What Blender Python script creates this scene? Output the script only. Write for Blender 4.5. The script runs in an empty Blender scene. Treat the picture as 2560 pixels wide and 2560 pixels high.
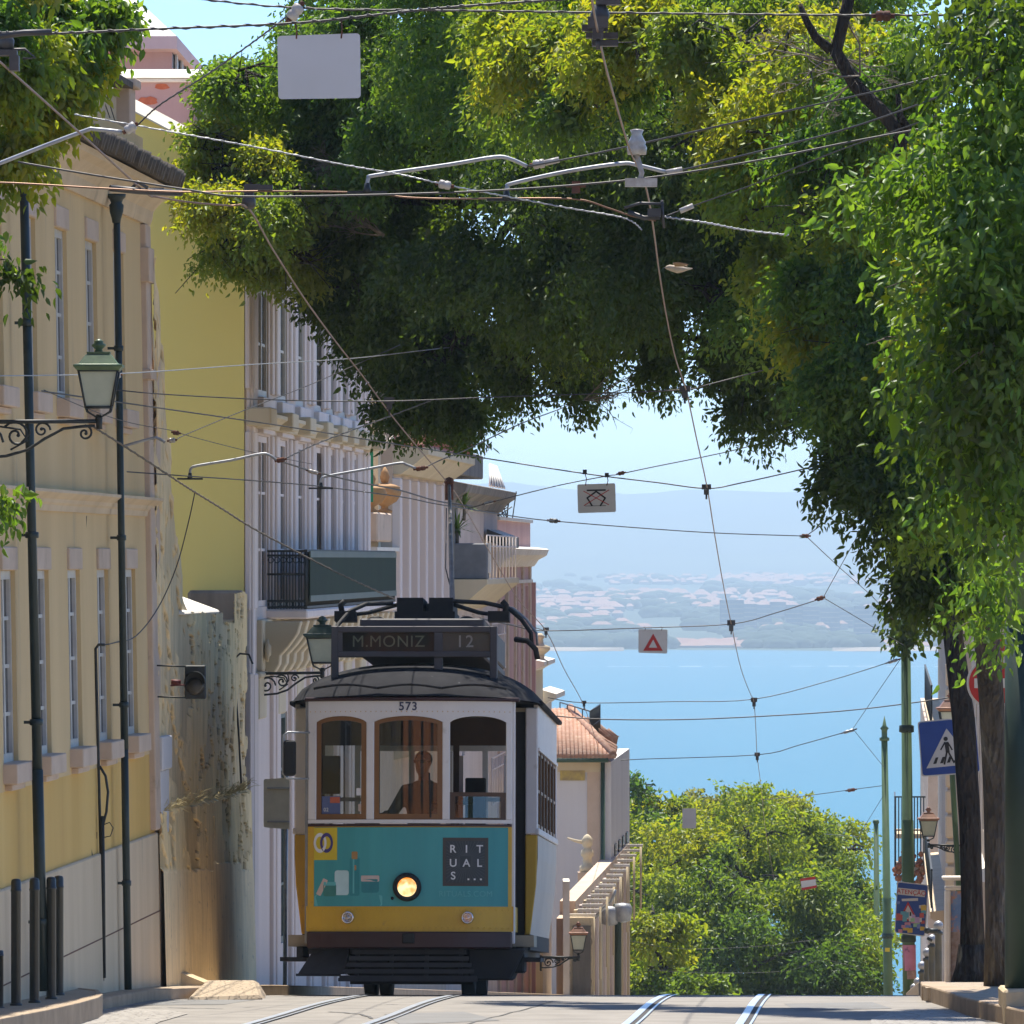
import bpy, math, random
import numpy as np
from mathutils import Vector, Matrix

SC = bpy.context.scene
COL = SC.collection
F = 19500.0            # focal length in photo pixels (2560 wide)
HZ = 1400.0            # photo row of the true horizon
SEA = -75.0

# ------------------------------------------------------------------ camera
cam_d = bpy.data.cameras.new("camera")
cam = bpy.data.objects.new("camera", cam_d)
COL.objects.link(cam)
cam_d.sensor_width = 36.0
cam_d.lens = 36.0 * F / 2560.0
cam_d.shift_y = (HZ - 1280.0) / 2560.0
cam_d.clip_start = 1.0
cam_d.clip_end = 80000.0
cam.location = (0, 0, 0)
cam.rotation_euler = (math.radians(90), 0, 0)
SC.camera = cam

# ------------------------------------------------------------------ sky, sun, exposure
SUN_EL, SUN_AZ = 67.0, -1.5        # degrees; azimuth to the right of the view direction (negative: left)
world = bpy.data.worlds.new("World")
SC.world = world
world.use_nodes = True
wn = world.node_tree
wn.nodes.clear()
wo = wn.nodes.new("ShaderNodeOutputWorld")
wb = wn.nodes.new("ShaderNodeBackground")
ws = wn.nodes.new("ShaderNodeTexSky")
ws.sky_type = 'NISHITA'
ws.sun_disc = False
ws.sun_elevation = math.radians(SUN_EL)
ws.sun_rotation = math.radians(SUN_AZ)
ws.altitude = 2500.0
ws.air_density = 1.0
ws.dust_density = 0.0
ws.ozone_density = 5.0
wb.inputs["Strength"].default_value = 0.098
wm = wn.nodes.new("ShaderNodeMix"); wm.data_type = 'RGBA'; wm.blend_type = 'MULTIPLY'
wm.inputs[0].default_value = 1.0
wm.inputs[7].default_value = (0.72, 0.84, 1.0, 1)      # the deep blue of a dry northerly day
wn.links.new(ws.outputs[0], wm.inputs[6])
wn.links.new(wm.outputs[2], wb.inputs[0])
wn.links.new(wb.outputs[0], wo.inputs[0])
sun_d = bpy.data.lights.new("sun", 'SUN')
sun_d.energy = 3.9
sun_d.angle = math.radians(0.5)
sun_d.color = (1.0, 0.94, 0.84)
sun = bpy.data.objects.new("sun", sun_d)
COL.objects.link(sun)
_e, _a = math.radians(SUN_EL), math.radians(SUN_AZ)
_sv = Vector((math.cos(_e) * math.sin(_a), math.cos(_e) * math.cos(_a), math.sin(_e)))
sun.rotation_euler = _sv.to_track_quat('Z', 'Y').to_euler()
sun.location = (0, 0, 60)
SC.view_settings.view_transform = 'Standard'
SC.view_settings.look = 'None'
SC.view_settings.exposure = 1.2
SC.view_settings.gamma = 1.0
SC.cycles.use_denoising = True
SC.cycles.max_bounces = 8
SC.cycles.diffuse_bounces = 4
SC.cycles.glossy_bounces = 3
SC.cycles.transmission_bounces = 4
SC.cycles.transparent_max_bounces = 12
SC.cycles.volume_bounces = 0
SC.cycles.sample_clamp_indirect = 6.0

# ------------------------------------------------------------------ helpers
def lin(h):
    """'rrggbb' picture colour -> linear rgba"""
    if isinstance(h, (tuple, list)):
        return (h[0], h[1], h[2], 1.0)
    o = []
    for i in (0, 2, 4):
        c = int(h[i:i + 2], 16) / 255.0
        o.append(c / 12.92 if c <= 0.04045 else ((c + 0.055) / 1.055) ** 2.4)
    return (o[0], o[1], o[2], 1.0)

def at(px, py, d):
    return Vector(((px - 1280.0) / F * d, d, (HZ - py) / F * d))

VPX = 2229.65
SL = (VPX - 1280.0) / F
def S(w, d, z):
    """street frame: w metres left of the street's axis line, d metres ahead, height z"""
    return Vector((SL * d - w, d, z))
def dw(px, w):
    return F * w / (VPX - px)
def zp(py, d):
    return (HZ - py) / F * d

class MB:
    def __init__(self):
        self.v, self.f, self.sm = [], [], []
    def add(self, vs, fs, smooth=False):
        o = len(self.v)
        self.v.extend([tuple(p) for p in vs])
        for f in fs:
            self.f.append(tuple(i + o for i in f))
            self.sm.append(smooth)
        return self
    def hexa(self, p):
        return self.add(p, [(0, 3, 2, 1), (4, 5, 6, 7), (0, 1, 5, 4), (1, 2, 6, 5), (2, 3, 7, 6), (3, 0, 4, 7)])
    def box(self, x0, x1, y0, y1, z0, z1):
        return self.hexa([(x0, y0, z0), (x1, y0, z0), (x1, y1, z0), (x0, y1, z0), (x0, y0, z1), (x1, y0, z1), (x1, y1, z1), (x0, y1, z1)])
    def sbox(self, w0, w1, d0, d1, z0, z1, bt=0.0):
        """box in the street frame, w0 > w1 (left to right); bt = wall batter"""
        def q(w, d, z): return S(w + bt * z, d, z)
        return self.hexa([q(w0, d0, z0), q(w1, d0, z0), q(w1, d1, z0), q(w0, d1, z0), q(w0, d0, z1), q(w1, d0, z1), q(w1, d1, z1), q(w0, d1, z1)])
    def prism(self, poly, fn, t0, t1, smooth=False):
        """poly list of (a,b); fn(a,b,t) -> point"""
        n = len(poly)
        vs = [fn(a, b, t0) for a, b in poly] + [fn(a, b, t1) for a, b in poly]
        fs = [tuple(range(n - 1, -1, -1)), tuple(range(n, 2 * n))]
        o = len(self.v)
        self.add(vs, fs)
        for i in range(n):
            j = (i + 1) % n
            self.f.append((o + i, o + j, o + n + j, o + n + i)); self.sm.append(smooth)
        return self
    def tube(self, pts, r, n=6, cap=True, smooth=True):
        pts = [Vector(p) for p in pts]
        m = len(pts)
        rs = r if isinstance(r, (list, tuple)) else [r] * m
        rings = []
        prev = None
        for i, p in enumerate(pts):
            t = (pts[min(i + 1, m - 1)] - pts[max(i - 1, 0)])
            if t.length < 1e-9: t = Vector((0, 0, 1))
            t.normalize()
            if prev is None:
                a = Vector((0, 0, 1)) if abs(t.z) < 0.9 else Vector((1, 0, 0))
                u = t.cross(a).normalized()
            else:
                u = prev - t * prev.dot(t)
                u = u.normalized() if u.length > 1e-6 else t.cross(Vector((0.3, 0.5, 0.8))).normalized()
            prev = u
            w = t.cross(u)
            rings.append([p + (u * math.cos(k * 2 * math.pi / n) + w * math.sin(k * 2 * math.pi / n)) * rs[i] for k in range(n)])
        o = len(self.v)
        for rg in rings: self.v.extend([tuple(q) for q in rg])
        for i in range(m - 1):
            for k in range(n):
                k2 = (k + 1) % n
                self.f.append((o + i * n + k, o + i * n + k2, o + (i + 1) * n + k2, o + (i + 1) * n + k)); self.sm.append(smooth)
        if cap:
            self.f.append(tuple(o + k for k in range(n - 1, -1, -1))); self.sm.append(False)
            self.f.append(tuple(o + (m - 1) * n + k for k in range(n))); self.sm.append(False)
        return self
    def lathe(self, prof, c, n=16, axis='z', smooth=True, rot=0.0, sx=1.0, sy=1.0):
        """prof list of (r, h)"""
        c = Vector(c)
        o = len(self.v)
        m = len(prof)
        for r, h in prof:
            for k in range(n):
                a = k * 2 * math.pi / n + rot
                x, y = r * math.cos(a) * sx, r * math.sin(a) * sy
                p = (x, y, h) if axis == 'z' else ((x, h, y) if axis == 'y' else (h, x, y))
                self.v.append(tuple(c + Vector(p)))
        for i in range(m - 1):
            for k in range(n):
                k2 = (k + 1) % n
                self.f.append((o + i * n + k, o + i * n + k2, o + (i + 1) * n + k2, o + (i + 1) * n + k)); self.sm.append(smooth)
        self.f.append(tuple(o + k for k in range(n - 1, -1, -1))); self.sm.append(False)
        self.f.append(tuple(o + (m - 1) * n + k for k in range(n))); self.sm.append(False)
        return self
    def ball(self, c, r, n=10, sx=1, sy=1, sz=1):
        m = max(4, n // 2)
        prof = [(max(1e-4, r * math.sin(math.pi * i / m)), -r * sz * math.cos(math.pi * i / m)) for i in range(m + 1)]
        return self.lathe(prof, c, n, sx=sx, sy=sy)
    def build(self, name, mat, parent=None, local=False, bevel=0.0, seg=1):
        me = bpy.data.meshes.new(name)
        vs = self.v
        if parent is not None and not local:
            off = Vector((0, 0, 0)); p = parent
            while p is not None:
                off += p.location; p = p.parent
            vs = [(a - off.x, b - off.y, c - off.z) for a, b, c in vs]
        me.from_pydata(vs, [], self.f)
        me.polygons.foreach_set("use_smooth", self.sm)
        me.materials.append(mat)
        me.update()
        import bmesh
        bm = bmesh.new(); bm.from_mesh(me)
        bmesh.ops.recalc_face_normals(bm, faces=bm.faces)
        bm.to_mesh(me); bm.free()
        o = bpy.data.objects.new(name, me)
        COL.objects.link(o)
        if parent is not None: o.parent = parent
        if bevel > 0:
            b = o.modifiers.new("bevel", 'BEVEL'); b.width = bevel; b.segments = seg; b.limit_method = 'ANGLE'
            b.angle_limit = math.radians(40)
        return o

def tag(o, label=None, cat=None, group=None, kind=None):
    if label: o["label"] = label
    if cat: o["category"] = cat
    if group: o["group"] = group
    if kind: o["kind"] = kind
    return o

def thing(name, label, cat, loc, group=None):
    o = bpy.data.objects.new(name, None)
    o.empty_display_size = 0.2
    COL.objects.link(o)
    o.location = Vector(loc)
    return tag(o, label, cat, group)

def copy_tree(o, parent=None):
    c = o.copy()
    COL.objects.link(c)
    if parent is not None: c.parent = parent
    for ch in list(o.children):
        copy_tree(ch, c)
    return c

# ------------------------------------------------------------------ materials
def _mat(name):
    m = bpy.data.materials.new(name)
    m.use_nodes = True
    nt = m.node_tree
    return m, nt, nt.nodes["Principled BSDF"]

def nd(nt, t, **kw):
    n = nt.nodes.new(t)
    for k, v in kw.items(): setattr(n, k, v)
    return n

def surf(name, c1, c2=None, scale=4.0, rough=0.75, bump=0.0, bscale=None, metal=0.0, spec=0.4, streak=False, spots=None, detail=6.0, contrast=(0.35, 0.65), emit=None):
    """a worn surface: two colours mixed by noise, optional vertical streaks, optional spots of a third colour"""
    m, nt, p = _mat(name)
    tc = nd(nt, "ShaderNodeTexCoord")
    mp = nd(nt, "ShaderNodeMapping")
    nt.links.new(tc.outputs["Object"], mp.inputs[0])
    if streak: mp.inputs["Scale"].default_value = (1, 1, 0.12)
    c1 = lin(c1); c2 = lin(c2) if c2 is not None else tuple(0.8 * x for x in c1[:3]) + (1,)
    nz = nd(nt, "ShaderNodeTexNoise"); nz.inputs["Scale"].default_value = scale; nz.inputs["Detail"].default_value = detail
    nz.inputs["Roughness"].default_value = 0.62
    nt.links.new(mp.outputs[0], nz.inputs["Vector"])
    mr = nd(nt, "ShaderNodeMapRange"); mr.inputs[1].default_value, mr.inputs[2].default_value = contrast
    nt.links.new(nz.outputs[0], mr.inputs[0])
    mx = nd(nt, "ShaderNodeMix", data_type='RGBA')
    mx.inputs[6].default_value = c1; mx.inputs[7].default_value = c2
    nt.links.new(mr.outputs[0], mx.inputs[0])
    out = mx.outputs[2]
    if spots is not None:
        sc_, lo, hi, c3 = spots
        n2 = nd(nt, "ShaderNodeTexNoise"); n2.inputs["Scale"].default_value = sc_; n2.inputs["Detail"].default_value = 8.0
        n2.inputs["Roughness"].default_value = 0.7
        nt.links.new(mp.outputs[0], n2.inputs["Vector"])
        m2 = nd(nt, "ShaderNodeMapRange"); m2.inputs[1].default_value = lo; m2.inputs[2].default_value = hi
        nt.links.new(n2.outputs[0], m2.inputs[0])
        x2 = nd(nt, "ShaderNodeMix", data_type='RGBA')
        x2.inputs[7].default_value = lin(c3)
        nt.links.new(out, x2.inputs[6]); nt.links.new(m2.outputs[0], x2.inputs[0])
        out = x2.outputs[2]
    nt.links.new(out, p.inputs["Base Color"])
    p.inputs["Roughness"].default_value = rough
    p.inputs["Metallic"].default_value = metal
    p.inputs["Specular IOR Level"].default_value = spec
    if bump > 0:
        n3 = nd(nt, "ShaderNodeTexNoise"); n3.inputs["Scale"].default_value = bscale or scale * 4; n3.inputs["Detail"].default_value = 5
        nt.links.new(tc.outputs["Object"], n3.inputs["Vector"])
        bp = nd(nt, "ShaderNodeBump"); bp.inputs["Strength"].default_value = 0.6; bp.inputs["Distance"].default_value = bump
        nt.links.new(n3.outputs[0], bp.inputs["Height"])
        nt.links.new(bp.outputs[0], p.inputs["Normal"])
    return m

def emis(name, c, strength, c2=None):
    m, nt, p = _mat(name)
    p.inputs["Base Color"].default_value = lin(c)
    p.inputs["Emission Color"].default_value = lin(c)
    p.inputs["Emission Strength"].default_value = strength
    if c2:
        tc = nd(nt, "ShaderNodeTexCoord"); nz = nd(nt, "ShaderNodeTexNoise"); nz.inputs["Scale"].default_value = 14
        nt.links.new(tc.outputs["Object"], nz.inputs["Vector"])
        mr = nd(nt, "ShaderNodeMapRange"); mr.inputs[1].default_value = .42; mr.inputs[2].default_value = .62
        nt.links.new(nz.outputs[0], mr.inputs[0])
        mx = nd(nt, "ShaderNodeMix", data_type='RGBA'); mx.inputs[6].default_value = lin(c); mx.inputs[7].default_value = lin(c2)
        nt.links.new(mr.outputs[0], mx.inputs[0]); nt.links.new(mx.outputs[2], p.inputs["Emission Color"])
    return m

def glass(name, tint=(0.75, 0.8, 0.78), refl=0.16):
    m, nt, p = _mat(name)
    nt.nodes.remove(p)
    out = nt.nodes["Material Output"]
    tr = nd(nt, "ShaderNodeBsdfTransparent"); tr.inputs[0].default_value = (*tint, 1)
    gl = nd(nt, "ShaderNodeBsdfGlossy"); gl.inputs["Roughness"].default_value = 0.02
    mx = nd(nt, "ShaderNodeMixShader"); mx.inputs[0].default_value = refl
    nt.links.new(tr.outputs[0], mx.inputs[1]); nt.links.new(gl.outputs[0], mx.inputs[2])
    nt.links.new(mx.outputs[0], out.inputs[0])
    return m

def leafmat(name):
    """leaf colour from each leaf's own tint; light passes through the blades"""
    m, nt, p = _mat(name)
    nt.nodes.remove(p)
    out = nt.nodes["Material Output"]
    at_ = nd(nt, "ShaderNodeAttribute"); at_.attribute_name = "tint"
    df = nd(nt, "ShaderNodeBsdfDiffuse")
    tl = nd(nt, "ShaderNodeBsdfTranslucent")
    gl = nd(nt, "ShaderNodeBsdfGlossy"); gl.inputs["Roughness"].default_value = 0.45
    gl.inputs["Color"].default_value = (0.7, 0.75, 0.7, 1)
    hs = nd(nt, "ShaderNodeMix", data_type='RGBA', blend_type='MULTIPLY'); hs.inputs[0].default_value = 1.0
    hs.inputs[7].default_value = (2.5, 2.4, 0.7, 1)
    nt.links.new(at_.outputs["Color"], hs.inputs[6])
    nt.links.new(at_.outputs["Color"], df.inputs[0]); nt.links.new(hs.outputs[2], tl.inputs[0])
    m1 = nd(nt, "ShaderNodeMixShader"); m1.inputs[0].default_value = 0.52
    nt.links.new(df.outputs[0], m1.inputs[1]); nt.links.new(tl.outputs[0], m1.inputs[2])
    m2 = nd(nt, "ShaderNodeMixShader"); m2.inputs[0].default_value = 0.04
    nt.links.new(m1.outputs[0], m2.inputs[1]); nt.links.new(gl.outputs[0], m2.inputs[2])
    nt.links.new(m2.outputs[0], out.inputs[0])
    return m

M = {}
M['leaf'] = leafmat("leaf")
def bark(name, c1, c2, c3):
    m = surf(name, c1, c2, 11, .95, 0, 14, streak=True, spots=(7, .55, .66, c3), spec=.15)
    nt = m.node_tree; p = nt.nodes["Principled BSDF"]
    tc = nd(nt, "ShaderNodeTexCoord"); mp = nd(nt, "ShaderNodeMapping"); mp.inputs["Scale"].default_value = (1, 1, .3)
    nt.links.new(tc.outputs["Object"], mp.inputs[0])
    v = nd(nt, "ShaderNodeTexVoronoi"); v.inputs["Scale"].default_value = 26
    n_ = nd(nt, "ShaderNodeTexNoise"); n_.inputs["Scale"].default_value = 14; n_.inputs["Detail"].default_value = 6
    for x in (v, n_): nt.links.new(mp.outputs[0], x.inputs["Vector"])
    ad = nd(nt, "ShaderNodeMath", operation='ADD'); nt.links.new(v.outputs[0], ad.inputs[0]); nt.links.new(n_.outputs[0], ad.inputs[1])
    bp = nd(nt, "ShaderNodeBump"); bp.inputs["Distance"].default_value = .05; bp.inputs["Strength"].default_value = 1.0
    nt.links.new(ad.outputs[0], bp.inputs["Height"]); nt.links.new(bp.outputs[0], p.inputs["Normal"])
    return m
M['bark'] = bark("bark", (0.055, 0.044, 0.034), (0.024, 0.02, 0.017), (0.10, 0.095, 0.08))
M['bark_grey'] = bark("bark_grey", (0.105, 0.095, 0.08), (0.045, 0.04, 0.035), (0.19, 0.185, 0.16))
M['twig'] = surf("twig", (0.22, 0.18, 0.13), (0.12, 0.1, 0.08), 20, .9)
M['wire'] = surf("wire", (0.05, 0.05, 0.052), (0.09, 0.085, 0.08), 3, .5, metal=.3)
M['copper'] = surf("copper", (0.16, 0.09, 0.055), (0.24, 0.15, 0.10), 3, .45, metal=.6)
M['galv'] = surf("galvanised", (0.42, 0.43, 0.43), (0.30, 0.31, 0.32), 8, .45, metal=.5)
M['ceramic'] = surf("ceramic", (0.55, 0.53, 0.48), (0.35, 0.3, 0.25), 12, .35)
M['rust'] = surf("rust", (0.16, 0.055, 0.025), (0.08, 0.04, 0.03), 20, .85)
M['iron'] = surf("cast_iron", (0.018, 0.022, 0.022), (0.035, 0.04, 0.038), 10, .5)
M['greenpipe'] = surf("green_pipe_paint", (0.018, 0.032, 0.03), (0.03, 0.045, 0.04), 3, .4)
M['greenpole'] = surf("green_pole_paint", (0.085, 0.15, 0.06), (0.06, 0.11, 0.045), 2, .5)
M['darkpole'] = surf("dark_pole_paint", (0.025, 0.05, 0.03), (0.018, 0.035, 0.022), 2, .5)
M['lampglass'] = surf("lamp_glass", (0.52, 0.55, 0.42), (0.42, 0.46, 0.36), 4, .25)
M['lampgreen'] = surf("lamp_green", (0.12, 0.19, 0.09), (0.07, 0.11, 0.06), 6, .4)
M['lampdark'] = surf("lamp_dark", (0.025, 0.06, 0.05), (0.04, 0.08, 0.065), 6, .4)
M['lampcopper'] = surf("lamp_copper", (0.32, 0.16, 0.09), (0.2, 0.1, 0.06), 6, .5)
# ------------------------------------------------------------------ the lie of the land
_D = np.concatenate([np.arange(0, 160, 0.5), np.arange(160, 1400, 5.0)])
_sl = np.interp(_D, [0, 66, 78, 150, 300, 500, 2000], [-.034, -.034, -.0568, -.0575, -.075, -.09, -.085])
_G = np.concatenate([[0], np.cumsum(0.5 * (_sl[1:] + _sl[:-1]) * np.diff(_D))])
_k = np.max((_G[80:] + 0) / _D[80:])
_lo, _hi = -8.0, 0.0
for _ in range(60):
    _c = 0.5 * (_lo + _hi)
    if np.max((_G[80:] + _c) / _D[80:]) > -1088.0 / F: _hi = _c
    else: _lo = _c
_G = np.maximum(_G + _lo, -78.0)
def g(d):
    return float(np.interp(d, _D, _G))

def strip(name, w0, w1, ds, lift, mat, kind='structure', nw=1, cross=None, parent=None):
    """a sheet laid along the street between two offsets (numbers or functions of d)"""
    b = MB(); vs = []; fs = []
    for i, d in enumerate(ds):
        a0 = w0(d) if callable(w0) else w0
        a1 = w1(d) if callable(w1) else w1
        for k in range(nw + 1):
            w = a0 + (a1 - a0) * k / nw
            vs.append(S(w, d, g(d) + lift + (cross(w, d) if cross else 0)))
    for i in range(len(ds) - 1):
        for k in range(nw):
            a = i * (nw + 1) + k
            fs.append((a, a + 1, a + nw + 2, a + nw + 1))
    b.add(vs, fs, True)
    o = b.build(name, mat, parent)
    if kind: o["kind"] = kind
    return o

# --- materials of the ground
def setts(name, cA, cB, cJ, scale, rough=.7, jw=0.06, rnd=0.9):
    m, nt, p = _mat(name)
    tc = nd(nt, "ShaderNodeTexCoord")
    vo = nd(nt, "ShaderNodeTexVoronoi", feature='DISTANCE_TO_EDGE'); vo.inputs["Scale"].default_value = scale; vo.inputs["Randomness"].default_value = rnd
    v2 = nd(nt, "ShaderNodeTexVoronoi"); v2.inputs["Scale"].default_value = scale; v2.inputs["Randomness"].default_value = rnd
    nz = nd(nt, "ShaderNodeTexNoise"); nz.inputs["Scale"].default_value = 0.9; nz.inputs["Detail"].default_value = 8
    for n in (vo, v2, nz): nt.links.new(tc.outputs["Object"], n.inputs["Vector"])
    mr = nd(nt, "ShaderNodeMapRange"); mr.inputs[1].default_value = 0.0; mr.inputs[2].default_value = jw
    nt.links.new(vo.outputs[0], mr.inputs[0])
    ma = nd(nt, "ShaderNodeMix", data_type='RGBA'); ma.inputs[6].default_value = lin(cA); ma.inputs[7].default_value = lin(cB)
    sp = nd(nt, "ShaderNodeSeparateColor"); nt.links.new(v2.outputs["Color"], sp.inputs[0])
    ad = nd(nt, "ShaderNodeMath", operation='MULTIPLY_ADD'); ad.inputs[1].default_value = .5
    nt.links.new(sp.outputs[0], ad.inputs[0]); 
    nt.links.new(nz.outputs[0], ad.inputs[2])
    sb = nd(nt, "ShaderNodeMath", operation='SUBTRACT'); sb.inputs[1].default_value = .25; sb.use_clamp = True
    nt.links.new(ad.outputs[0], sb.inputs[0])
    nt.links.new(sb.outputs[0], ma.inputs[0])
    mj = nd(nt, "ShaderNodeMix", data_type='RGBA'); mj.inputs[6].default_value = lin(cJ)
    nt.links.new(mr.outputs[0], mj.inputs[0]); nt.links.new(ma.outputs[2], mj.inputs[7])
    nt.links.new(mj.outputs[2], p.inputs["Base Color"])
    bp = nd(nt, "ShaderNodeBump"); bp.inputs["Distance"].default_value = .012; bp.inputs["Strength"].default_value = .8
    nt.links.new(mr.outputs[0], bp.inputs["Height"]); nt.links.new(bp.outputs[0], p.inputs["Normal"])
    p.inputs["Roughness"].default_value = rough
    return m
M['setts'] = setts("granite_setts", (0.34, 0.31, 0.27), (0.24, 0.22, 0.19), (0.09, 0.075, 0.06), 7.5)
M['calcada'] = setts("limestone_paving", (0.44, 0.335, 0.215), (0.35, 0.265, 0.17), (0.25, 0.19, 0.13), 14, jw=.05)
M['asphalt'] = surf("worn_asphalt", (0.265, 0.242, 0.21), (0.20, 0.182, 0.158), 1.6, .85, .006, 60, spots=(4, .58, .68, (0.16, 0.15, 0.14)), contrast=(.35, .65), detail=10)
M['asphalt_far'] = surf("street_asphalt", (0.22, 0.215, 0.21), (0.16, 0.16, 0.16), 1.3, .85)
M['kerb'] = surf("limestone_kerb", (0.42, 0.31, 0.20), (0.30, 0.22, 0.14), 3, .8, .004, 30, spots=(2.2, .58, .7, (0.3, 0.22, 0.15)))
M['earth'] = surf("earth", (0.20, 0.17, 0.12), (0.12, 0.11, 0.07), .05, .95)
M['rail'] = surf("rail_steel", (0.62, 0.66, 0.72), (0.5, 0.54, 0.6), 6, .32, metal=.85)
M['groove'] = surf("rail_groove", (0.03, 0.028, 0.026), (0.06, 0.05, 0.04), 8, .8)

near = list(np.arange(20, 62, 2.0)) + list(np.arange(62, 84, 0.4)) + list(np.arange(84, 150, 3)) + list(np.arange(150, 420, 8.0))
# one ground sheet from behind the camera down to below the water
_dg = list(np.arange(-60, 60, 10.0)) + list(np.arange(60, 84, 1.0)) + list(np.arange(84, 1400, 14.0))
b = MB(); vs = []; fs = []
_xs = [-900, -300, -120, -60, -30, -15, -9, -5, 0, 4, 8, 15, 30, 60, 120, 300, 900]
for d in _dg:
    for x in _xs:
        base = g(max(d, 0)) - 0.02 - (0.034 * 0 if d >= 0 else 0) + (0.034 * (-d) if d < 0 else 0)
        vs.append((x + SL * d, d, base - 0.03))
n = len(_xs)
for i in range(len(_dg) - 1):
    for k in range(n - 1):
        fs.append((i * n + k, i * n + k + 1, (i + 1) * n + k + 1, (i + 1) * n + k))
b.add(vs, fs, True)
tag(b.build("ground", M['earth']), kind='structure')

strip("road", 6.9, -1.3, near, 0.0, M['asphalt'], nw=4)
_kl = lambda d: float(np.interp(d, [0, 70.5, 73.5, 400], [6.66, 6.66, 6.1, 6.1]))
strip("pavement", 9.5, _kl, [d for d in near if d < 260], 0.095, M['calcada'], nw=2)   # the sheet itself; its kerb follows
strip("pavement", -0.30, -9.0, [d for d in near if 69 < d < 420], 0.13, M['calcada'], nw=3)
def kerb(name, wa, wb, ds, top):
    b = MB(); vs = []; fs = []
    for d in ds:
        a0 = wa(d) if callable(wa) else wa; a1 = wb(d) if callable(wb) else wb
        for w, z in ((a0, -.05), (a0, top), (a1, top), (a1, -.05)):
            vs.append(S(w, d, g(d) + z))
    for i in range(len(ds) - 1):
        for k in range(4):
            a, c = i * 4 + k, i * 4 + (k + 1) % 4
            fs.append((a, c, c + 4, a + 4))
    fs.append((0, 1, 2, 3)); e = (len(ds) - 1) * 4; fs.append((e + 3, e + 2, e + 1, e))
    b.add(vs, fs)
    o = b.build(name, M['kerb'], bevel=.015, seg=2)
    o["kind"] = 'structure'
    return o
kerb("kerb", lambda d: _kl(d) + .16, _kl, [d for d in near if 50 < d < 260], 0.102)
kerb("kerb", -.27, -.52, [d for d in near if 70.2 < d < 420], 0.138)

# right-hand kerb swings away to the right as it comes nearer
_ke = lambda d: -.27 - max(0, (70.6 - d)) * 0.052 - max(0, 64.5 - d) * .04
_kd = [d for d in np.arange(55, 70.61, 0.4)]
strip("pavement", lambda d: _ke(d) - .24, -9.0, _kd, 0.134, M['calcada'], nw=3)
kerb("kerb", _ke, lambda d: _ke(d) - .25, _kd, 0.142)

# sett paving in the foreground (laid over the asphalt)
def patch(name, poly, mat, lift):
    """poly of (w, d); a thin fan sheet draped on the road"""
    b = MB()
    c = (sum(p[0] for p in poly) / len(poly), sum(p[1] for p in poly) / len(poly))
    b.add([S(c[0], c[1], g(c[1]) + lift)] + [S(w, d, g(d) + lift) for w, d in poly], [(0, i + 1, (i + 1) % len(poly) + 1) for i in range(len(poly))])
    o = b.build(name, mat); o["kind"] = 'structure'
    return o
def wd(px, py):
    """picture point on the road -> (w, d)"""
    for d in np.arange(40, 73.5, 0.05):
        if HZ - F * g(d) / d < py: break
    return ((VPX - px) * d / F, d)
patch("sett_paving", [wd(-60, 2590), wd(-60, 2530), wd(260, 2518), wd(430, 2528), wd(470, 2536), wd(400, 2556), wd(330, 2590)], M['setts'], .006)
patch("sett_paving", [wd(2160, 2590), wd(2180, 2548), wd(2230, 2530), wd(2380, 2526), wd(2470, 2560), wd(2480, 2590)], M['setts'], .006)

# raised island with the bollards, rounded corner
def island():
    b = MB()
    top = [wd(-120, 2560), wd(-120, 2478), wd(60, 2471), wd(200, 2472), wd(246, 2480), wd(256, 2490), wd(240, 2502), wd(190, 2516), wd(110, 2536), wd(0, 2558)]
    return top
_isl = island()
# the island top stands .16 m above the road; its picture rows are the top's, so step it nearer accordingly
b = MB()
zt = lambda d: g(d) + .17
pts = []
for px, py in [(-160, 2600), (-160, 2478), (40, 2470), (190, 2470), (245, 2476), (257, 2487), (246, 2495), (200, 2508), (120, 2526), (0, 2549)]:
    d = 63.0
    for _ in range(40):
        d = zt(d) * F / (HZ - py) if False else d
        e = HZ - F * zt(d) / d
        d += (e - py) * 0.05
        d = min(max(d, 55), 72)
    pts.append(((VPX - px) * d / F, d))
nT = len(pts)
cx = sum(p[0] for p in pts) / nT; cd = sum(p[1] for p in pts) / nT
vs = [S(cx, cd, zt(cd))] + [S(w, d, zt(d)) for w, d in pts] + [S(w, d, g(d) - .05) for w, d in pts]
fs = [(0, i + 1, (i + 1) % nT + 1) for i in range(nT)]
b.add(vs, fs)
ob_is = b.build("pavement", M['calcada']); ob_is["kind"] = 'structure'
b = MB(); vs = []; fs = []
for (w, d) in pts:
    q = Vector((cx - w, cd - d)); q.normalize()
    wi, di = w + q.x * .22, d + q.y * .22
    for ww, dd, z in ((w, d, g(d) - .05), (w, d, zt(d) + .006), (wi, di, zt(di) + .006), (wi, di, g(di) - .05)):
        vs.append(S(ww, dd, z))
for i in range(nT):
    j = (i + 1) % nT
    for k in range(4):
        k2 = (k + 1) % 4
        fs.append((i * 4 + k, i * 4 + k2, j * 4 + k2, j * 4 + k))
b.add(vs, fs)
o = b.build("kerb", M['kerb'], bevel=.02, seg=2); o["kind"] = 'structure'

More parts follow.
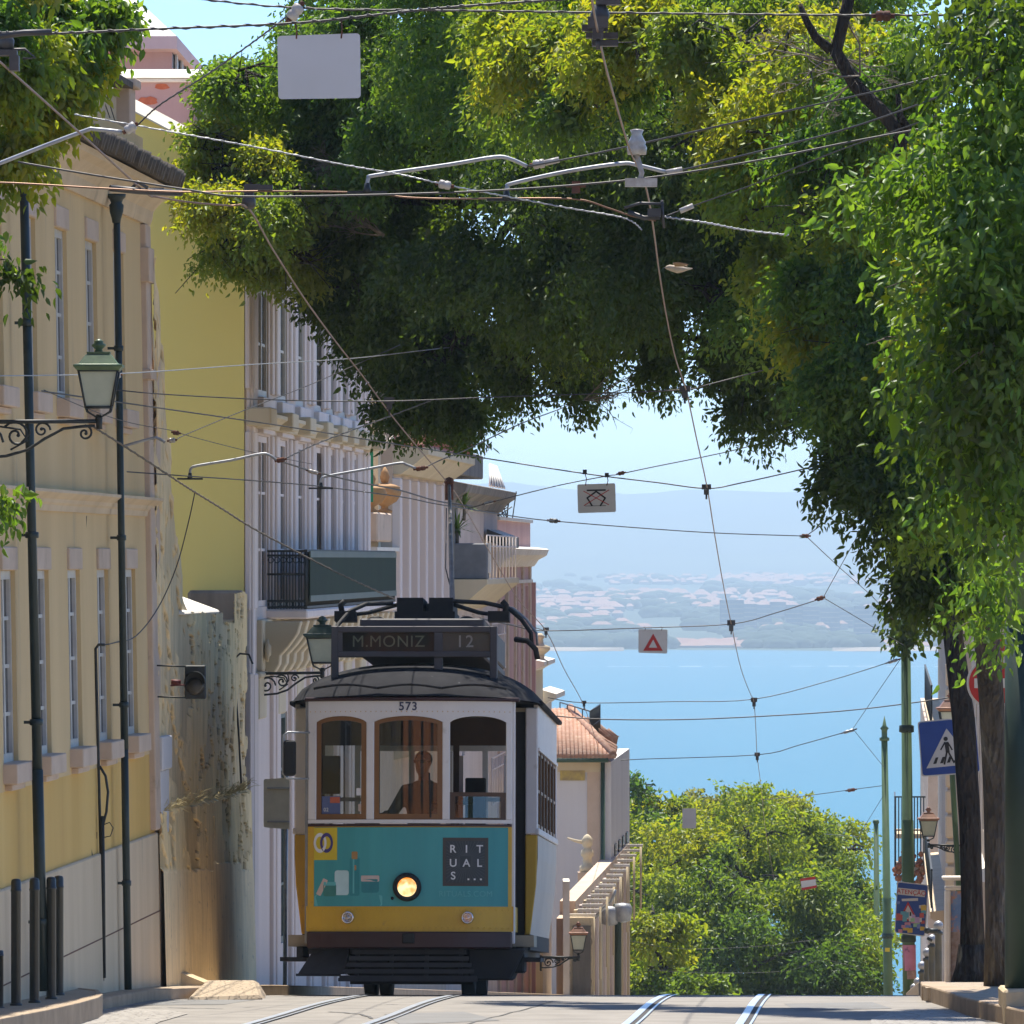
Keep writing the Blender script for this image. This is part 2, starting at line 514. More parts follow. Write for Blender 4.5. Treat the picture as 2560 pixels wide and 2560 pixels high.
# tar seams and old trench patches in the asphalt
M['tar'] = surf("tar_seam", (0.07, 0.068, 0.065), (0.11, 0.105, 0.10), 20, .8)
M['patch'] = surf("asphalt_patch", (0.20, 0.195, 0.185), (0.165, 0.16, 0.15), 2, .9, .004, 60)
patch("road_patch", [wd(960, 2536), wd(1160, 2530), wd(1250, 2552), wd(1000, 2562)], M['patch'], .003)
patch("road_patch", [wd(300, 2502), wd(640, 2500), wd(560, 2512), wd(330, 2514)], M['patch'], .003)
patch("road_patch", [wd(1960, 2510), wd(2180, 2506), wd(2230, 2522), wd(1990, 2528)], M['patch'], .003)
for k, pts in enumerate(([(380, 2497), (520, 2499), (640, 2496), (720, 2495)], [(300, 2522), (420, 2520), (560, 2523), (700, 2514)], [(1150, 2566), (1230, 2545), (1330, 2520), (1390, 2502)], [(1960, 2522), (2060, 2524), (2200, 2519)], [(820, 2530), (900, 2536), (940, 2550)])):
    b = MB(); q = [wd(*p) for p in pts]; vs = []
    for i in range(len(q) - 1):
        for t in range(6):
            u = t / 6; w_ = q[i][0] + (q[i + 1][0] - q[i][0]) * u + .012 * math.sin(t * 2.1 + k); d_ = q[i][1] + (q[i + 1][1] - q[i][1]) * u + .05 * math.sin(t * 1.7 + k)
            vs.append((w_, d_))
    V = []
    for (w_, d_) in vs: V += [S(w_ + .012, d_ - .03, g(d_ - .03) + .0045), S(w_ - .012, d_ + .03, g(d_ + .03) + .0045)]
    b.add(V, [(2 * i, 2 * i + 1, 2 * i + 3, 2 * i + 2) for i in range(len(vs) - 1)])
    o = b.build("tar_seam", M['tar']); o["kind"] = 'structure'

# ------------------------------------------------------------------ tram rails (grooved, set flush in the road)
def rail(label, path):
    """path list of (w, d); head, groove, and lip"""
    ds = [p[1] for p in path]
    fine = list(np.arange(ds[0], 90, 0.5)) + list(np.arange(90, ds[-1], 6))
    ws_ = [float(np.interp(d, ds, [p[0] for p in path])) for d in fine]
    # smooth the polyline
    k = np.ones(9) / 9; ww = np.convolve(np.pad(ws_, 4, mode='edge'), k, mode='valid')
    root = thing("tram_rail", label, "rail", S(ww[0], fine[0], g(fine[0])), "steel tram rails set in the road")
    for nm, a, c, lift, mt in (("rail_head", .034, -.030, .012, 'rail'), ("rail_groove", -.031, -.072, .007, 'groove'), ("rail_lip", -.073, -.094, .012, 'rail')):
        b = MB(); vs = []; fs = []
        for w, d in zip(ww, fine):
            vs += [S(w + a, d, g(d) + lift), S(w + c, d, g(d) + lift)]
        for i in range(len(fine) - 1):
            fs.append((2 * i, 2 * i + 1, 2 * i + 3, 2 * i + 2))
        b.add(vs, fs)
        b.build(nm, M[mt], root)
    return root
tail_l = [(4.72, 79), (4.72, 110), (4.6, 200)]
tail_r = [(1.75, 79), (1.73, 110), (1.7, 200)]
G2 = 0.45
def rp(rows, tail, s):
    p = []
    for px, py in rows: p.append(wd(px, py))
    p = sorted(p, key=lambda t: t[1])
    return p + [(w + s, d) for w, d in tail]
rail("left rail of the tram's own track, running from the road edge under its wheels", rp([(560, 2580), (690, 2543), (870, 2496)], tail_l, G2))
rail("right rail of the tram's own track, running up the road to its wheel", rp([(840, 2590), (975, 2543), (1105, 2496)], tail_l, -G2))
rail("left rail of the empty track beside the tram, shining in the sun", rp([(1530, 2590), (1575, 2556), (1655, 2493)], tail_r, G2))
rail("right rail of the empty track, nearest the kerb under the trees", rp([(1830, 2590), (1855, 2556), (1900, 2493)], tail_r, -G2))

# ------------------------------------------------------------------ water and the far shore
def water_mat():
    m, nt, p = _mat("river_water")
    tc = nd(nt, "ShaderNodeTexCoord"); mp = nd(nt, "ShaderNodeMapping"); mp.inputs["Scale"].default_value = (.012, .0016, .012)
    nt.links.new(tc.outputs["Object"], mp.inputs[0])
    nz = nd(nt, "ShaderNodeTexNoise"); nz.inputs["Scale"].default_value = 1.0; nz.inputs["Detail"].default_value = 6
    nt.links.new(mp.outputs[0], nz.inputs["Vector"])
    mx = nd(nt, "ShaderNodeMix", data_type='RGBA'); mx.inputs[6].default_value = (0.008, 0.125, 0.205, 1); mx.inputs[7].default_value = (0.012, 0.15, 0.235, 1)
    nt.links.new(nz.outputs[0], mx.inputs[0]); nt.links.new(mx.outputs[2], p.inputs["Base Color"])
    p.inputs["Roughness"].default_value = .55
    p.inputs["Specular IOR Level"].default_value = .25
    n2 = nd(nt, "ShaderNodeTexNoise"); n2.inputs["Scale"].default_value = .15; n2.inputs["Detail"].default_value = 4
    nt.links.new(tc.outputs["Object"], n2.inputs["Vector"])
    bp = nd(nt, "ShaderNodeBump"); bp.inputs["Distance"].default_value = 1.2; bp.inputs["Strength"].default_value = .5
    nt.links.new(n2.outputs[0], bp.inputs["Height"]); nt.links.new(bp.outputs[0], p.inputs["Normal"])
    return m
M['water'] = water_mat()
b = MB()
b.add([(-5000, 700, SEA), (5000, 700, SEA), (5000, 7200, SEA), (-5000, 7200, SEA)], [(0, 1, 2, 3)])
tag(b.build("water", M['water']), kind='structure')
M['foam'] = surf("wake_foam", (0.75, 0.8, 0.85), (0.6, 0.7, 0.8), .05, .7)
b = MB()
rr = random.Random(5)
for i in range(70):
    x0 = -620 + i * 18 + rr.uniform(-6, 6); dd = 5560 + 14 * math.sin(i * .3) + (i * -1.5)
    L = rr.uniform(6, 17); t = rr.uniform(1.2, 5.0)
    b.add([(x0, dd, SEA + .05), (x0 + L, dd + 1, SEA + .05), (x0 + L, dd + t * 3, SEA + .05), (x0, dd + t * 3 - 2, SEA + .05)], [(0, 1, 2, 3)])
tag(b.build("wake", M['foam']), kind='stuff')

# far land
def ridge(px):
    return np.interp(px, [-2500, 600, 1000, 1270, 1330, 1420, 1560, 1620, 1720, 1850, 1960, 2060, 2200, 2600, 5000],
                     [160, 150, 175, 205, 196, 185, 170, 173, 184, 178, 176, 180, 170, 178, 160])
rng = np.random.default_rng(3)
def wob(x, seed, o=5):
    r = np.random.default_rng(seed); s = 0
    for k in range(o):
        s = s + np.sin(x * (2 ** k) + r.uniform(0, 6.28)) / (1.6 ** k)
    return s
dl = np.array([6380, 6420, 6470, 6520, 6600, 6800, 7100, 7500, 8000, 8600, 9300, 10000, 11000, 12000, 13000, 13800, 14600, 15400, 16200, 17000, 17800, 18500, 19500], float)
px_ = np.linspace(-1800, 4600, 161)
vs = []; fs = []
for d in dl:
    base = np.interp(d, [6380, 6470, 6600, 7500, 8000, 9500, 11000, 13000, 14500, 16000, 17500, 18000, 19500], [-78, -75.0, -73.5, -66, -60, -50, -41, -27, 15, 75, 150, 170, 120])
    for i, q in enumerate(px_):
        x = (q - 1280) / F * d
        sh = 30 * wob(q * .004, 8, 4) if d < 6600 else 0
        z = base
        if d > 13000:
            k = (d - 13000) / 5000
            z = np.interp(min(k, 1), [0, .3, .6, 1], [-27, 20, 90, ridge(q) / F * 18000]) if d <= 18000 else ridge(q) / F * 18000 - (d - 18000) * .04
            z += 6 * wob(q * .02 + d * .003, 4, 4) * math.sin(min(1, k) * math.pi)
        elif d > 6600:
            z += 2.0 * wob(q * .01 + d * .01, 2, 3)
        vs.append((x, d + sh, z))
nx = len(px_)
for i in range(len(dl) - 1):
    for k in range(nx - 1):
        fs.append((i * nx + k, i * nx + k + 1, (i + 1) * nx + k + 1, (i + 1) * nx + k))
def farland_mat():
    m, nt, p = _mat("far_land")
    tc = nd(nt, "ShaderNodeTexCoord"); mp = nd(nt, "ShaderNodeMapping"); mp.inputs["Scale"].default_value = (.004, .0014, .004)
    nt.links.new(tc.outputs["Object"], mp.inputs[0])
    nz = nd(nt, "ShaderNodeTexNoise"); nz.inputs["Scale"].default_value = 1.0; nz.inputs["Detail"].default_value = 9; nz.inputs["Roughness"].default_value = .65
    nt.links.new(mp.outputs[0], nz.inputs["Vector"])
    cr = nd(nt, "ShaderNodeValToRGB")
    e = cr.color_ramp.elements
    e[0].position = .42; e[0].color = (.028, .05, .03, 1); e[1].position = .80; e[1].color = (.15, .135, .10, 1)
    x = e.new(.62); x.color = (.05, .075, .04, 1)
    nt.links.new(nz.outputs[0], cr.inputs[0]); nt.links.new(cr.outputs[0], p.inputs["Base Color"])
    p.inputs["Roughness"].default_value = .95
    return m
b = MB(); b.add(vs, fs, True)
tag(b.build("far_hills", farland_mat()), kind='structure')
def land_z(d): return float(np.interp(d, [6470, 6600, 7500, 8000, 9500, 11000, 13000], [-75, -73.5, -66, -60, -50, -41, -27]))
# sand along the waterline
M['sand'] = surf("sand", (0.30, 0.25, 0.19), (0.25, 0.21, 0.165), .01, .95)
b = MB()
for a, c in ((-3000, 1560), (2080, 4300)):
    n = 40
    vs = []
    for i in range(n + 1):
        q = a + (c - a) * i / n
        t = 30 * min(1, 4 * min(i, n - i) / n) + 1
        for dd, z in ((6405, SEA + .3), (6405 + t * 4, SEA + 3.2)):
            vs.append(((q - 1280) / F * dd, dd + 14 * math.sin(q * .02), z))
    b.add(vs, [(2 * i, 2 * i + 2, 2 * i + 3, 2 * i + 1) for i in range(n)])
tag(b.build("beach", M['sand']), kind='structure')

# far town: houses nobody could count
M['farwall'] = surf("far_walls", (0.33, 0.29, 0.26), (0.24, 0.21, 0.19), .02, .9)
M['farroof'] = surf("far_roofs", (0.34, 0.17, 0.11), (0.40, 0.24, 0.17), .02, .9)
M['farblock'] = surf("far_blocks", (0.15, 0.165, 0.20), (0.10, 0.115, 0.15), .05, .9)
M['farwood'] = surf("far_woods", (0.03, 0.055, 0.028), (0.02, 0.04, 0.02), .02, .95)
rr = random.Random(11)
hb, rb = MB(), MB()
def hz_house(x, d, w, h, l):
    z = land_z(d) - 1
    hb.box(x - w / 2, x + w / 2, d, d + l, z, z + h)
    rb.add([(x - w / 2 - .4, d - .4, z + h), (x + w / 2 + .4, d - .4, z + h), (x + w / 2 + .4, d + l + .4, z + h), (x - w / 2 - .4, d + l + .4, z + h),
            (x - w / 4, d + l / 2, z + h + 3), (x + w / 4, d + l / 2, z + h + 3)], [(0, 1, 5, 4), (1, 2, 5), (2, 3, 4, 5), (3, 0, 4)])
bands = [(6560, 6700, 260, 3), (7300, 8300, 240, 5), (8500, 9300, 200, 6), (9500, 10200, 260, 6), (11400, 12600, 200, 6)]
for d0, d1, n_, h_ in bands:
    cl = [rr.uniform(1150, 2400) for _ in range(7)]
    for i in range(n_):
        q = rr.gauss(rr.choice(cl), 55); d = rr.uniform(d0, d1)
        hz_house((q - 1280) / F * d, d, rr.uniform(7, 20), h_ * rr.uniform(.7, 1.5), rr.uniform(8, 14))
tag(hb.build("far_town", M['farwall']), kind='stuff')
tag(rb.build("far_roofs", M['farroof']), kind='stuff')
b = MB()
for i in range(1500):
    q = rr.uniform(1200, 2400); d = rr.choice([rr.uniform(6540, 6640), rr.uniform(6700, 7600), rr.uniform(7600, 9000), rr.uniform(9000, 12800)])
    if math.sin(q * .013 + d * .002) + rr.uniform(-.6, .6) < .1: continue
    r = rr.uniform(4, 11)
    x = (q - 1280) / F * d
    b.ball((x, d, land_z(d) + r * .4), r, 7, 1.6, 1.2, .75)
tag(b.build("far_woods", M['farwood']), kind='stuff')
# apartment slabs across the water, each a building
slabs = [(1830, 1570, 1500, 60), (1870, 1565, 1510, 45), (1905, 1575, 1512, 50), (1945, 1570, 1505, 40), (1985, 1572, 1512, 44), (2025, 1568, 1516, 48),
         (2075, 1560, 1520, 50), (2120, 1575, 1518, 52), (2165, 1575, 1515, 60), (2215, 1578, 1516, 46), (1690, 1560, 1534, 40), (1640, 1545, 1522, 38)]
where = ["leftmost of the tall row", "second from the left in the tall row", "third from the left in the tall row", "fourth in the tall row, slightly taller",
         "fifth in the tall row, before the gap", "low one closing the left row", "pale one left of the wide slabs", "left one of the wide slabs by the green pole",
         "wide middle one of the slabs by the green pole", "last one before the green pole", "short one right of the triangle sign", "farthest and smallest one, up the slope"]
for i, (qx, yb, yt, wpx) in enumerate(slabs):
    d = 7200 + 120 * (i % 4) + (900 if i > 9 else 0)
    z0 = land_z(d) - 3
    zt_ = (HZ - yt) / F * d
    x = (qx - 1280) / F * d; hw = wpx / 2 / F * d
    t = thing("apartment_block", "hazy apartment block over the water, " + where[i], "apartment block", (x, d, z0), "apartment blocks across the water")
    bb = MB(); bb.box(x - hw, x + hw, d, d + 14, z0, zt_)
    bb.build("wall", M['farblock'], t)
    bw = MB()
    nf = max(3, int((zt_ - z0) / 4)); nc = max(3, int(hw * 2 / 4))
    for f in range(1, nf):
        zz = z0 + (zt_ - z0) * f / nf
        bw.box(x - hw * .94, x + hw * .94, d - .5, d - .02, zz, zz + 1.1)
    bw.build("balcony_bands", M['farwall'], t)
# ------------------------------------------------------------------ building helpers
def wallgrid(b, w, d0, d1, z0, z1, ops, t, bt=0.0, back=None, side=1):
    """street wall with real openings: ops = [(da, db, za, zb)], reveals t deep; back = depth of the mass behind.
    side=+1: wall on the left of the street (faces right), -1: on the right"""
    def q(ww, d, z): return S(w + side * ww + bt * z, d, z)
    ds = sorted({d0, d1} | {x for o in ops for x in o[:2]})
    zs = sorted({z0, z1} | {x for o in ops for x in o[2:]})
    for i in range(len(ds) - 1):
        for k in range(len(zs) - 1):
            dm, zm = .5 * (ds[i] + ds[i + 1]), .5 * (zs[k] + zs[k + 1])
            if any(o[0] < dm < o[1] and o[2] < zm < o[3] for o in ops): continue
            b.add([q(0, ds[i], zs[k]), q(0, ds[i + 1], zs[k]), q(0, ds[i + 1], zs[k + 1]), q(0, ds[i], zs[k + 1])], [(0, 1, 2, 3)])
    for da, db, za, zb in ops:
        p = [(da, za), (db, za), (db, zb), (da, zb)]
        for i in range(4):
            a, c = p[i], p[(i + 1) % 4]
            b.add([q(0, *a), q(0, *c), q(t, *c), q(t, *a)], [(0, 1, 2, 3)])
    if back:
        tt = t + .12
        for dd in (d0, d1):
            b.add([q(0, dd, z0), q(tt, dd, z0), q(tt, dd, z1), q(0, dd, z1)], [(0, 1, 2, 3)])
        b.add([q(0, d0, z1), q(0, d1, z1), q(tt, d1, z1), q(tt, d0, z1)], [(0, 1, 2, 3)])
        b.hexa([q(tt, d0, z0), q(tt, d1, z0), q(back, d1, z0), q(back, d0, z0), q(tt, d0, z1), q(tt, d1, z1), q(back, d1, z1), q(back, d0, z1)])
    return b

def sash(root, w, da, db, za, zb, t, bars, bt=0.0, side=1, fm=None, gm=None, fw=.07, name="window", vbars=1):
    """timber window in an opening: frame with glazing bars, and its pane"""
    fm = fm or M['whitewood']; gm = gm or M['pane']
    zm = .5 * (za + zb)
    def bx(b, w0, w1, d0, d1, z0, z1):
        if side > 0: b.sbox(w + w1, w + w0, d0, d1, z0, z1, bt)
        else: b.sbox(w - w0, w - w1, d0, d1, z0, z1, bt)
    b = MB()
    e = .002
    bx(b, t - .05, t, da + e, da + fw, za + e, zb - e); bx(b, t - .05, t, db - fw, db - e, za + e, zb - e)
    bx(b, t - .05, t, da + fw, db - fw, za + e, za + fw); bx(b, t - .05, t, da + fw, db - fw, zb - fw, zb - e)
    for k in range(vbars):
        dm = da + (db - da) * (k + 1) / (vbars + 1)
        bx(b, t - .045, t - .002, dm - fw * .6, dm + fw * .6, za + fw, zb - fw)
    for k in range(bars):
        zz = za + (zb - za) * (k + 1) / (bars + 1)
        bx(b, t - .035, t - .006, da + fw, db - fw, zz - .015, zz + .015)
    wn_ = b.build(name, fm, root)
    p = MB(); bx(p, t - .02, t - .008, da + fw * .8, db - fw * .8, za + fw * .8, zb - fw * .8)
    p.build("pane", gm, wn_)
    return wn_

def cornice(root, name, w, d0, d1, z, prof, mat, bt=0.0, side=1, bevel=0.0):
    """moulding along the street; prof list of (projection, height)"""
    b = MB()
    n = len(prof)
    vs = [S(w - side * p + bt * z, d0, z + h) for p, h in prof] + [S(w - side * p + bt * z, d1, z + h) for p, h in prof]
    fs = [tuple(range(n)), tuple(range(2 * n - 1, n - 1, -1))]
    for i in range(n):
        j = (i + 1) % n
        fs.append((i, j, n + j, n + i))
    b.add(vs, fs)
    return b.build(name, mat, root, bevel=bevel)

M['cream'] = surf("cream_render", (0.70, 0.51, 0.255), (0.61, 0.435, 0.21), .9, .85, .004, 20, streak=True, spots=(1.6, .60, .75, (0.42, 0.33, 0.2)))
M['ochre'] = surf("ochre_render", (0.72, 0.47, 0.14), (0.63, 0.39, 0.10), .8, .85, .004, 20, streak=True, spots=(1.2, .58, .72, (0.60, 0.33, 0.09)))
M['stone'] = surf("limestone", (0.66, 0.52, 0.34), (0.56, 0.43, 0.27), 1.5, .8, .005, 18, streak=True, spots=(2.5, .6, .72, (0.36, 0.29, 0.2)))
M['stonepink'] = surf("pink_limestone", (0.62, 0.48, 0.36), (0.53, 0.40, 0.29), 2, .8, .004, 18, spots=(3, .6, .72, (0.34, 0.26, 0.18)))
M['whitewood'] = surf("white_painted_wood", (0.60, 0.57, 0.50), (0.50, 0.47, 0.41), 6, .5)
M['pane'] = surf("window_glass", (0.022, 0.024, 0.027), (0.05, 0.052, 0.055), 1.2, .22, spec=.22)
M['panegrey'] = surf("grey_window_glass", (0.035, 0.036, 0.04), (0.075, 0.075, 0.075), 1.0, .25, spec=.2)  # slightly greyer pane colour
M['tile_dark'] = surf("mossy_tiles", (0.14, 0.115, 0.085), (0.07, 0.06, 0.05), 5, .9, .02, 12)
M['yellow'] = surf("yellow_render", (0.88, 0.76, 0.25), (0.84, 0.72, 0.23), .5, .8, .002, 10, streak=True, contrast=(.2, .8))
M['coping'] = surf("white_coping", (0.78, 0.74, 0.65), (0.66, 0.60, 0.5), 2, .8)
M['lav'] = surf("lavender_stone", (0.66, 0.56, 0.50), (0.57, 0.48, 0.42), 1.2, .8, .004, 16, streak=True, spots=(2.0, .6, .75, (0.44, 0.37, 0.33)))
M['lav_white'] = surf("pale_stone_trim", (0.74, 0.66, 0.61), (0.66, 0.575, 0.53), 2, .75, streak=True)
M['oldwall'] = surf("old_peeling_lime", (0.68, 0.55, 0.34), (0.46, 0.38, 0.24), 3.5, .95, .03, 9, streak=True, spots=(5.0, .56, .66, (0.30, 0.26, 0.18)))
M['oldplaster'] = surf("old_plaster", (0.76, 0.62, 0.41), (0.60, 0.47, 0.29), 2.2, .9, .02, 14, streak=True, spots=(7, .585, .63, (0.24, 0.19, 0.12)))
M['oldbrown'] = surf("weathered_brown_wall", (0.62, 0.49, 0.30), (0.50, 0.39, 0.24), 2.6, .95, .02, 10, streak=True, spots=(3, .58, .68, (0.26, 0.21, 0.15)))
M['pinkwall'] = surf("faded_pink_render", (0.52, 0.34, 0.32), (0.44, 0.27, 0.25), 1.4, .85, .003, 14, streak=True, spots=(2.2, .60, .7, (0.5, 0.42, 0.36)))
M['brickpatch'] = surf("bare_brick", (0.55, 0.16, 0.08), (0.45, 0.12, 0.06), 12, .95, .01, 30)
M['pinkroof'] = surf("pink_fascia", (0.66, 0.47, 0.45), (0.6, 0.42, 0.40), 2, .7)
M['roofwhite'] = surf("pale_sheet_roof", (0.75, 0.71, 0.68), (0.68, 0.63, 0.6), 2, .6)
M['creamhouse'] = surf("pale_cream_render", (0.62, 0.53, 0.36), (0.54, 0.45, 0.30), 1.2, .85, streak=True, spots=(2, .6, .7, (0.45, 0.36, 0.24)))
M['greystone'] = surf("sooty_stone", (0.27, 0.24, 0.20), (0.15, 0.135, 0.115), 2.2, .9, .01, 14, streak=True)
M['rose'] = surf("rose_render", (0.58, 0.37, 0.34), (0.50, 0.30, 0.28), 1.0, .85, streak=True, spots=(1.6, .58, .7, (0.52, 0.38, 0.34)))
M['whitewash'] = surf("whitewash", (0.66, 0.64, 0.62), (0.56, 0.54, 0.53), .8, .85, streak=True, spots=(1.4, .62, .74, (0.5, 0.45, 0.4)))
M['terracotta'] = surf("terracotta", (0.40, 0.215, 0.135), (0.28, 0.15, 0.095), 5, .85, spots=(7, .52, .62, (0.45, 0.33, 0.23)))
M['greennet'] = surf("green_screen", (0.022, 0.042, 0.024), (0.016, 0.032, 0.02), 1, .8, spec=.15)
M['greennet2'] = surf("green_screen_edge", (0.11, 0.14, 0.12), (0.08, 0.11, 0.09), 1, .5)
M['redrail'] = surf("red_brown_railing", (0.22, 0.045, 0.03), (0.16, 0.035, 0.025), 6, .6)
M['pinkrail'] = surf("faded_red_railing", (0.36, 0.14, 0.11), (0.28, 0.11, 0.09), 6, .6)
M['darkslot'] = surf("dark_interior", (0.02, 0.02, 0.02), (0.03, 0.03, 0.03), 2, .9)

# ------------------------------------------------------------------ cream house at the left edge
WB, BT = 7.03, .018
D0, D1 = 46.0, 73.95
cr = thing("cream_house", "long cream house with ochre base, two rows of narrow windows and green drainpipes", "house", S(WB, D0, -3.2))
low = [(d - 1.0, d, -1.61, -.085) for d in (52.4, 54.95, 57.5, 60.0, 62.5, 65.0, 67.5, 69.95, 72.45)]
upp = [(d - .95, d, 1.37, 2.82) for d in (51.8, 54.4, 56.9, 59.4, 62.0, 64.45, 66.9, 69.4, 71.85)]
b = MB(); wallgrid(b, WB, D0, D1, -1.83, 4.0, [o for o in low if True] + upp, .10, BT, back=7.5); b.build("wall", M['cream'], cr)
b = MB(); wallgrid(b, WB + .004, D0, D1, -2.58, -1.83, [], .10, BT, back=7.5); b.build("lower_wall", M['ochre'], cr)
b = MB(); b.sbox(WB + .3, WB - .03, D0, D1 + .05, -4.9, -2.58, BT); b.build("plinth", M['stone'], cr, bevel=.012)
b = MB(); b.sbox(WB + .25, WB - .026 - .006, D0, D1 + .052, -3.33, -3.318, BT); b.build("plinth_joint", M['rust'], cr)
for r, rowname in ((low, 0), (upp, 1)):
    for da, db, za, zb in r:
        wn_ = sash(cr, WB, da, db, za, zb, .085, 3, BT)
        b = MB(); b.sbox(WB + .05, WB - .025, da - .02, db + .02, zb + .003, zb + .19, BT); b.build("lintel", M['stonepink'], cr, bevel=.008)
        b = MB(); b.sbox(WB + .05, WB - .115, da - .06, db + .07, za - .16, za + .002, BT)
        b.sbox(WB + .05, WB - .06, da + .05, db - .04, za - .215, za - .162, BT)
        b.build("sill", M['stonepink'], cr, bevel=.008)
cornice(cr, "string_course", WB, D0, D1 + .12, .41, [(-.1, 0), (.02, 0), (.03, .05), (.05, .07), (.06, .10), (.10, .13), (.125, .15), (.125, .175), (-.1, .19)], M['stone'], BT)
cornice(cr, "cornice", WB, D0, D1 + .28, 3.18, [(-.1, 0), (.03, 0), (.05, .06), (.06, .13), (.10, .18), (.17, .25), (.24, .29), (.26, .34), (-.1, .36)], M['stone'], BT)
# eaves: rows of dark barrel tiles running down to the street
b = MB()
d = D0
rr = random.Random(2)
while d < D1 + .3:
    zt0 = 3.60 + rr.uniform(-.012, .012)
    b.tube([S(WB - .30 + rr.uniform(-.02, .02), d, zt0), S(WB + .6, d, zt0 + .27), S(WB + 3.5, d, zt0 + 1.15)], .085, 7)
    d += .19
b.add([S(WB - .27, D0, 3.555), S(WB - .27, D1 + .3, 3.555), S(WB + 3.5, D1 + .3, 4.70), S(WB + 3.5, D0, 4.70)], [(0, 1, 2, 3)])
b.build("roof", M['tile_dark'], cr)
b = MB(); b.sbox(WB + .02, WB - .055, D1 - .42, D1 + .035, -2.55, 3.17, BT)
b.sbox(WB + .02, WB - .085, D1 - .46, D1 + .055, 2.62, 2.95, BT); b.sbox(WB + .02, WB - .085, D1 - .46, D1 + .055, 1.70, 1.80, BT)
b.build("corner_pilaster", M['stonepink'], cr, bevel=.01)
# attic block that rises behind the eaves at the far end
b = MB(); b.sbox(WB + 3.2, WB + .28, 71.6, 74.0, 3.6, 4.42); b.build("attic_block", M['creamhouse'], cr)
b = MB(); b.sbox(WB + .30, WB + .15, 73.55, 74.05, 3.5, 4.46); b.sbox(WB + .34, WB + .10, 73.5, 74.08, 4.46, 4.55); b.build("attic_pilaster", M['stonepink'], cr, bevel=.012)
b = MB(); b.prism([(3.4, 4.62), (.12, 4.44), (.12, 4.50), (3.4, 4.9)], lambda a, c, t: S(WB + a, t, c), 71.3, 73.5); b.build("attic_coping", M['tile_dark'], cr)

def drainpipe(px, py0, py1, px1, label, r0=.033, r1=.043):
    d = dw(px, WB - .07)
    z0, z1 = zp(py0, d), zp(py1, d)
    t = thing("drainpipe", label, "drainpipe", S(WB - .07, d, z1), "green drainpipes on the cream house")
    sh = (px1 - px) / F * d
    f = lambda z: S(WB - .07 - sh * (z0 - z) / (z0 - z1), d, z)
    b = MB(); b.tube([f(z0 - .1), f(z0 * .6 + z1 * .4), f(-1.7)], [r0, r0, r0 + .004], 12)
    b.tube([f(-1.68), f(-2.4), f(z1 - .05)], r1, 12)
    b.build("pipe", M['greenpipe'], t)
    b = MB(); c = f(z0)
    b.lathe([(r0 + .006, -.26), (r0 + .012, -.22), (r0 + .03, -.16), (r0 + .035, -.10), (r0 + .018, -.08), (r0 + .03, -.05), (r0 + .05, -.03), (r0 + .055, 0)], c, 14)
    b.build("funnel_head", M['greenpipe'], t)
    for z in (1.9, .2, -1.3, -2.9):
        b = MB(); c = f(z); b.lathe([(r1 + .004, -.025), (r1 + .009, -.02), (r1 + .009, .02), (r1 + .004, .025)], c, 12)
        b.box(c.x - .10, c.x - .02, c.y - .012, c.y + .012, z - .012, z + .012)
        b.build("bracket", M['greenpipe'], t)
drainpipe(58, 395, 2462, 106, "thick green drainpipe on cream house, behind the wall lantern's scrollwork", .036, .046)
drainpipe(291, 485, 2460, 320, "green drainpipe at the far corner of the cream house, under the eaves", .031, .034)

# rising cable conduit on the cream house
def conduit():
    d = dw(246, WB - .05)
    f = lambda px, py, o=0.0: at(px, py, d - o)
    t = thing("cable_conduit", "dark cable conduit bent at its top, running up the cream house wall", "conduit", f(255, 2440))
    b = MB(); b.tube([f(262, 1612), f(246, 1612), f(239, 1622), f(241, 1700), f(246, 1900), f(251, 2100), f(256, 2250), f(257, 2452)], .013, 8)
    b.build("pipe", M['iron'], t)
    b = MB(); b.tube([f(249, 1915, .03), f(264, 1940, .03), f(270, 1980, .03), f(266, 2030, .03), f(258, 2060, .03), f(255, 2100, .03)], .012, 7)
    b.tube([f(258, 2062, .03), f(274, 2056, .03), f(283, 2070, .03), f(276, 2090, .03), f(258, 2094, .03)], .005, 6)
    b.tube([f(256, 2040, .03), f(258, 2180, .03), f(260, 2445, .03)], .017, 8)
    b.build("loose_cable", M['iron'], t)
    b = MB(); b.box(*[x for p in zip(f(236, 2096), f(243, 2082)) for x in (min(p), max(p))][:2], d - .06, d, zp(2096, d), zp(2080, d)); b.build("junction_box", M['rust'], t)
    d2 = dw(226, WB - .03)
    t2 = thing("telephone_cable", "thin black cable pinned down the cream house between two drainpipes", "cable", at(232, 2450, d2))
    b = MB(); b.tube([at(216, 1290, d2), at(214, 1340, d2), at(216, 1650, d2), at(219, 1860, d2), at(220, 2080, d2), at(230, 2140, d2), at(233, 2452, d2)], [.005] * 5 + [.01, .01], 6)
    b.build("cable", M['iron'], t2)
conduit()

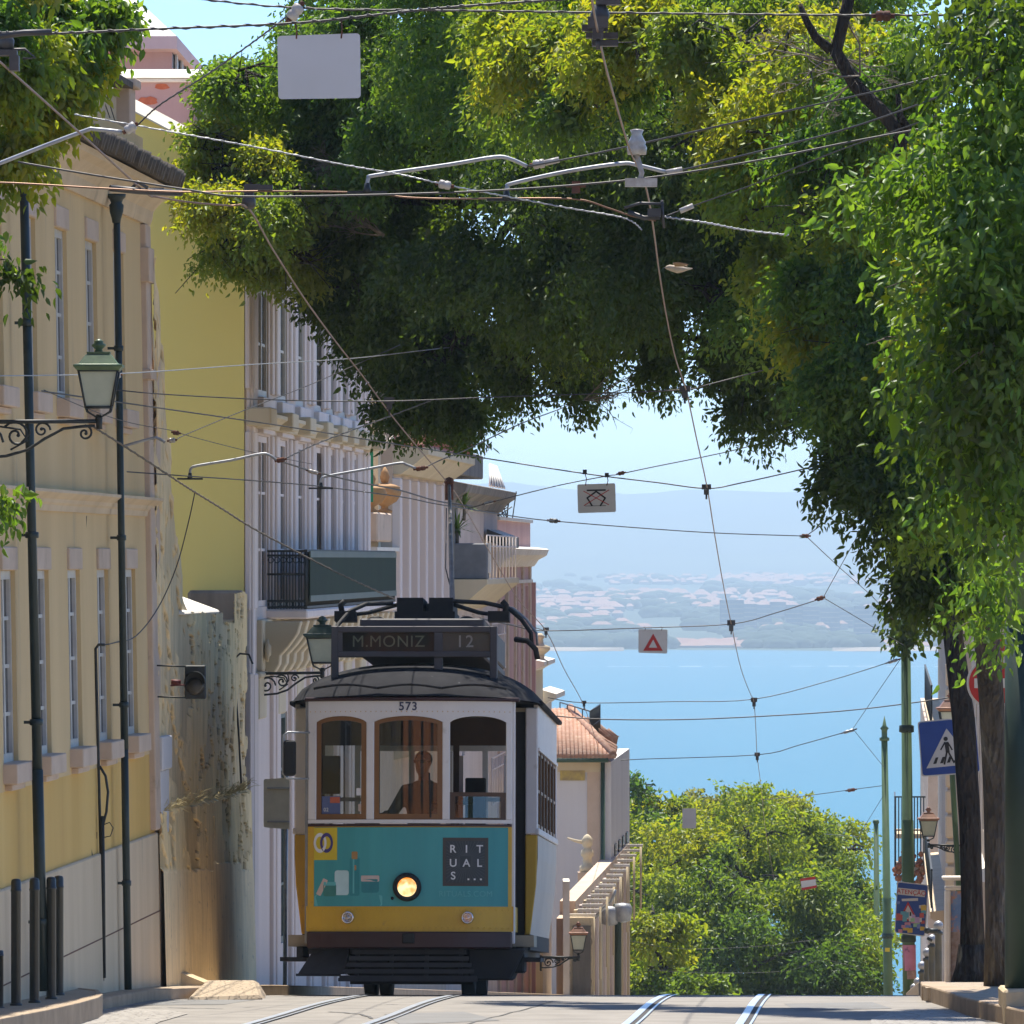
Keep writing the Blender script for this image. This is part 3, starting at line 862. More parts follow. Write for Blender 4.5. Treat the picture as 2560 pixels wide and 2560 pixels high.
# ------------------------------------------------------------------ old wall between the cream and the yellow house
ow = thing("old_wall", "ruined old street wall with peeling plaster between the cream and yellow houses", "wall", S(7.0, 74.0, -4.2))
W2 = 6.99
def prof(px, py):
    d = dw(px, W2); return (d, zp(py, d))
from mathutils import noise as _nz
def tinted(name, rough=.9, bump=.006):
    m, nt, p = _mat(name)
    a_ = nd(nt, "ShaderNodeAttribute"); a_.attribute_name = "tint"
    tc = nd(nt, "ShaderNodeTexCoord"); mp = nd(nt, "ShaderNodeMapping"); mp.inputs["Scale"].default_value = (1, 1, .25)
    n_ = nd(nt, "ShaderNodeTexNoise"); n_.inputs["Scale"].default_value = 5; n_.inputs["Detail"].default_value = 8; n_.inputs["Roughness"].default_value = .7
    nt.links.new(tc.outputs["Object"], mp.inputs[0]); nt.links.new(mp.outputs[0], n_.inputs["Vector"])
    mr = nd(nt, "ShaderNodeMapRange"); mr.inputs[1].default_value = .3; mr.inputs[2].default_value = .7; mr.inputs[3].default_value = .72; mr.inputs[4].default_value = 1.12
    nt.links.new(n_.outputs[0], mr.inputs[0])
    mx = nd(nt, "ShaderNodeMix", data_type='RGBA', blend_type='MULTIPLY'); mx.inputs[0].default_value = 1
    nt.links.new(a_.outputs["Color"], mx.inputs[6]); nt.links.new(mr.outputs[0], mx.inputs[7]); nt.links.new(mx.outputs[2], p.inputs["Base Color"])
    p.inputs["Roughness"].default_value = rough; p.inputs["Specular IOR Level"].default_value = .2
    bp = nd(nt, "ShaderNodeBump"); bp.inputs["Distance"].default_value = bump; n2 = nd(nt, "ShaderNodeTexNoise"); n2.inputs["Scale"].default_value = 25; n2.inputs["Detail"].default_value = 6
    nt.links.new(tc.outputs["Object"], n2.inputs["Vector"]); nt.links.new(n2.outputs[0], bp.inputs["Height"]); nt.links.new(bp.outputs[0], p.inputs["Normal"])
    return m
# the wall face: layers of lime that have flaked away in tall strips, over a battered foot
NC, NR = 170, 230
top_px = [385, 398, 412, 430, 455, 463, 548, 549, 578, 579, 613]; top_py = [640, 830, 1000, 1240, 1480, 1533, 1533, 1556, 1556, 1486, 1480]
vs, tint = [], []
for i in range(NC + 1):
    px = 385 + 228 * i / NC
    d = dw(px, W2); ty = float(np.interp(px, top_px, top_py)) + 9 * _nz.noise(Vector((px * .13, 3, 0)))
    for k in range(NR + 1):
        py = ty + (2512 - ty) * k / NR
        ledge = np.interp(px, [405, 612], [2028, 1976])
        n1 = _nz.fractal(Vector((px * .055, py * .0075, 1.7)), 1.0, 2.0, 5)
        n2 = _nz.fractal(Vector((px * .16, py * .011, 7.1)), 1.0, 2.0, 4)
        nn = n1 + .45 * n2
        o = np.interp(px, [385, 458, 466, 546, 550, 577, 581, 613], [0, 0, .05, .05, .02, .02, .0, .0])
        low = py > ledge
        if low: o += .045 + .05 * (py - ledge) / 500
        smooth = py > 2175 + 8 * _nz.noise(Vector((px * .08, 0, 5))) - (18 if 500 < px < 582 else 0)
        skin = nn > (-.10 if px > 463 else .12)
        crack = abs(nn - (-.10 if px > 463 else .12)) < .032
        if smooth:
            o += .03; c = (.88, .70, .42) if _nz.noise(Vector((px * .4, py * .06, 2))) < .62 else (.55, .45, .30)
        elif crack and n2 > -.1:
            o -= .02; c = (.17, .13, .085)  # crack bands painted dark for the shadow in the gaps, with dirt
        elif skin:
            o += .022 + .008 * n2; c = (.88, .68, .36) if px > 463 or low else (.84, .66, .38)
        else:
            o += .004 * n1; c = (.64, .48, .25) if low else (.74, .58, .34)
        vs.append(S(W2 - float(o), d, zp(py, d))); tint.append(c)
fs = [(i * (NR + 1) + k, i * (NR + 1) + k + 1, (i + 1) * (NR + 1) + k + 1, (i + 1) * (NR + 1) + k) for i in range(NC) for k in range(NR)]
b = MB(); b.add(vs, fs)
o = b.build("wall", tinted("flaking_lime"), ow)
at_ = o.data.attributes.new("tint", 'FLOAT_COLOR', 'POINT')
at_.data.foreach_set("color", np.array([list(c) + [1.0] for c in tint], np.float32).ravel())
b = MB(); b.prism([(74.03, -5.8), (84.6, -6.4), (84.6, -.6), (81.2, -.8), (77.2, -.75), (76.6, .2), (75.6, 1.2), (74.5, 2.4), (74.03, 2.9)], lambda a, c, t: S(t, a, c), W2 + .08, W2 + .45); b.build("wall_core", M['oldwall'], ow)
# pale end pilaster next to the cream house
b = MB(); b.sbox(W2 + .1, W2 - .05, 74.06, 74.9, -5.2, -2.0); b.sbox(W2 + .1, W2 - .075, 74.02, 74.95, -2.0, -1.68); b.build("pale_pilaster", M['whitewash'], ow, bevel=.012)
b = MB(); b.sbox(W2 + .1, W2 - .004, 74.1, 74.5, -1.6, 1.9); b.build("pilaster_strip", M['stonepink'], ow)
# thick pier with a sunlit sloping cap, flush with the street wall, and two lower blocks after it
d0, d1 = dw(462, 6.93), dw(549, 6.93)
b = MB(); b.hexa([S(6.93, d0, zp(1538, d0)), S(6.93, d1, zp(1534, d1)), S(8.3, d1, zp(1534, d1)), S(8.3, d0, zp(1538, d0)),
                  S(6.93, d0, zp(1531, d0)), S(6.93, d1, zp(1526, d1)), S(7.5, d1 - .5, zp(1470, d1)), S(7.5, d0 + .4, zp(1474, d0))])
b.build("pier_cap", M['coping'], ow, bevel=.015)
b = MB(); b.box(at(470, 0, 84).x, at(606, 0, 84).x, 83.9, 84.6, -6, zp(1476, 84)); b.build("mossy_wall_top", M['greystone'], ow, bevel=.03)
# dry grass and weeds rooted along the ledge
b = MB()
rr = random.Random(4)
for i in range(170):
    px = rr.uniform(405, 612); py = np.interp(px, [405, 612], [2028, 1974]) + rr.uniform(-3, 3)
    d = dw(px, W2 - .03); p = S(W2 - .03, d, zp(py, d))
    q = p + Vector((rr.uniform(.0, .10), rr.uniform(-.1, .05), rr.uniform(.0, .12)))
    e = q + Vector((rr.uniform(0, .10), rr.uniform(-.1, .05), rr.uniform(-.06, .05)))
    b.tube([p, q, e], [.004, .003, .001], 4)
b.build("dry_weeds", surf("dry_grass", (0.55, 0.45, 0.22), (0.45, 0.36, 0.18), 3, .9), ow)
# cable pinned to the last pier
cb = thing("wall_cable", "black cable hooped over the pale pier beside the lavender facade", "cable", at(590, 1980, 83.1))
b = MB(); b.tube([at(632, 1660, 83.0), at(622, 1636, 83.0), at(600, 1634, 83.0), at(588, 1645, 83.0), at(587, 1700, 83.0), at(596, 1820, 83.0), at(603, 1960, 83.0)], .011, 7)
b.build("cable", M['iron'], cb)

# low concrete wedges at the foot of the old wall
b = MB()
def wedge(px0, px1, y0, y1, yb, d, dp):
    x0, x1 = at(px0, 0, d).x, at(px1, 0, d).x
    b.hexa([(x0, d, zp(yb, d)), (x1, d, zp(yb, d)), (x1, d + dp, zp(yb, d)), (x0, d + dp, zp(yb, d)), (x0, d, zp(y0, d)), (x1, d, zp(y1, d)), (x1, d + dp, zp(y1, d)), (x0, d + dp, zp(y0, d))])
wedge(416, 540, 2418, 2468, 2490, 75.4, .5)
b.build("foot_wedge", M['oldbrown'], ow)
b = MB()
x = [at(p, 0, 71.5).x for p in (470, 585, 660)]
zz = [zp(2487, 71.5), zp(2466, 71.5), zp(2480, 71.5), zp(2510, 71.5)]
b.hexa([(x[0], 71.0, zz[3]), (x[2], 71.0, zz[3]), (x[2], 72.6, zz[3]), (x[0], 72.6, zz[3]), (x[0], 71.0, zz[0]), (x[2], 71.0, zz[2]), (x[2] - .1, 72.6, zz[1]), (x[1] - .3, 72.6, zz[1])])
o = b.build("pavement", M['calcada'], bevel=.03); o["kind"] = 'structure'

# ------------------------------------------------------------------ yellow house with the lavender street front
yh = thing("yellow_house", "tall house with blank yellow gable wall and lavender stone street front", "house", S(7.0, 84.7, -5))
DY = 84.75
b = MB()
gp = [(610.5, 2500), (-700, 2500), (-700, 40), (-260, -60), (140, 168), (300, 256), (430, 325), (535, 384), (610.5, 424)]
b.prism([(at(p, 0, DY).x, zp(q, DY)) for p, q in gp], lambda a, c, t: Vector((a, t, c)), DY, DY + .5)
b.build("gable_wall", M['yellow'], yh)
b = MB()
cl_ = [(-260, -60), (140, 170), (300, 258), (430, 327), (535, 386), (618, 432)]
for k in range(len(cl_) - 1):          # weathered coping: its face slopes back and catches the sun
    q4 = []
    for (p, q) in (cl_[k], cl_[k + 1]):
        q4.append([at(p, q + 4, DY - .12), at(p, q, DY - .12), at(p, q - 30, DY + .12), at(p, q - 30, DY + 1.2), at(p, q + 4, DY + 1.2)])
    o_ = len(b.v); b.v += [tuple(x) for x in q4[0] + q4[1]]
    for j in range(5):
        j2 = (j + 1) % 5; b.f.append((o_ + j, o_ + j2, o_ + 5 + j2, o_ + 5 + j)); b.sm.append(False)
b.build("roof_coping", M['coping'], yh)
W3 = 7.0
winD = [87.25, 89.95, 92.65, 95.6, 97.6, 99.75, 101.9]
top_ = [(d - 1.05, d + .35, 1.82, 4.15) for d in winD]
mid_ = [(d - 1.05, d + .35, -.52, 1.38) for d in winD]
bot_ = [(d - 1.05, d + .35, -4.4, -1.75) for d in winD[1::2]]
b = MB(); wallgrid(b, W3, DY + .05, 104.6, -7.2, 4.45, top_ + mid_ + bot_, .09, 0, back=8); b.build("facade_wall", M['lav'], yh)
for da, db, za, zb in top_:
    sash(yh, W3, da, db, za, zb, .07, 3, fm=M['whitewood'], gm=M['pane'])
for da, db, za, zb in mid_:
    sash(yh, W3, da, db, za, zb, .07, 2, fm=M['lav_white'], gm=M['panegrey'])
for da, db, za, zb in bot_:
    sash(yh, W3, da, db, za, zb, .07, 3, fm=M['greennet2'], gm=M['panegrey'])
edges = [DY + .35] + [.5 * (winD[i] + winD[i + 1]) - .35 for i in range(6)] + [103.6]
for i, d in enumerate(edges):
    b = MB(); b.sbox(W3 + .02, W3 - .035, d - .42, d + .42, 1.86, 4.355); b.sbox(W3 + .02, W3 - .065, d - .2, d + .2, 1.861, 4.355)
    b.build("pilaster", M['lav_white'], yh, bevel=.012)
    b = MB(); b.sbox(W3 + .02, W3 - .035, d - .42, d + .42, -.54, 1.40); b.sbox(W3 + .02, W3 - .065, d - .2, d + .2, -.539, 1.40)
    b.build("pilaster", M['lav_white'], yh, bevel=.012)
    b = MB(); b.sbox(W3 + .02, W3 - .05, d - .5, d + .5, -7.2, -1.23); b.sbox(W3 + .02, W3 - .07, d - .25, d + .25, -7.2, -1.24); b.build("pilaster", M['lav'], yh, bevel=.012)
for da, db, za, zb in top_:
    b = MB(); b.sbox(W3 + .02, W3 - .07, da - .1, db + .1, 1.62, 1.80); b.build("sill", M['lav_white'], yh, bevel=.01)
for da, db, za, zb in mid_:
    b = MB(); b.sbox(W3 + .02, W3 - .07, da - .08, db + .08, 1.40, 1.48); b.build("lintel", M['lav_white'], yh, bevel=.01)
cornice(yh, "floor_cornice", W3, DY + .1, 104.5, 1.45, [(-.05, 0), (.10, 0), (.12, .06), (.17, .10), (.20, .12), (.20, .16), (-.05, .17)], M['creamhouse'])
for d in edges:
    b = MB(); b.sbox(W3 + .01, W3 - .26, d - .42, d + .42, 1.455, 1.66)
    b.build("cornice_block", M['creamhouse'], yh, bevel=.015)
cornice(yh, "top_cornice", W3, DY, 104.7, 4.36, [(-.05, 0), (.14, 0), (.2, .06), (.3, .12), (.34, .18), (-.05, .2)], M['lav_white'])
b = MB(); b.sbox(W3 + .02, W3 - .03, DY + .02, DY + .55, -7.2, 4.3); b.sbox(W3 + .02, W3 - .06, DY + .04, DY + .32, -7.2, 4.3); b.build("corner_quoin", M['lav_white'], yh, bevel=.01)
# ornamented frieze and consoles under the balcony
b = MB(); b.sbox(W3 + .02, W3 - .06, 86.0, 104.2, -1.22, -.66); b.build("frieze", M['creamhouse'], yh, bevel=.01)
for i in range(16):
    b = MB()
    d = 86.6 + i * 1.08
    pr = [(.0, -.62), (.10, -.60), (.16, -.50), (.17, -.40), (.26, -.30), (.36, -.16), (.40, -.02), (0, -.02)]
    b.prism([(p, h) for p, h in pr], lambda a, c, t: S(W3 - .05 - a, t, -.66 + c), d - .16, d + .16)
    b.build("console", M['creamhouse'], yh, bevel=.012)
for i in range(40):
    b = MB()
    d = 86.2 + i * .44
    b.lathe([(.05, 0), (.12, .02), (.13, .05), (.07, .06), (.05, .08)], S(W3 - .06, d, -1.0 - .05 * (i % 2)), 8, axis='x')
    b.build("frieze_rosette", M['creamhouse'], yh)
# street-level stone panels
for i in range(7):
    b = MB()
    d = 85.4 + i * 2.72
    b.sbox(W3 + .02, W3 - .08, d, d + 1.0, -1.75, -1.28); b.sbox(W3 + .02, W3 - .10, d - .05, d + 1.05, -1.30, -1.23)
    b.build("door_hood", M['creamhouse'], yh, bevel=.02)
# balcony: stone slab, iron end railing, long green screened front
bal = 6.57
b = MB(); b.sbox(W3 + .02, bal - .03, 87.3, 103.1, -.66, -.555)
sl = b.build("balcony_slab", M['lav_white'], yh, bevel=.02)
b = MB()
for z in (.10, .05, -.16, -.46, -.53): b.sbox(W3, bal, 87.42, 87.45, z - .012, z + .012)
for i in range(13):
    w = bal + .012 + (W3 - bal - .03) * i / 12; p = S(w, 87.435, 0)
    b.tube([(p.x, p.y, -.55), (p.x, p.y, .10)], .007, 5)
for i in range(6):
    w = bal + .04 + (W3 - bal - .08) * i / 5; p = S(w, 87.435, 0)
    for zc in (0.0, -.495):
        b.tube([(p.x + .03 * math.cos(a), p.y, zc + .033 * math.sin(a)) for a in np.linspace(0, 6.28, 11)], .0055, 4)
b.build("balcony_end_railing", M['iron'], yh)
b = MB()
n = 90
for i in range(n + 1):
    d = 87.45 + (103 - 87.45) * i / n; p = S(bal, d, 0)
    b.tube([(p.x, p.y, -.55), (p.x, p.y, .09)], .009, 4)
for z in (.105, -.53): b.sbox(bal + .015, bal - .015, 87.45, 103.0, z - .014, z + .014)
b.build("balcony_front_railing", M['iron'], yh)
b = MB(); b.sbox(bal - .018, bal - .03, 87.7, 102.9, -.40, .03); b.build("balcony_screen", M['greennet'], yh)
b = MB(); b.sbox(bal - .02, bal - .036, 87.7, 102.9, .03, .10); b.sbox(bal - .02, bal - .036, 87.7, 102.9, -.47, -.40); b.build("screen_hem", M['greennet2'], yh)

# ------------------------------------------------------------------ houses rising behind, top left
pk = thing("pink_chimney_stack", "broad pink rendered chimney stack with bare brick patches under a stone cap", "chimney", at(400, 300, 93))
b = MB(); x0, x1 = at(170, 0, 93).x, at(500, 0, 93).x
b.box(x0, x1, 93, 95.5, zp(560, 93), zp(206, 93)); b.build("stack", M['pinkwall'], pk)
b = MB(); b.box(x0 - .02, x1 + .09, 92.9, 95.6, zp(206, 93), zp(196, 93))
b.hexa([(x0 - .05, 92.86, zp(196, 93)), (x1 + .12, 92.86, zp(196, 93)), (x1 + .12, 95.7, zp(196, 93)), (x0 - .05, 95.7, zp(196, 93)), (x0, 93.4, zp(168, 93)), (x1 + .10, 93.4, zp(168, 93)), (x1 + .1, 95.2, zp(168, 93)), (x0, 95.2, zp(168, 93))])
b.build("cap", M['coping'], pk, bevel=.015)
for (q, r, a, c) in ((262, 216, 38, 10), (405, 216, 42, 16), (370, 252, 54, 22), (300, 205, 60, 7)):
    p_ = []
    rr = random.Random(q)
    for k in range(14):
        an = k / 14 * 6.283; s = rr.uniform(.75, 1.05)
        p_.append((at(q + a * .5 * math.cos(an) * s, 0, 93).x, zp(r + c * .5 * math.sin(an) * s, 93)))
    b = MB(); b.prism(p_, lambda u, v, t: Vector((u, t, v)), 92.992, 93.01); b.build("brick_patch", M['brickpatch'], pk)
b = MB(); b.tube([at(492, 205, 92.9), at(492, 420, 92.9)], .02, 8); b.tube([at(503, 215, 92.95), at(503, 420, 92.95)], .05, 8); b.build("downpipe", M['greystone'], pk)
ph = thing("pink_tower_house", "pink upper storey with white pyramid roof and slatted window, highest at top left", "house", at(330, 200, 108))
d = 108.0
b = MB(); b.box(at(100, 0, d).x, at(430, 0, d).x, d, d + 6, zp(420, d), zp(128, d)); b.build("wall", M['pinkwall'], ph)
b = MB(); b.hexa([(at(60, 0, d).x, d - .5, zp(128, d)), (at(446, 0, d).x, d - .5, zp(128, d)), (at(484, 0, d).x, d + 6, zp(155, d)), (at(60, 0, d).x, d + 6, zp(128, d)),
                  (at(60, 0, d).x, d - .5, zp(96, d)), (at(446, 0, d).x, d - .5, zp(96, d)), (at(484, 0, d).x, d + 6, zp(120, d)), (at(60, 0, d).x, d + 6, zp(96, d))])
b.build("fascia", M['pinkroof'], ph)
b = MB(); A = [(at(60, 0, d).x, d - .45, zp(96, d) + .002), (at(444, 0, d).x, d - .45, zp(96, d) + .002), (at(482, 0, d).x, d + 6, zp(118, d)), (at(60, 0, d).x, d + 6, zp(96, d))]
b.add(A + [at(225, -110, d + 3)], [(0, 1, 4), (1, 2, 4), (2, 3, 4), (3, 0, 4), (3, 2, 1, 0)]); b.build("roof", M['roofwhite'], ph)
b = MB()
x0, x1 = at(430, 0, d).x, at(470, 0, d).x
b.add([(x0 + .002, d + .1, zp(168, d)), (x1, d + 5.8, zp(168, d)), (x1, d + 5.8, zp(132, d)), (x0 + .002, d + .1, zp(130, d))], [(0, 1, 2, 3)])
b.build("window", M['pane'], ph)
b = MB()
for k in range(6):
    u = (k + .3) / 6; xx = x0 + (x1 - x0) * u + .012; dd = d + .1 + 5.7 * u
    b.box(xx, xx + .03, dd, dd + .25, zp(168, d), zp(131, d))
b.build("window_slat", M['whitewood'], ph)
gw = thing("grey_parapet", "small grey roof parapet between pink chimney and the big tree", "wall", at(520, 330, 104))
b = MB(); b.box(at(496, 0, 104).x, at(640, 0, 104).x, 104, 106, zp(600, 104), zp(252, 104)); b.build("parapet", surf("grey_render", (0.36, 0.37, 0.37), (0.3, 0.31, 0.31), 2, .9), gw)
aer = thing("roof_aerial_stay", "bundle of thin rusty roof aerials leaning over the cream house eaves", "aerial", at(270, 300, 72.5))
b = MB()
for (a0, a1) in (((150, 160), (232, 268)), ((185, 120), (262, 285)), ((205, 95), (275, 295)), ((225, 95), (288, 305))):
    b.tube([at(a0[0], a0[1], 72.5), at(a1[0], a1[1], 72.5)], .005, 5)
b.build("rod", M['wire'], aer)

# ------------------------------------------------------------------ the row down the hill on the left
def rail_panel(b, w, d0, d1, z0, z1, n, r=.012):
    for i in range(n + 1):
        d = d0 + (d1 - d0) * i / n; p = S(w, d, 0)
        b.tube([(p.x, p.y, z0), (p.x, p.y, z1)], r, 4)
    for z in (z0, z1, z1 - (z1 - z0) * .25): b.sbox(w + r, w - r, d0, d1, z - r, z + r)
def rail_end(b, w0, w1, d, z0, z1, n, r=.012, scroll=True):
    for i in range(n + 1):
        w = w0 + (w1 - w0) * i / n; p = S(w, d, 0)
        b.tube([(p.x, p.y, z0), (p.x, p.y, z1)], r, 4)
    for z in (z0, z1): b.sbox(w0, w1, d - r, d + r, z - r, z + r)
    if scroll:
        for i in range(n):
            w = w0 + (w1 - w0) * (i + .5) / n; p = S(w, d, 0); rr_ = abs(w1 - w0) / n * .42
            for zc in (z0 + rr_ * 1.2, z1 - rr_ * 1.2):
                b.tube([(p.x + rr_ * math.cos(a), p.y, zc + rr_ * math.sin(a)) for a in np.linspace(0, 6.28, 9)], r * .7, 4)

# garden wall with urns
gwl = thing("garden_wall", "grey old garden wall carrying urns between lavender and peach houses", "wall", S(7.0, 104.7, -6))
b = MB(); wallgrid(b, 7.0, 104.65, 109.3, -8, zp(1378, 106), [], .1, 0, back=2.5); b.build("wall", M['stonepink'], gwl)
b = MB(); b.sbox(8.5, 6.9, 104.62, 109.4, zp(1378, 106), zp(1368, 106)); b.build("coping", M['coping'], gwl)
M['urn'] = surf("tan_terracotta", (0.42, 0.24, 0.10), (0.33, 0.18, 0.075), 5, .75)
def urn(px, py, d, s, label):
    c = at(px, py, d)
    t = thing("garden_urn", label, "urn", c, "tan urns on the garden wall")
    b = MB(); b.lathe([(.10, 0), (.11, .03), (.05, .06), (.05, .09), (.17, .16), (.23, .26), (.235, .30), (.21, .34), (.22, .36), (.15, .39), (.02, .42)], (0, 0, 0), 16)
    b.v = [(x * s + c.x, y * s + c.y, z * s + c.z) for x, y, z in b.v]; b.build("bowl", M['urn'], t)
    b = MB(); b.lathe([(.02, .40), (.05, .43), (.07, .50), (.05, .57), (.01, .64)], (0, 0, 0), 10)
    b.v = [(x * s + c.x, y * s + c.y, z * s + c.z) for x, y, z in b.v]; b.build("finial", M['urn'], t)
urn(928, 1282, 105.2, .9, "left tan urn with pointed lid on the garden wall, beside the green sign")
urn(962, 1282, 106.8, .98, "right tan urn with pointed lid on the garden wall, against peach house")
b = MB(); b.sbox(7.2, 6.9, 104.7, 107.6, zp(1378, 106) + .13, zp(1282, 106)); b.build("urn_pedestal", M['stonepink'], gwl, bevel=.02)
b = MB(); b.sbox(7.0, 6.92, 104.6, 104.7, -5, 1.6); 
# set-back cream house behind garden wall
cs = thing("cream_villa", "cream villa with arched gable set back behind the urns", "house", S(7.9, 106, -6))
b = MB()
xa = [at(p, 0, 107).x for p in (880, 985)]; XV = S(7.06, 107.2, 0).x
b.prism([(xa[0], -8), (XV, -8), (XV, zp(1000, 107)), (XV - .15, zp(985, 107)), (xa[0], zp(880, 107))], lambda a, c, t: Vector((a, t, c)), 107.2, 112)
b.build("wall", M['creamhouse'], cs)
b = MB(); b.tube([at(922, 985, 107.1), at(923, 1110, 107.1), at(921, 1160, 107.1)], .02, 8); b.build("downpipe", M['rust'], cs)
b = MB(); b.tube([at(930 + 30 * math.sin(a), 1075 - 45 * math.cos(a), 107.1) for a in np.linspace(.2, 1.7, 9)], .012, 6); b.build("arch_moulding", M['coping'], cs)
sg = thing("vertical_shop_sign", "narrow green vertical sign with pale letters projecting beside the lavender facade", "sign", at(920, 1200, 104.75))
b = MB(); b.box(at(910, 0, 104.7).x, at(933, 0, 104.7).x, 104.72, 104.80, zp(1255, 104.7), zp(1108, 104.7)); b.build("panel", surf("sign_green", (0.01, 0.22, 0.11), (0.01, 0.18, 0.09), 3, .5), sg)
b = MB()
for k in range(5):
    y0 = 1118 + k * 9
    x0 = at(911, 0, 104.7).x; x1 = at(921, 0, 104.7).x
    for (u0, u1, v0, v1) in ((x0, x1, y0, y0 + 1.4), (x0, x1, y0 + 5.6, y0 + 7), (x0, x0 + .01, y0, y0 + 7), (x1 - .01, x1, y0, y0 + 7)):
        b.box(u0, u1, 104.705, 104.718, zp(v1, 104.7), zp(v0, 104.7))
b.build("lettering", M['coping'], sg)
b = MB(); b.tube([at(912, 1106, 104.76), at(905, 1095, 104.76)], .01, 5); b.tube([at(930, 1106, 104.76), at(938, 1112, 104.76), at(910, 1100, 104.76)], .008, 5); b.build("bracket", M['iron'], sg)
fl = thing("street_floodlight", "small white floodlight on a short arm above the garden wall", "floodlight", at(970, 1095, 104))
b = MB(); b.tube([at(955, 1118, 104), at(965, 1105, 104)], .012, 6); b.build("arm", M['galv'], fl)
b = MB(); b.tube([at(958, 1112, 104), at(985, 1094, 104)], [.014, .03], 8); b.build("head", M['coping'], fl)

# peach house with two balconies
pe = thing("peach_house", "peach stone house with curved balcony, faded red railings and tall window bays", "house", S(7.0, 109, -8))
pD = [110.4, 112.2, 114.2, 116.2, 118.3, 120.4]
ops = [(d - .55, d + .45, -2.2, .95) for d in pD] + [(d - .5, d + .4, 1.9, 3.4) for d in pD[::2]]
b = MB(); wallgrid(b, 7.0, 109.3, 122.4, -9, 4.6, ops, .14, back=7); b.build("wall", M['stonepink'], pe)
for o_ in ops: sash(pe, 7.0, *o_, .12, 2, fm=M['redrail'] if o_[2] < 0 else M['whitewood'], gm=M['panegrey'])
b = MB()
for i in range(7):
    d = 109.45 + i * 2.02
    b.sbox(7.02, 6.88, d - .14, d + .2, -2.3, 1.15)
b.build("pilaster", M['lav_white'], pe, bevel=.015)
cornice(pe, "balcony_slab", 7.0, 109.4, 121.6, 1.48, [(-.05, -.28), (.12, -.27), (.30, -.14), (.44, -.02), (.50, 0), (.50, .10), (-.05, .10)], M['creamhouse'])
b = MB(); rail_end(b, 6.98, 6.55, 109.5, 1.6, 2.25, 3, .014); rail_panel(b, 6.53, 109.5, 121.4, 1.6, 2.25, 60, .014); b.build("balcony_railing", M['pinkrail'], pe)
b = MB(); b.sbox(6.56, 6.545, 110.5, 121.3, 1.62, 2.1); b.build("balcony_screen", M['pinkrail'], pe)
cornice(pe, "lower_balcony_slab", 7.0, 109.6, 121.6, -2.62, [(-.05, -.2), (.2, -.15), (.42, 0), (.42, .1), (-.05, .1)], M['creamhouse'])
b = MB(); rail_end(b, 6.98, 6.6, 109.7, -2.5, -2.02, 3, .014); rail_panel(b, 6.6, 109.7, 121.4, -2.5, -2.02, 40, .014)
for d in (109.7, 114, 118, 121.3):
    p = S(6.6, d, -1.98); b.ball(p, .05, 8)
b.build("lower_balcony_railing", M['redrail'], pe)

# dark cornered house with the roof garden
gh = thing("sooty_corner_house", "sooty grey house with heavy cornice, roof parapet and planted balcony", "house", S(7.0, 122.5, -9))
ops = [(d - .5, d + .4, -3.2, -.9) for d in (127.5, 130.5, 133.5, 136.2)]
b = MB(); wallgrid(b, 7.0, 122.5, 138.4, -10, zp(1230, 123), ops, .14, back=7); b.build("wall", M['lav'], gh)
for o_ in ops: sash(gh, 7.0, *o_, .12, 2, gm=M['pane'])
cornice(gh, "cornice", 7.0, 122.45, 138.6, zp(1230, 123), [(-.05, -.25), (.08, -.22), (.14, -.1), (.30, 0), (.34, .12), (-.05, .2)], M['greystone'])
b = MB(); b.sbox(8.0, 6.97, 122.6, 133, zp(1190, 123) + .05, zp(1118, 123)); b.build("roof_parapet", M['greystone'], gh, bevel=.02)
b = MB(); b.sbox(7.02, 6.9, 122.5, 124.0, -6, zp(1232, 123) - .2); b.build("corner_pier", M['greystone'], gh)
cornice(gh, "balcony_slab", 7.0, 122.9, 133.5, zp(1452, 126) - .05, [(-.05, -.45), (.2, -.36), (.5, -.1), (.62, 0), (.62, .08), (-.05, .08)], M['creamhouse'])
zb_ = zp(1452, 126) + .03
b = MB(); rail_end(b, 6.98, 6.42, 123.6, zb_, zb_ + .5, 4, .014); rail_panel(b, 6.42, 123.6, 133, zb_, zb_ + .7, 9, .010); b.build("balcony_railing", M['lav_white'], gh)
b = MB(); rail_panel(b, 6.85, 133.6, 138.3, -1.9, -1.1, 8, .012); rail_panel(b, 6.85, 133.6, 138.3, -4.2, -3.4, 8, .012); b.build("window_railing", M['lav_white'], gh)
pb = thing("planter_box", "big dull grey planter box on the sooty house balcony", "planter", S(6.75, 124.2, zb_))
b = MB(); b.sbox(6.92, 6.37, 123.0, 123.5, zb_, zp(1358, 123.2)); b.build("box", surf("zinc", (0.2, 0.21, 0.22), (0.14, 0.15, 0.16), 3, .6), pb, bevel=.02)
b = MB(); b.sbox(6.37, 6.34, 123.02, 123.4, zb_ + .1, zp(1358, 123.2)); b.build("edge_strip", M['coping'], pb)
M['palm'] = surf("palm_leaf", (0.16, 0.26, 0.035), (0.10, 0.18, 0.03), 4, .6)
rr = random.Random(6)
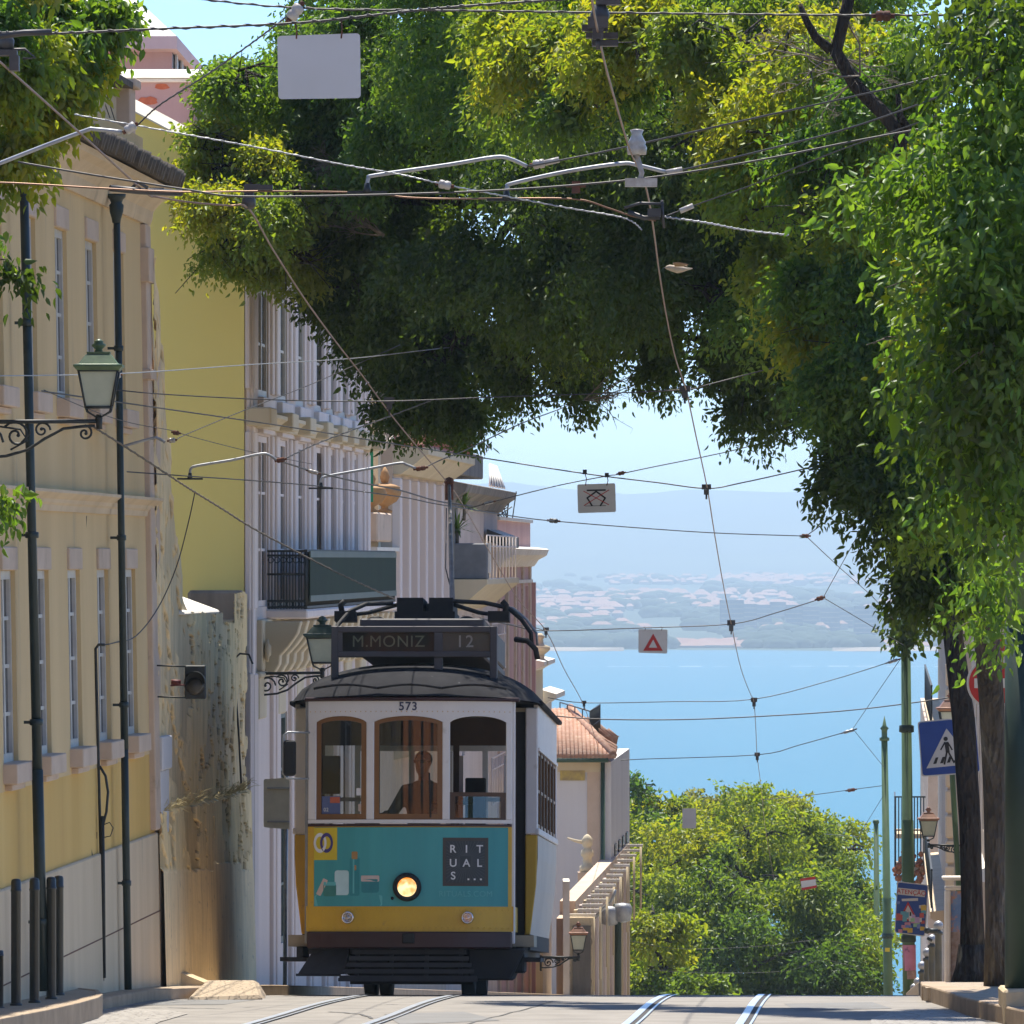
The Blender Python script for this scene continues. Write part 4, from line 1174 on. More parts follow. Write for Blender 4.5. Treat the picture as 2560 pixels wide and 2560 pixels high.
for (px, py, n_, s_, lb) in ((1143, 1356, 46, .5, "spiky yellow green yucca in the grey planter box"), (1160, 1286, 26, .36, "smaller dark spiky plant above the planter box"), (1106, 1345, 22, .34, "half hidden spiky plant behind trolley pole on the planter's left")):
    c = at(px, py, 123.25)
    t = thing("yucca_plant", lb, "plant", c, "spiky plants on the roof balcony")
    b = MB(); b.tube([c + Vector((0, 0, -.1)), c + Vector((.01, 0, .2 * s_ / .5))], .03, 6); b.build("stem", M['twig'], t)
    b = MB(); o_ = c + Vector((0, 0, .2 * s_ / .5))
    for k in range(n_):
        a = rr.uniform(0, 6.28); e = rr.uniform(-.4, 1.4); L = s_ * rr.uniform(.6, 1)
        dr = Vector((math.cos(a) * math.cos(e), math.sin(a) * math.cos(e), math.sin(e)))
        sd = dr.cross(Vector((0, 0, 1))).normalized() * .018
        m1 = o_ + dr * L * .5; tp = o_ + dr * L + Vector((0, 0, -.12 * L))
        b.add([o_ - sd * .6, o_ + sd * .6, m1 + sd, tp, m1 - sd], [(0, 1, 2, 4), (4, 2, 3)])
    b.build("leaves", M['palm'], t)
aw = thing("striped_awning", "small striped dark awning under the sooty cornice", "awning", S(6.9, 134, zp(1345, 134)))
for k in range(7):
    b = MB(); z_ = zp(1345, 134); d_ = 133.8 + k * .6
    b.hexa([S(6.95, d_, z_ - .05), S(6.6, d_, z_ - .17), S(6.6, d_ + .6, z_ - .17), S(6.95, d_ + .6, z_ - .05), S(6.95, d_, z_ + .15), S(6.6, d_, z_ + .02), S(6.6, d_ + .6, z_ + .02), S(6.95, d_ + .6, z_ + .15)])
    b.build("stripe", M['coping'] if k % 2 else M['iron'], aw)
ante = thing("roof_antenna", "small forked aerial on the sooty house roof parapet", "antenna", at(1210, 1120, 124))
b = MB(); b.tube([at(1211, 1122, 124), at(1211, 1140, 124)], .008, 5); b.tube([at(1200, 1112, 124), at(1201, 1126, 124), at(1211, 1130, 124), at(1221, 1126, 124), at(1222, 1112, 124)], .006, 5)
for q in (1200, 1222): b.box(at(q - 3, 0, 124).x, at(q + 3, 0, 124).x, 123.98, 124.02, zp(1121, 124), zp(1111, 124))
b.build("mast", M['galv'], ante)
tr_ = thing("tiled_turret", "orange tiled roof corner with white ribs behind the sooty parapet", "roof", at(1245, 1180, 139))
b = MB(); b.add([at(1222, 1215, 139), at(1262, 1222, 139), at(1262, 1222, 143), at(1222, 1215, 143), at(1224, 1160, 140), at(1240, 1166, 140)], [(0, 1, 5, 4), (1, 2, 5), (2, 3, 4, 5), (3, 0, 4)]); b.build("roof", M['terracotta'], tr_)
b = MB()
for k in range(6): b.tube([at(1225 + k * 3, 1161 + k, 139.6), at(1226 + k * 7, 1216 + k, 138.9)], .02, 5)
b.build("rib", M['coping'], tr_)

# rose coloured house
rs = thing("rose_house", "rose pink house with broad stone cornice beside the water view", "house", S(7.0, 138.5, -11))
ztop = zp(1300, 139)
b = MB(); wallgrid(b, 7.0, 138.5, 151.0, -11, ztop, [(141, 142.2, -2.6, -.5), (145, 146.2, -2.6, -.5), (149, 150, -2.6, -.5)], .12, back=7); b.build("wall", M['rose'], rs)
for (a, c) in ((141, 142.2), (145, 146.2), (149, 150)): sash(rs, 7.0, a, c, -2.6, -.5, .1, 2)
cornice(rs, "cornice", 7.0, 138.4, 151.5, zp(1400, 140), [(-.05, -.14), (.06, -.12), (.14, 0), (.30, .09), (.34, .2), (.3, .22), (-.05, .26)], M['coping'])
cornice(rs, "parapet_coping", 7.0, 138.4, 151.1, ztop, [(-.05, 0), (.05, 0), (.05, .06), (-.3, .08)], M['coping'])
cornice(rs, "string_course", 7.0, 138.4, 151.1, zp(1462, 140), [(-.05, 0), (.05, .01), (.05, .07), (-.05, .08)], M['coping'])
b = MB()
for k in range(5): b.sbox(7.02, 6.96, 138.6 + k * 2.9, 139.1 + k * 2.9, -11, zp(1405, 140)) 
b.build("pilaster", M['stonepink'], rs)
b = MB(); b.sbox(7.02, 6.9, 151.0, 151.25, -11, zp(1456, 151)); b.build("corner_strip", M['rose'], rs)
sp = MB(); rr = random.Random(8)
for k in range(26):
    p = S(6.95 + rr.uniform(-.1, .5), 138.8 + rr.uniform(0, 3), ztop + .05); sp.tube([p, p + Vector((rr.uniform(-.2, .35), rr.uniform(-.2, .2), rr.uniform(.15, .5)))], .01, 4)
sp.build("anti_pigeon_spikes", M['iron'], rs)

# pale parapet house with a stone finial
pf = thing("parapet_house", "pale stepped parapet house with urn finial, just right of the tram roof", "house", S(7.0, 151.5, -12))
def chunk(px0, px1, d0, d1, yt, mat, nm, w=7.0):
    b = MB(); b.sbox(w + 5, w, d0, d1, -14, zp(yt, d0)); return b.build(nm, mat, pf, bevel=.02)
chunk(0, 0, 151.6, 156.5, 1668, M['creamhouse'], "wall")
chunk(0, 0, 156.6, 160.5, 1752, M['whitewash'], "wall")
cornice(pf, "cornice", 7.0, 151.6, 156.6, zp(1672, 152), [(-.05, -.1), (.1, 0), (.24, .06), (.24, .14), (-.05, .2)], M['coping'])
cornice(pf, "cornice", 7.0, 156.6, 160.8, zp(1754, 157), [(-.05, -.1), (.1, 0), (.26, .06), (.26, .16), (-.05, .25)], M['coping'])
c = at(1350, 1662, 153)
b = MB(); b.lathe([(.16, 0), (.16, .08), (.09, .12), (.09, .2), (.16, .26), (.2, .3), (.2, .36), (.08, .4), (.06, .5), (.1, .55), (.03, .62)], c, 12); b.build("finial", M['creamhouse'], pf)
b = MB(); b.hexa([S(9, 151.7, zp(1668, 152)), S(7.1, 151.7, zp(1668, 152)), S(7.1, 156, zp(1668, 152)), S(9, 156, zp(1668, 152)), S(8.6, 152, zp(1630, 152)), S(8, 152, zp(1640, 152)), S(8, 155, zp(1640, 152)), S(8.6, 155, zp(1630, 152))]); b.build("roof", M['terracotta'], pf)

# white house with hipped tile roof; its end wall faces up the hill
wh = thing("white_house", "white house with hipped terracotta roof and green gutter above the valley trees", "house", at(1480, 2200, 168))
d = 168.0
X = lambda px, dd=d: at(px, 0, dd).x
zt_, zb_ = zp(1905, d), -15
b = MB(); b.hexa([(X(1330), d, zb_), (X(1527), d, zb_), (X(1527) + SL * 12, d + 12, zb_), (X(1330), d + 12, zb_), (X(1330), d, zt_), (X(1527), d, zt_), (X(1527) + SL * 12, d + 12, zt_), (X(1330), d + 12, zt_)])
b.build("wall", M['whitewash'], wh)
b = MB(); b.box(X(1468), X(1500), d - .03, d + .01, zb_, zp(1925, d)); b.build("stone_strip", M['stonepink'], wh)
b = MB(); b.box(X(1395), X(1502), d - .035, d + .02, zp(1930, d), zp(1903, d)); b.build("eaves_band", M['creamhouse'], wh)
b = MB(); b.box(X(1400), X(1462), d - .045, d - .031, zp(1951, d), zp(1926, d)); b.build("tile_panel", surf("yellow_tile_panel", (0.55, 0.42, 0.10), (0.3, 0.22, 0.1), 5, .5), wh)
# hip roof of barrel tiles
eL, eR = X(1300), X(1557)
zE = zp(1893, d); zR = zp(1790, d)
b = MB()
apexL = Vector((X(1370), d + 5, zR)); apexR = Vector((X(1430), d + 5.5, zR))
A = Vector((eL, d - .5, zE)); B_ = Vector((X(1532), d - .5, zE)); C_ = Vector((eR + .05, d + 12, zE + .15)); Dd = Vector((eL, d + 12, zE))
b.add([A, B_, C_, Dd, apexL, apexR], [(0, 1, 5, 4), (1, 2, 5), (2, 3, 4, 5), (3, 0, 4), (3, 2, 1, 0)])
for i in range(24):
    u = i / 23
    p0 = A.lerp(B_, u); 
    top = apexL.lerp(apexR, min(1, max(0, (p0.x - apexL.x) / (apexR.x - apexL.x)))) if p0.x < apexR.x else None
    if top is None:
        s = (B_.x - p0.x) / (B_.x - apexR.x); top = B_.lerp(apexR, s); top = Vector((p0.x, top.y, top.z))
    else: top = Vector((p0.x, top.y, top.z))
    b.tube([p0 + Vector((0, -.05, .03)), top + Vector((0, 0, .03))], .055, 6)
for i in range(10):
    u = i / 9; p0 = B_.lerp(C_, u); q0 = B_.lerp(apexR, u) if u < .5 else apexR.lerp(C_, (u - .5) * 2)
    b.tube([p0 + Vector((0, 0, .03)), q0 + Vector((0, 0, .04))], .06, 6)
b.tube([B_ + Vector((0, 0, .06)), apexR + Vector((0, 0, .08))], .09, 7)
b.build("roof", M['terracotta'], wh)
b = MB(); b.tube([(eL, d - .52, zE - .05), (X(1520), d - .52, zE - .05)], .05, 8); b.tube([(X(1507), d - .1, zE - .1), (X(1507), d - .1, zb_)], .045, 8); b.build("gutter", surf("green_gutter", (0.03, 0.07, 0.045), (0.05, 0.09, 0.06), 4, .5), wh)
for k in range(4):
    b = MB()
    dd = d + 2 + k * 2.4; xx = X(1527) + SL * (dd - d)
    b.hexa([(xx - .02, dd, -8.1), (xx + .03, dd, -8.1), (xx + .03 + SL, dd + 1, -8.1), (xx - .02 + SL, dd + 1, -8.1), (xx - .02, dd, -6.2), (xx + .03, dd, -6.2), (xx + .03 + SL, dd + 1, -6.2), (xx - .02 + SL, dd + 1, -6.2)])
    b.build("window", M['pane'], wh)
b = MB()
zz = zp(1790, d)
for (p0, p1, dd) in ((1400, 1498, d + 6), ):
    for q in np.linspace(p0, p1, 3): pass
P = [at(1400, 1795, d + 6), at(1475, 1818, d + 3), at(1500, 1800, d + 7)]
for i in range(2):
    a, c = P[i], P[i + 1]
    n = 4 if i == 0 else 10
    for k in range(n + 1):
        p = a.lerp(c, k / n); b.tube([p - Vector((0, 0, .25)), p + Vector((0, 0, .35))], .013, 4)
    b.tube([a + Vector((0, 0, .35)), c + Vector((0, 0, .35))], .016, 4); b.tube([a + Vector((0, 0, .0)), c + Vector((0, 0, .0))], .012, 4)
b.build("roof_railing", M['iron'], wh)
b = MB(); b.ball(at(1400, 1795, d + 1), .01, 6)

# terrace building with pergola bars down the slope, in front of the white house
tb = thing("pergola_terrace", "mauve terrace building topped with white pergola bars, below the white house", "building", S(6.1, 150, -10))
TW = 5.98
ops = [(d_, d_ + 1.3, -11.5, -8.6) for d_ in (149.5, 153, 156.5, 160, 163.5, 167, 170.5, 174)]
b = MB(); wallgrid(b, TW, 146, 178, -16, zp(2296, 146), [], .05, back=.3); wallgrid(b, TW + .002, 147.5, 178.2, zp(2296, 146) - .001, -6.45, [], .05, back=.3); b.build("wall", M['stonepink'], tb)
rr = random.Random(3)
for k in range(15):
    d_ = 147 + k * 2.08
    b = MB(); b.sbox(TW + .02, TW - .05, d_, d_ + .42, -15, -6.6); b.build("pilaster", M['lav'] if k % 2 else M['creamhouse'], tb)
    if k % 2 == 0:
        b = MB(); b.sbox(TW + .02, TW - .012, d_ + .7, d_ + 1.7, -10.5, -7.4); b.build("shutter", M['greystone'] if k % 4 else M['redrail'], tb)
for k in range(15):
    u = k / 14; d_ = 146 + 30 * u; z_ = zp(2292 - 175 * u, d_)
    x0 = at(1428 + 128 * u - 12, 0, d_).x; x1 = at(1428 + 128 * u + 62 - 10 * u, 0, d_).x
    b = MB(); b.box(x0, x1, d_, d_ + .12, z_, z_ + .055); b.build("pergola_bar", M['coping'], tb)
for k in range(0, 15, 2):
    u = k / 14; d_ = 146.2 + 30 * u; z_ = zp(2292 - 175 * u, d_)
    for q in (1428 + 128 * u - 8, 1428 + 128 * u + 56 - 10 * u):
        x0 = at(q, 0, d_).x; b = MB(); b.tube([(x0, d_, z_ - 1.4), (x0, d_, z_)], .028, 6); b.build("pergola_post", M['creamhouse'], tb)
b = MB(); x0, x1 = at(1408, 0, 145).x, at(1424, 0, 145).x; b.box(x0, x1, 145, 146.4, -14, zp(2204, 145)); b.build("pale_pier", M['coping'], tb)  # pier in the pale coping colour
b = MB(); x0, x1 = at(1424, 0, 145.2).x, at(1484, 0, 145.2).x; b.box(x0, x1, 145.9, 146.3, -14, zp(2300, 145)); b.build("end_wall", M['oldplaster'], tb)
b = MB(); x0, x1 = at(1432, 0, 145.2).x, at(1478, 0, 145.2).x; b.box(x0, x1, 145.86, 145.91, -14, zp(2320, 145)); b.build("opening_shade_plate", M['greystone'], tb)  # flat dark plate stands for the shade inside an opening
st = thing("terrace_statue", "weathered stone figure finial on a pedestal before the white house", "finial", at(1468, 2180, 165))
c = at(1468, 2180, 165)
b = MB(); b.lathe([(.16, 0), (.16, .12), (.10, .16), (.09, .30), (.14, .36), (.12, .46), (.07, .50), (.11, .58), (.12, .68), (.07, .76), (.02, .8)], c, 12)
b.tube([c + Vector((-.05, 0, .62)), c + Vector((-.25, 0, .66)), c + Vector((-.42, 0, .72))], [.05, .035, .02], 6); b.build("figure", M['creamhouse'], st)
b = MB(); b.box(c.x - .2, c.x + .2, c.y - .2, c.y + .2, c.z - 2.2, c.z); b.build("pedestal", M['stonepink'], st)
# ------------------------------------------------------------------ the right-hand side of the street
M['rightwall'] = surf("warm_stone_wall", (0.50, 0.42, 0.33), (0.42, 0.34, 0.26), 1.0, .85, .004, 12, streak=True, spots=(1.8, .6, .72, (0.33, 0.25, 0.18)))
ra = thing("beige_corner_house", "beige stone house front behind the tree trunks and lantern", "house", S(-1.6, 128, -8))
ops = [(d, d + 1.2, z, z + 2.0) for d in (132, 137, 142, 147) for z in (-4.6, -1.2)] + [(d, d + 1.3, -9.2, -6.8) for d in (134, 142)]
b = MB(); wallgrid(b, -1.55, 128, 152, -12, 5.0, ops, .15, back=6, side=-1); b.build("wall", M['rightwall'], ra)
for o_ in ops: sash(ra, -1.55, *o_, .12, 2, side=-1)
cornice(ra, "cornice", -1.55, 128, 152, -5.2, [(-.05, -.1), (.08, -.08), (.14, 0), (.2, .1), (-.05, .16)], M['coping'], side=-1)
rb_ = thing("stepped_stone_house", "stone house with balcony ledges and rusticated corner seen beside the green pole", "house", S(-1.2, 160, -10))
ops = [(d, d + 1.2, z, z + 2.2) for d in (166, 171, 176, 181, 186) for z in (-6.4, -2.6, .8)]
b = MB(); wallgrid(b, -1.15, 160, 195, -14, 3.4, ops, .15, back=6, side=-1); b.build("wall", M['rightwall'], rb_)
for o_ in ops: sash(rb_, -1.15, *o_, .12, 2, side=-1)
for z in (-7.4, -3.6, -.2):
    cornice(rb_, "balcony_ledge", -1.15, 161, 193, z, [(-.05, -.2), (.1, -.18), (.25, -.05), (.36, 0), (.36, .14), (-.05, .18)], M['stone'], side=-1)
b = MB()
for k in range(22):
    b.sbox(-1.1, -1.10 - .18 + .0, 159.9, 160.9, -13.5 + k * .52, -13.5 + k * .52 + .46)
b.build("corner_block", M['stone'], rb_, bevel=.03)
b = MB()
for z, dd in ((-7.2, 164), (-3.4, 164), (0, 164)):
    for k in range(24):
        p = S(-.82, 161.5 + k * 1.3, z); b.tube([p, p + Vector((0, 0, .8))], .02, 4)
    b.sbox(-.80, -.84, 161, 193, z + .78, z + .82)
b.build("balcony_railing", M['iron'], rb_)
rc = thing("far_balcony_house", "distant house with iron balconies and hanging red flowers between the green poles", "house", S(-.9, 205, -14))
ops = [(d, d + 1.2, z, z + 2.2) for d in (212, 220, 228, 236) for z in (-10.5, -6.8)]
b = MB(); wallgrid(b, -.95, 205, 260, -20, -4.6, ops, .15, back=6, side=-1); b.build("wall", M['stonepink'], rc)
for o_ in ops: sash(rc, -.95, *o_, .12, 2, side=-1)
dB = 208.0
for z in (zp(2168, dB), zp(2085, dB)):
    b = MB(); b.sbox(-.9, -.1, dB, dB + 4, z - .12, z); b.build("balcony_slab", M['stone'], rc)
    b = MB()
    for k in range(10):
        w = -.85 + .75 * k / 9; p = S(w, dB, z); b.tube([p, p + Vector((0, 0, 1.0))], .016, 4)
    b.sbox(-.9, -.08, dB - .02, dB + .02, z + .97, z + 1.01); b.sbox(-.06, -.10, dB, dB + 4, z + .97, z + 1.01)
    for k in range(8):
        p = S(-.08, dB + k * .55, z); b.tube([p, p + Vector((0, 0, 1.0))], .016, 4)
    b.build("balcony_railing", M['iron'], rc)
rr = random.Random(31)
b = MB()
for k in range(60):
    p = S(-.5 + rr.uniform(-.35, .42), dB - .1 + rr.uniform(-.1, .2), zp(2175, dB) + rr.uniform(-.4, .5)); s = rr.uniform(.04, .1)
    b.ball(p, s, 6)
fb = b.build("hanging_flowers", surf("dry_geraniums", (0.35, 0.10, 0.05), (0.22, 0.12, 0.05), 9, .9)); tag(fb, "reddish dry geraniums hanging from the far balcony", "plant")
# shop doorway and posters low on the beige front
dr = MB(); d_ = 133.0
do = thing("pale_doorway", "pale stone door surround with blue poster beside the leaning trunk", "doorway", at(2390, 2440, 131))
x = lambda p: at(p, 0, 131).x
b = MB(); b.box(x(2362), x(2376), 130.9, 131.2, zp(2470, 131), zp(2225, 131)); b.box(x(2362), x(2440), 130.9, 131.2, zp(2225, 131), zp(2216, 131)); b.box(x(2355), x(2440), 130.8, 131.2, zp(2200, 131), zp(2190, 131)); b.build("surround", M['coping'], do, bevel=.02)
b = MB(); b.box(x(2377), x(2440), 130.98, 131.02, zp(2330, 131), zp(2228, 131)); b.build("poster", surf("blue_poster", (0.10, 0.20, 0.42), (0.25, 0.35, 0.5), 1.4, .6, spots=(6, .5, .6, (0.5, 0.25, 0.15))), do)
b = MB(); b.box(x(2376), x(2440), 131.0, 131.06, zp(2470, 131), zp(2330, 131)); b.build("door_leaf", surf("carved_door", (0.42, 0.36, 0.32), (0.25, 0.16, 0.12), 7, .7), do)
# ------------------------------------------------------------------ the tram
M['tyellow'] = surf("tram_yellow", (0.62, 0.37, 0.025), (0.53, 0.31, 0.02), 1.8, .4, spec=.5, spots=(6, .60, .70, (0.40, 0.24, 0.045)))
M['twhite'] = surf("tram_white", (0.72, 0.69, 0.66), (0.64, 0.61, 0.58), 1.4, .45, spots=(5, .60, .72, (0.50, 0.46, 0.41)))
M['tmaroon'] = surf("tram_maroon", (0.045, 0.016, 0.018), (0.03, 0.012, 0.013), 2, .35)
M['troof'] = surf("tram_roof_grey", (0.034, 0.034, 0.037), (0.022, 0.022, 0.025), 2.2, .9, spots=(5, .66, .74, (0.16, 0.16, 0.165)), spec=.06)
M['tgrey'] = surf("tram_sign_box_grey", (0.085, 0.08, 0.085), (0.065, 0.06, 0.066), 2, .6)
M['tblack'] = surf("tram_underframe", (0.012, 0.012, 0.013), (0.02, 0.019, 0.018), 6, .75)
M['tslat'] = surf("lifeguard_slats", (0.035, 0.033, 0.035), (0.025, 0.024, 0.026), 6, .7)
M['wood'] = surf("varnished_wood", (0.22, 0.105, 0.038), (0.16, 0.07, 0.024), 2.5, .35, streak=True)
M['wooddark'] = surf("dark_wood", (0.09, 0.045, 0.02), (0.06, 0.03, 0.014), 3, .45)
M['teal'] = surf("teal_advert", (0.06, 0.34, 0.34), (0.04, 0.26, 0.27), 1.6, .42, streak=True, spots=(7, .62, .72, (0.07, 0.25, 0.24)))
M['ad_yellow'] = surf("advert_yellow", (0.66, 0.50, 0.03), None, 2, .4)
M['ad_purple'] = surf("advert_purple", (0.06, 0.045, 0.20), None, 2, .4)
M['ad_white'] = surf("advert_white", (0.75, 0.75, 0.74), None, 2, .4)
M['ad_dark'] = surf("advert_slate", (0.040, 0.050, 0.055), None, 5, .5)
M['ad_frame'] = surf("advert_frame", (0.065, 0.055, 0.045), None, 5, .5)
M['ad_line'] = surf("advert_rays", (0.075, 0.085, 0.09), None, 5, .5)
M['ad_pale'] = surf("advert_pale_teal", (0.12, 0.45, 0.45), None, 3, .4)
M['ad_jar'] = surf("advert_jar_green", (0.05, 0.24, 0.20), (0.04, 0.18, 0.16), 4, .4)
M['ad_cup'] = surf("advert_candle", (0.42, 0.60, 0.60), (0.5, 0.68, 0.68), 4, .4)
M['ad_gold'] = surf("advert_gold", (0.38, 0.22, 0.08), None, 4, .4)
M['ad_rose'] = surf("advert_lid", (0.52, 0.40, 0.33), (0.6, 0.5, 0.45), 4, .4)
M['ad_deep'] = surf("advert_bottle", (0.03, 0.26, 0.28), (0.025, 0.2, 0.22), 4, .35)
M['blindtext'] = surf("blind_lettering", (0.42, 0.42, 0.30), None, 9, .8)
M['blindblack'] = surf("destination_blind", (0.018, 0.018, 0.014), (0.03, 0.03, 0.024), 5, .4)
M['blindgrey'] = surf("number_blind", (0.15, 0.155, 0.14), (0.20, 0.20, 0.17), 3, .4)
M['num'] = surf("number_blue", (0.05, 0.055, 0.10), None, 4, .5)
M['chrome'] = surf("chrome", (0.75, 0.76, 0.78), None, 4, .15, metal=1.0)
M['lens'] = glass("lamp_lens", (.9, .93, .95), .25)
M['bulb'] = emis("headlamp_light", 'ffe2a6', .62, 'f08a2c')
M['tglass'] = glass("tram_glass", (0.72, 0.74, 0.72), .06)
M['tin'] = surf("tram_inside_cream", (0.36, 0.30, 0.20), (0.3, 0.25, 0.17), 2, .6)
M['adwhite'] = surf("dull_white_side_advert", (0.52, 0.47, 0.40), (0.44, 0.40, 0.34), 1.2, .5, spots=(2.5, .6, .75, (0.42, 0.38, 0.34)))
M['steel'] = surf("grey_post", (0.3, 0.31, 0.31), (0.2, 0.21, 0.21), 4, .4)

TD = 75.0
tp = at(1021, 0, TD); tp.z = -0.05585 * TD
tram = thing("tram", "old yellow and white tram with teal advert front and single glowing headlamp", "tram", tp)
TYAW, TPITCH = -.040, -.0560
tram.rotation_euler = (TPITCH, 0, TYAW)
TM = Matrix.Translation(tp) @ tram.rotation_euler.to_matrix().to_4x4()
FW, FB = .985, .17
def fy(x):                                     # plan of the bowed front
    return FB * (abs(x) / FW) ** 2.2
def tb_(b, nm, m, bevel=0.0, parent=None, seg=1):
    return b.build(nm, M[m] if isinstance(m, str) else m, parent or tram, local=True, bevel=bevel, seg=seg)
def curved(b, x0, x1, z0, z1, off, th, n=14):
    """panel bent to the front; z0/z1 numbers or functions of x; off>0 = proud of the front"""
    fz0 = z0 if callable(z0) else (lambda x: z0)
    fz1 = z1 if callable(z1) else (lambda x: z1)
    vs = []
    for i in range(n + 1):
        x = x0 + (x1 - x0) * i / n
        y = fy(x) - off
        vs += [(x, y, fz0(x)), (x, y, fz1(x)), (x, y + th, fz1(x)), (x, y + th, fz0(x))]
    fs = [(0, 1, 2, 3), (n * 4 + 3, n * 4 + 2, n * 4 + 1, n * 4)]
    for i in range(n):
        for k in range(4):
            k2 = (k + 1) % 4
            fs.append((i * 4 + k, i * 4 + k2, i * 4 + 4 + k2, i * 4 + 4 + k))
    b.add(vs, fs)
    return b
def X_(px): return (px - 1021) / 260.0
def Z_(py): return (2487 - py) / 260.0

# dash, advert, belt, bumper
tb_(curved(MB(), -FW, FW, .60, Z_(2064), 0, .05), "dash_panel", 'tyellow')
adv = tb_(curved(MB(), X_(781), X_(1268), Z_(2264), Z_(2066), .004, .003), "advert_panel", 'teal')
tb_(curved(MB(), -FW, FW, Z_(2064), Z_(2058), .012, .05), "belt_moulding", 'tmaroon')
tb_(curved(MB(), -FW - .005, FW + .005, .455, .615, .035, .10), "bumper", 'tmaroon', .012)
tb_(curved(MB(), -.06, .06, .50, .60, .06, .03, 4), "coupler_cover", 'tblack', .01)
# upper front: letterboard with arched heads, sill rail, four posts
wins = [(X_(786), X_(913)), (X_(933), X_(1104)), (X_(1123), X_(1262))]
ZT, ZA, ZB = Z_(1803), Z_(1787), Z_(2047)
def head(x):
    for a, c in wins:
        if a - 1e-6 <= x <= c + 1e-6:
            u = (x - a) / (c - a) * 2 - 1
            return ZT + (ZA - ZT) * (1 - u * u) ** .7 if abs(u) < 1 else ZT
    return ZT - .0
tb_(curved(MB(), -FW, FW, head, 2.845, 0, .05, 90), "letterboard", 'twhite')
tb_(curved(MB(), -FW, FW, Z_(2056), ZB, .004, .05), "sill_rail", 'twhite')
for a, c in ((-FW, wins[0][0]), (wins[0][1], wins[1][0]), (wins[1][1], wins[2][0]), (wins[2][1], FW)):
    tb_(curved(MB(), a, c, ZB, ZT + .012, .001, .052, 3), "window_post", 'twhite', .008)
def wframe(a, c, m, t, zb, zt_fn, sill=None):
    b = MB()
    curved(b, a, a + t, zb, zt_fn, -.012, .035, 2); curved(b, c - t, c, zb, zt_fn, -.012, .035, 2)
    curved(b, a + t, c - t, zb, zb + (sill or t), -.012, .035, 8)
    curved(b, a + t, c - t, lambda x: zt_fn(x) - t * .8, zt_fn, -.012, .035, 20)
    return b
for i, (a, c) in enumerate(wins):
    if i < 2:
        fr = tb_(wframe(a, c, 'wood', .048, ZB, lambda x: head(x) - .003, .055), "front_window", 'wood')
        tb_(curved(MB(), a + .04, c - .04, ZB + .04, lambda x: head(x) - .03, -.03, .006, 24), "pane", 'tglass', parent=fr)
    else:
        zt2 = Z_(1978)
        fr = tb_(wframe(a, c, 'wood', .05, ZB, lambda x: zt2, .02), "front_window", 'wooddark')
        tb_(curved(MB(), a + .03, c - .03, ZB + .02, zt2 - .03, -.03, .006, 10), "pane", 'tglass', parent=fr)
# maroon gutter line over the front
tb_(curved(MB(), -1.02, 1.06, 2.835, 2.875, .03, .06), "gutter", 'tmaroon', .01)
# wiper, sticker labels inside the glass
b = MB(); b.tube([(X_(1075), .0, ZB + .02), (X_(1072), -.012, ZB + .45)], .008, 5); tb_(b, "wiper", 'tblack')
b = MB()
for (p0, p1, q0, q1) in ((800, 847, 1988, 2033),): curved(b, X_(p0), X_(p1), Z_(q1), Z_(q0), -.024, .002, 3)
stk = tb_(b, "window_sticker", surf("sticker_blue", (0.10, 0.13, 0.26), None, 4, .4))
tb_(curved(MB(), X_(821), X_(846), Z_(2005), Z_(1990), -.0225, .002, 3), "sticker_band", surf("sticker_red", (0.5, 0.12, 0.06), None, 4, .4), parent=stk)
tb_(curved(MB(), X_(888), X_(906), Z_(1986), Z_(1968), -.024, .002, 3), "paper_note", 'ad_white')
tb_(curved(MB(), X_(893), X_(902), Z_(2026), Z_(2008), -.024, .002, 3), "paper_note", 'ad_rose')

# lettering on the tram
def text(body, mat, parent, x, z, size, yoff=.008, name="lettering", align='CENTER', flat=None, depth=.001, spacing=1.0, bold=0.0):
    cu = bpy.data.curves.new(name, 'FONT')
    cu.body = body; cu.size = size; cu.align_x = align; cu.align_y = 'CENTER'; cu.extrude = depth; cu.offset = bold
    cu.space_character = spacing
    tmp = bpy.data.objects.new(name, cu); COL.objects.link(tmp)
    dg = bpy.context.evaluated_depsgraph_get()
    me = bpy.data.meshes.new_from_object(tmp.evaluated_get(dg))
    COL.objects.unlink(tmp); bpy.data.objects.remove(tmp); bpy.data.curves.remove(cu)
    for v in me.vertices:
        px, pz, pe = v.co.x, v.co.y, v.co.z
        if flat is None: v.co = (x + px, fy(x + px) - yoff - pe, z + pz)
        else: v.co = flat(x + px, z + pz, pe)
    me.materials.clear(); me.materials.append(M[mat] if isinstance(mat, str) else mat)
    o = bpy.data.objects.new(name, me); COL.objects.link(o); o.parent = parent
    return o
text("573", 'num', tram, X_(1018), Z_(1764), .112, .004, "fleet_number", spacing=1.12, bold=.002)
text("02", 'ad_white', stk, X_(811), Z_(2022), .05, -.0205)
# advert content
tb_(curved(MB(), X_(781), X_(840), Z_(2148), Z_(2067), .0065, .002, 4), "operator_square", 'ad_yellow', parent=adv)
def ring(cx, cz, ro, ri, squash=.82, a0=0.0, a1=6.2832, off=.009, nm="emblem_ring", m='ad_white'):
    b = MB(); n = 40; vs = []
    for i in range(n + 1):
        a = a0 + (a1 - a0) * i / n
        for r in (ri, ro):
            x = cx + r * squash * math.cos(a); vs.append((x, fy(x) - off, cz + r * math.sin(a)))
    b.add(vs, [(2 * i, 2 * i + 1, 2 * i + 3, 2 * i + 2) for i in range(n)])
    tb_(b, nm, m, parent=adv)
ring(X_(796.5), Z_(2105), .096, .062, .66)
ring(X_(813), Z_(2105), .096, .062, .66, off=.0095, m='ad_purple')
ring(X_(796.5), Z_(2105), .096, .062, .66, -1.0, 0.6, off=.010)
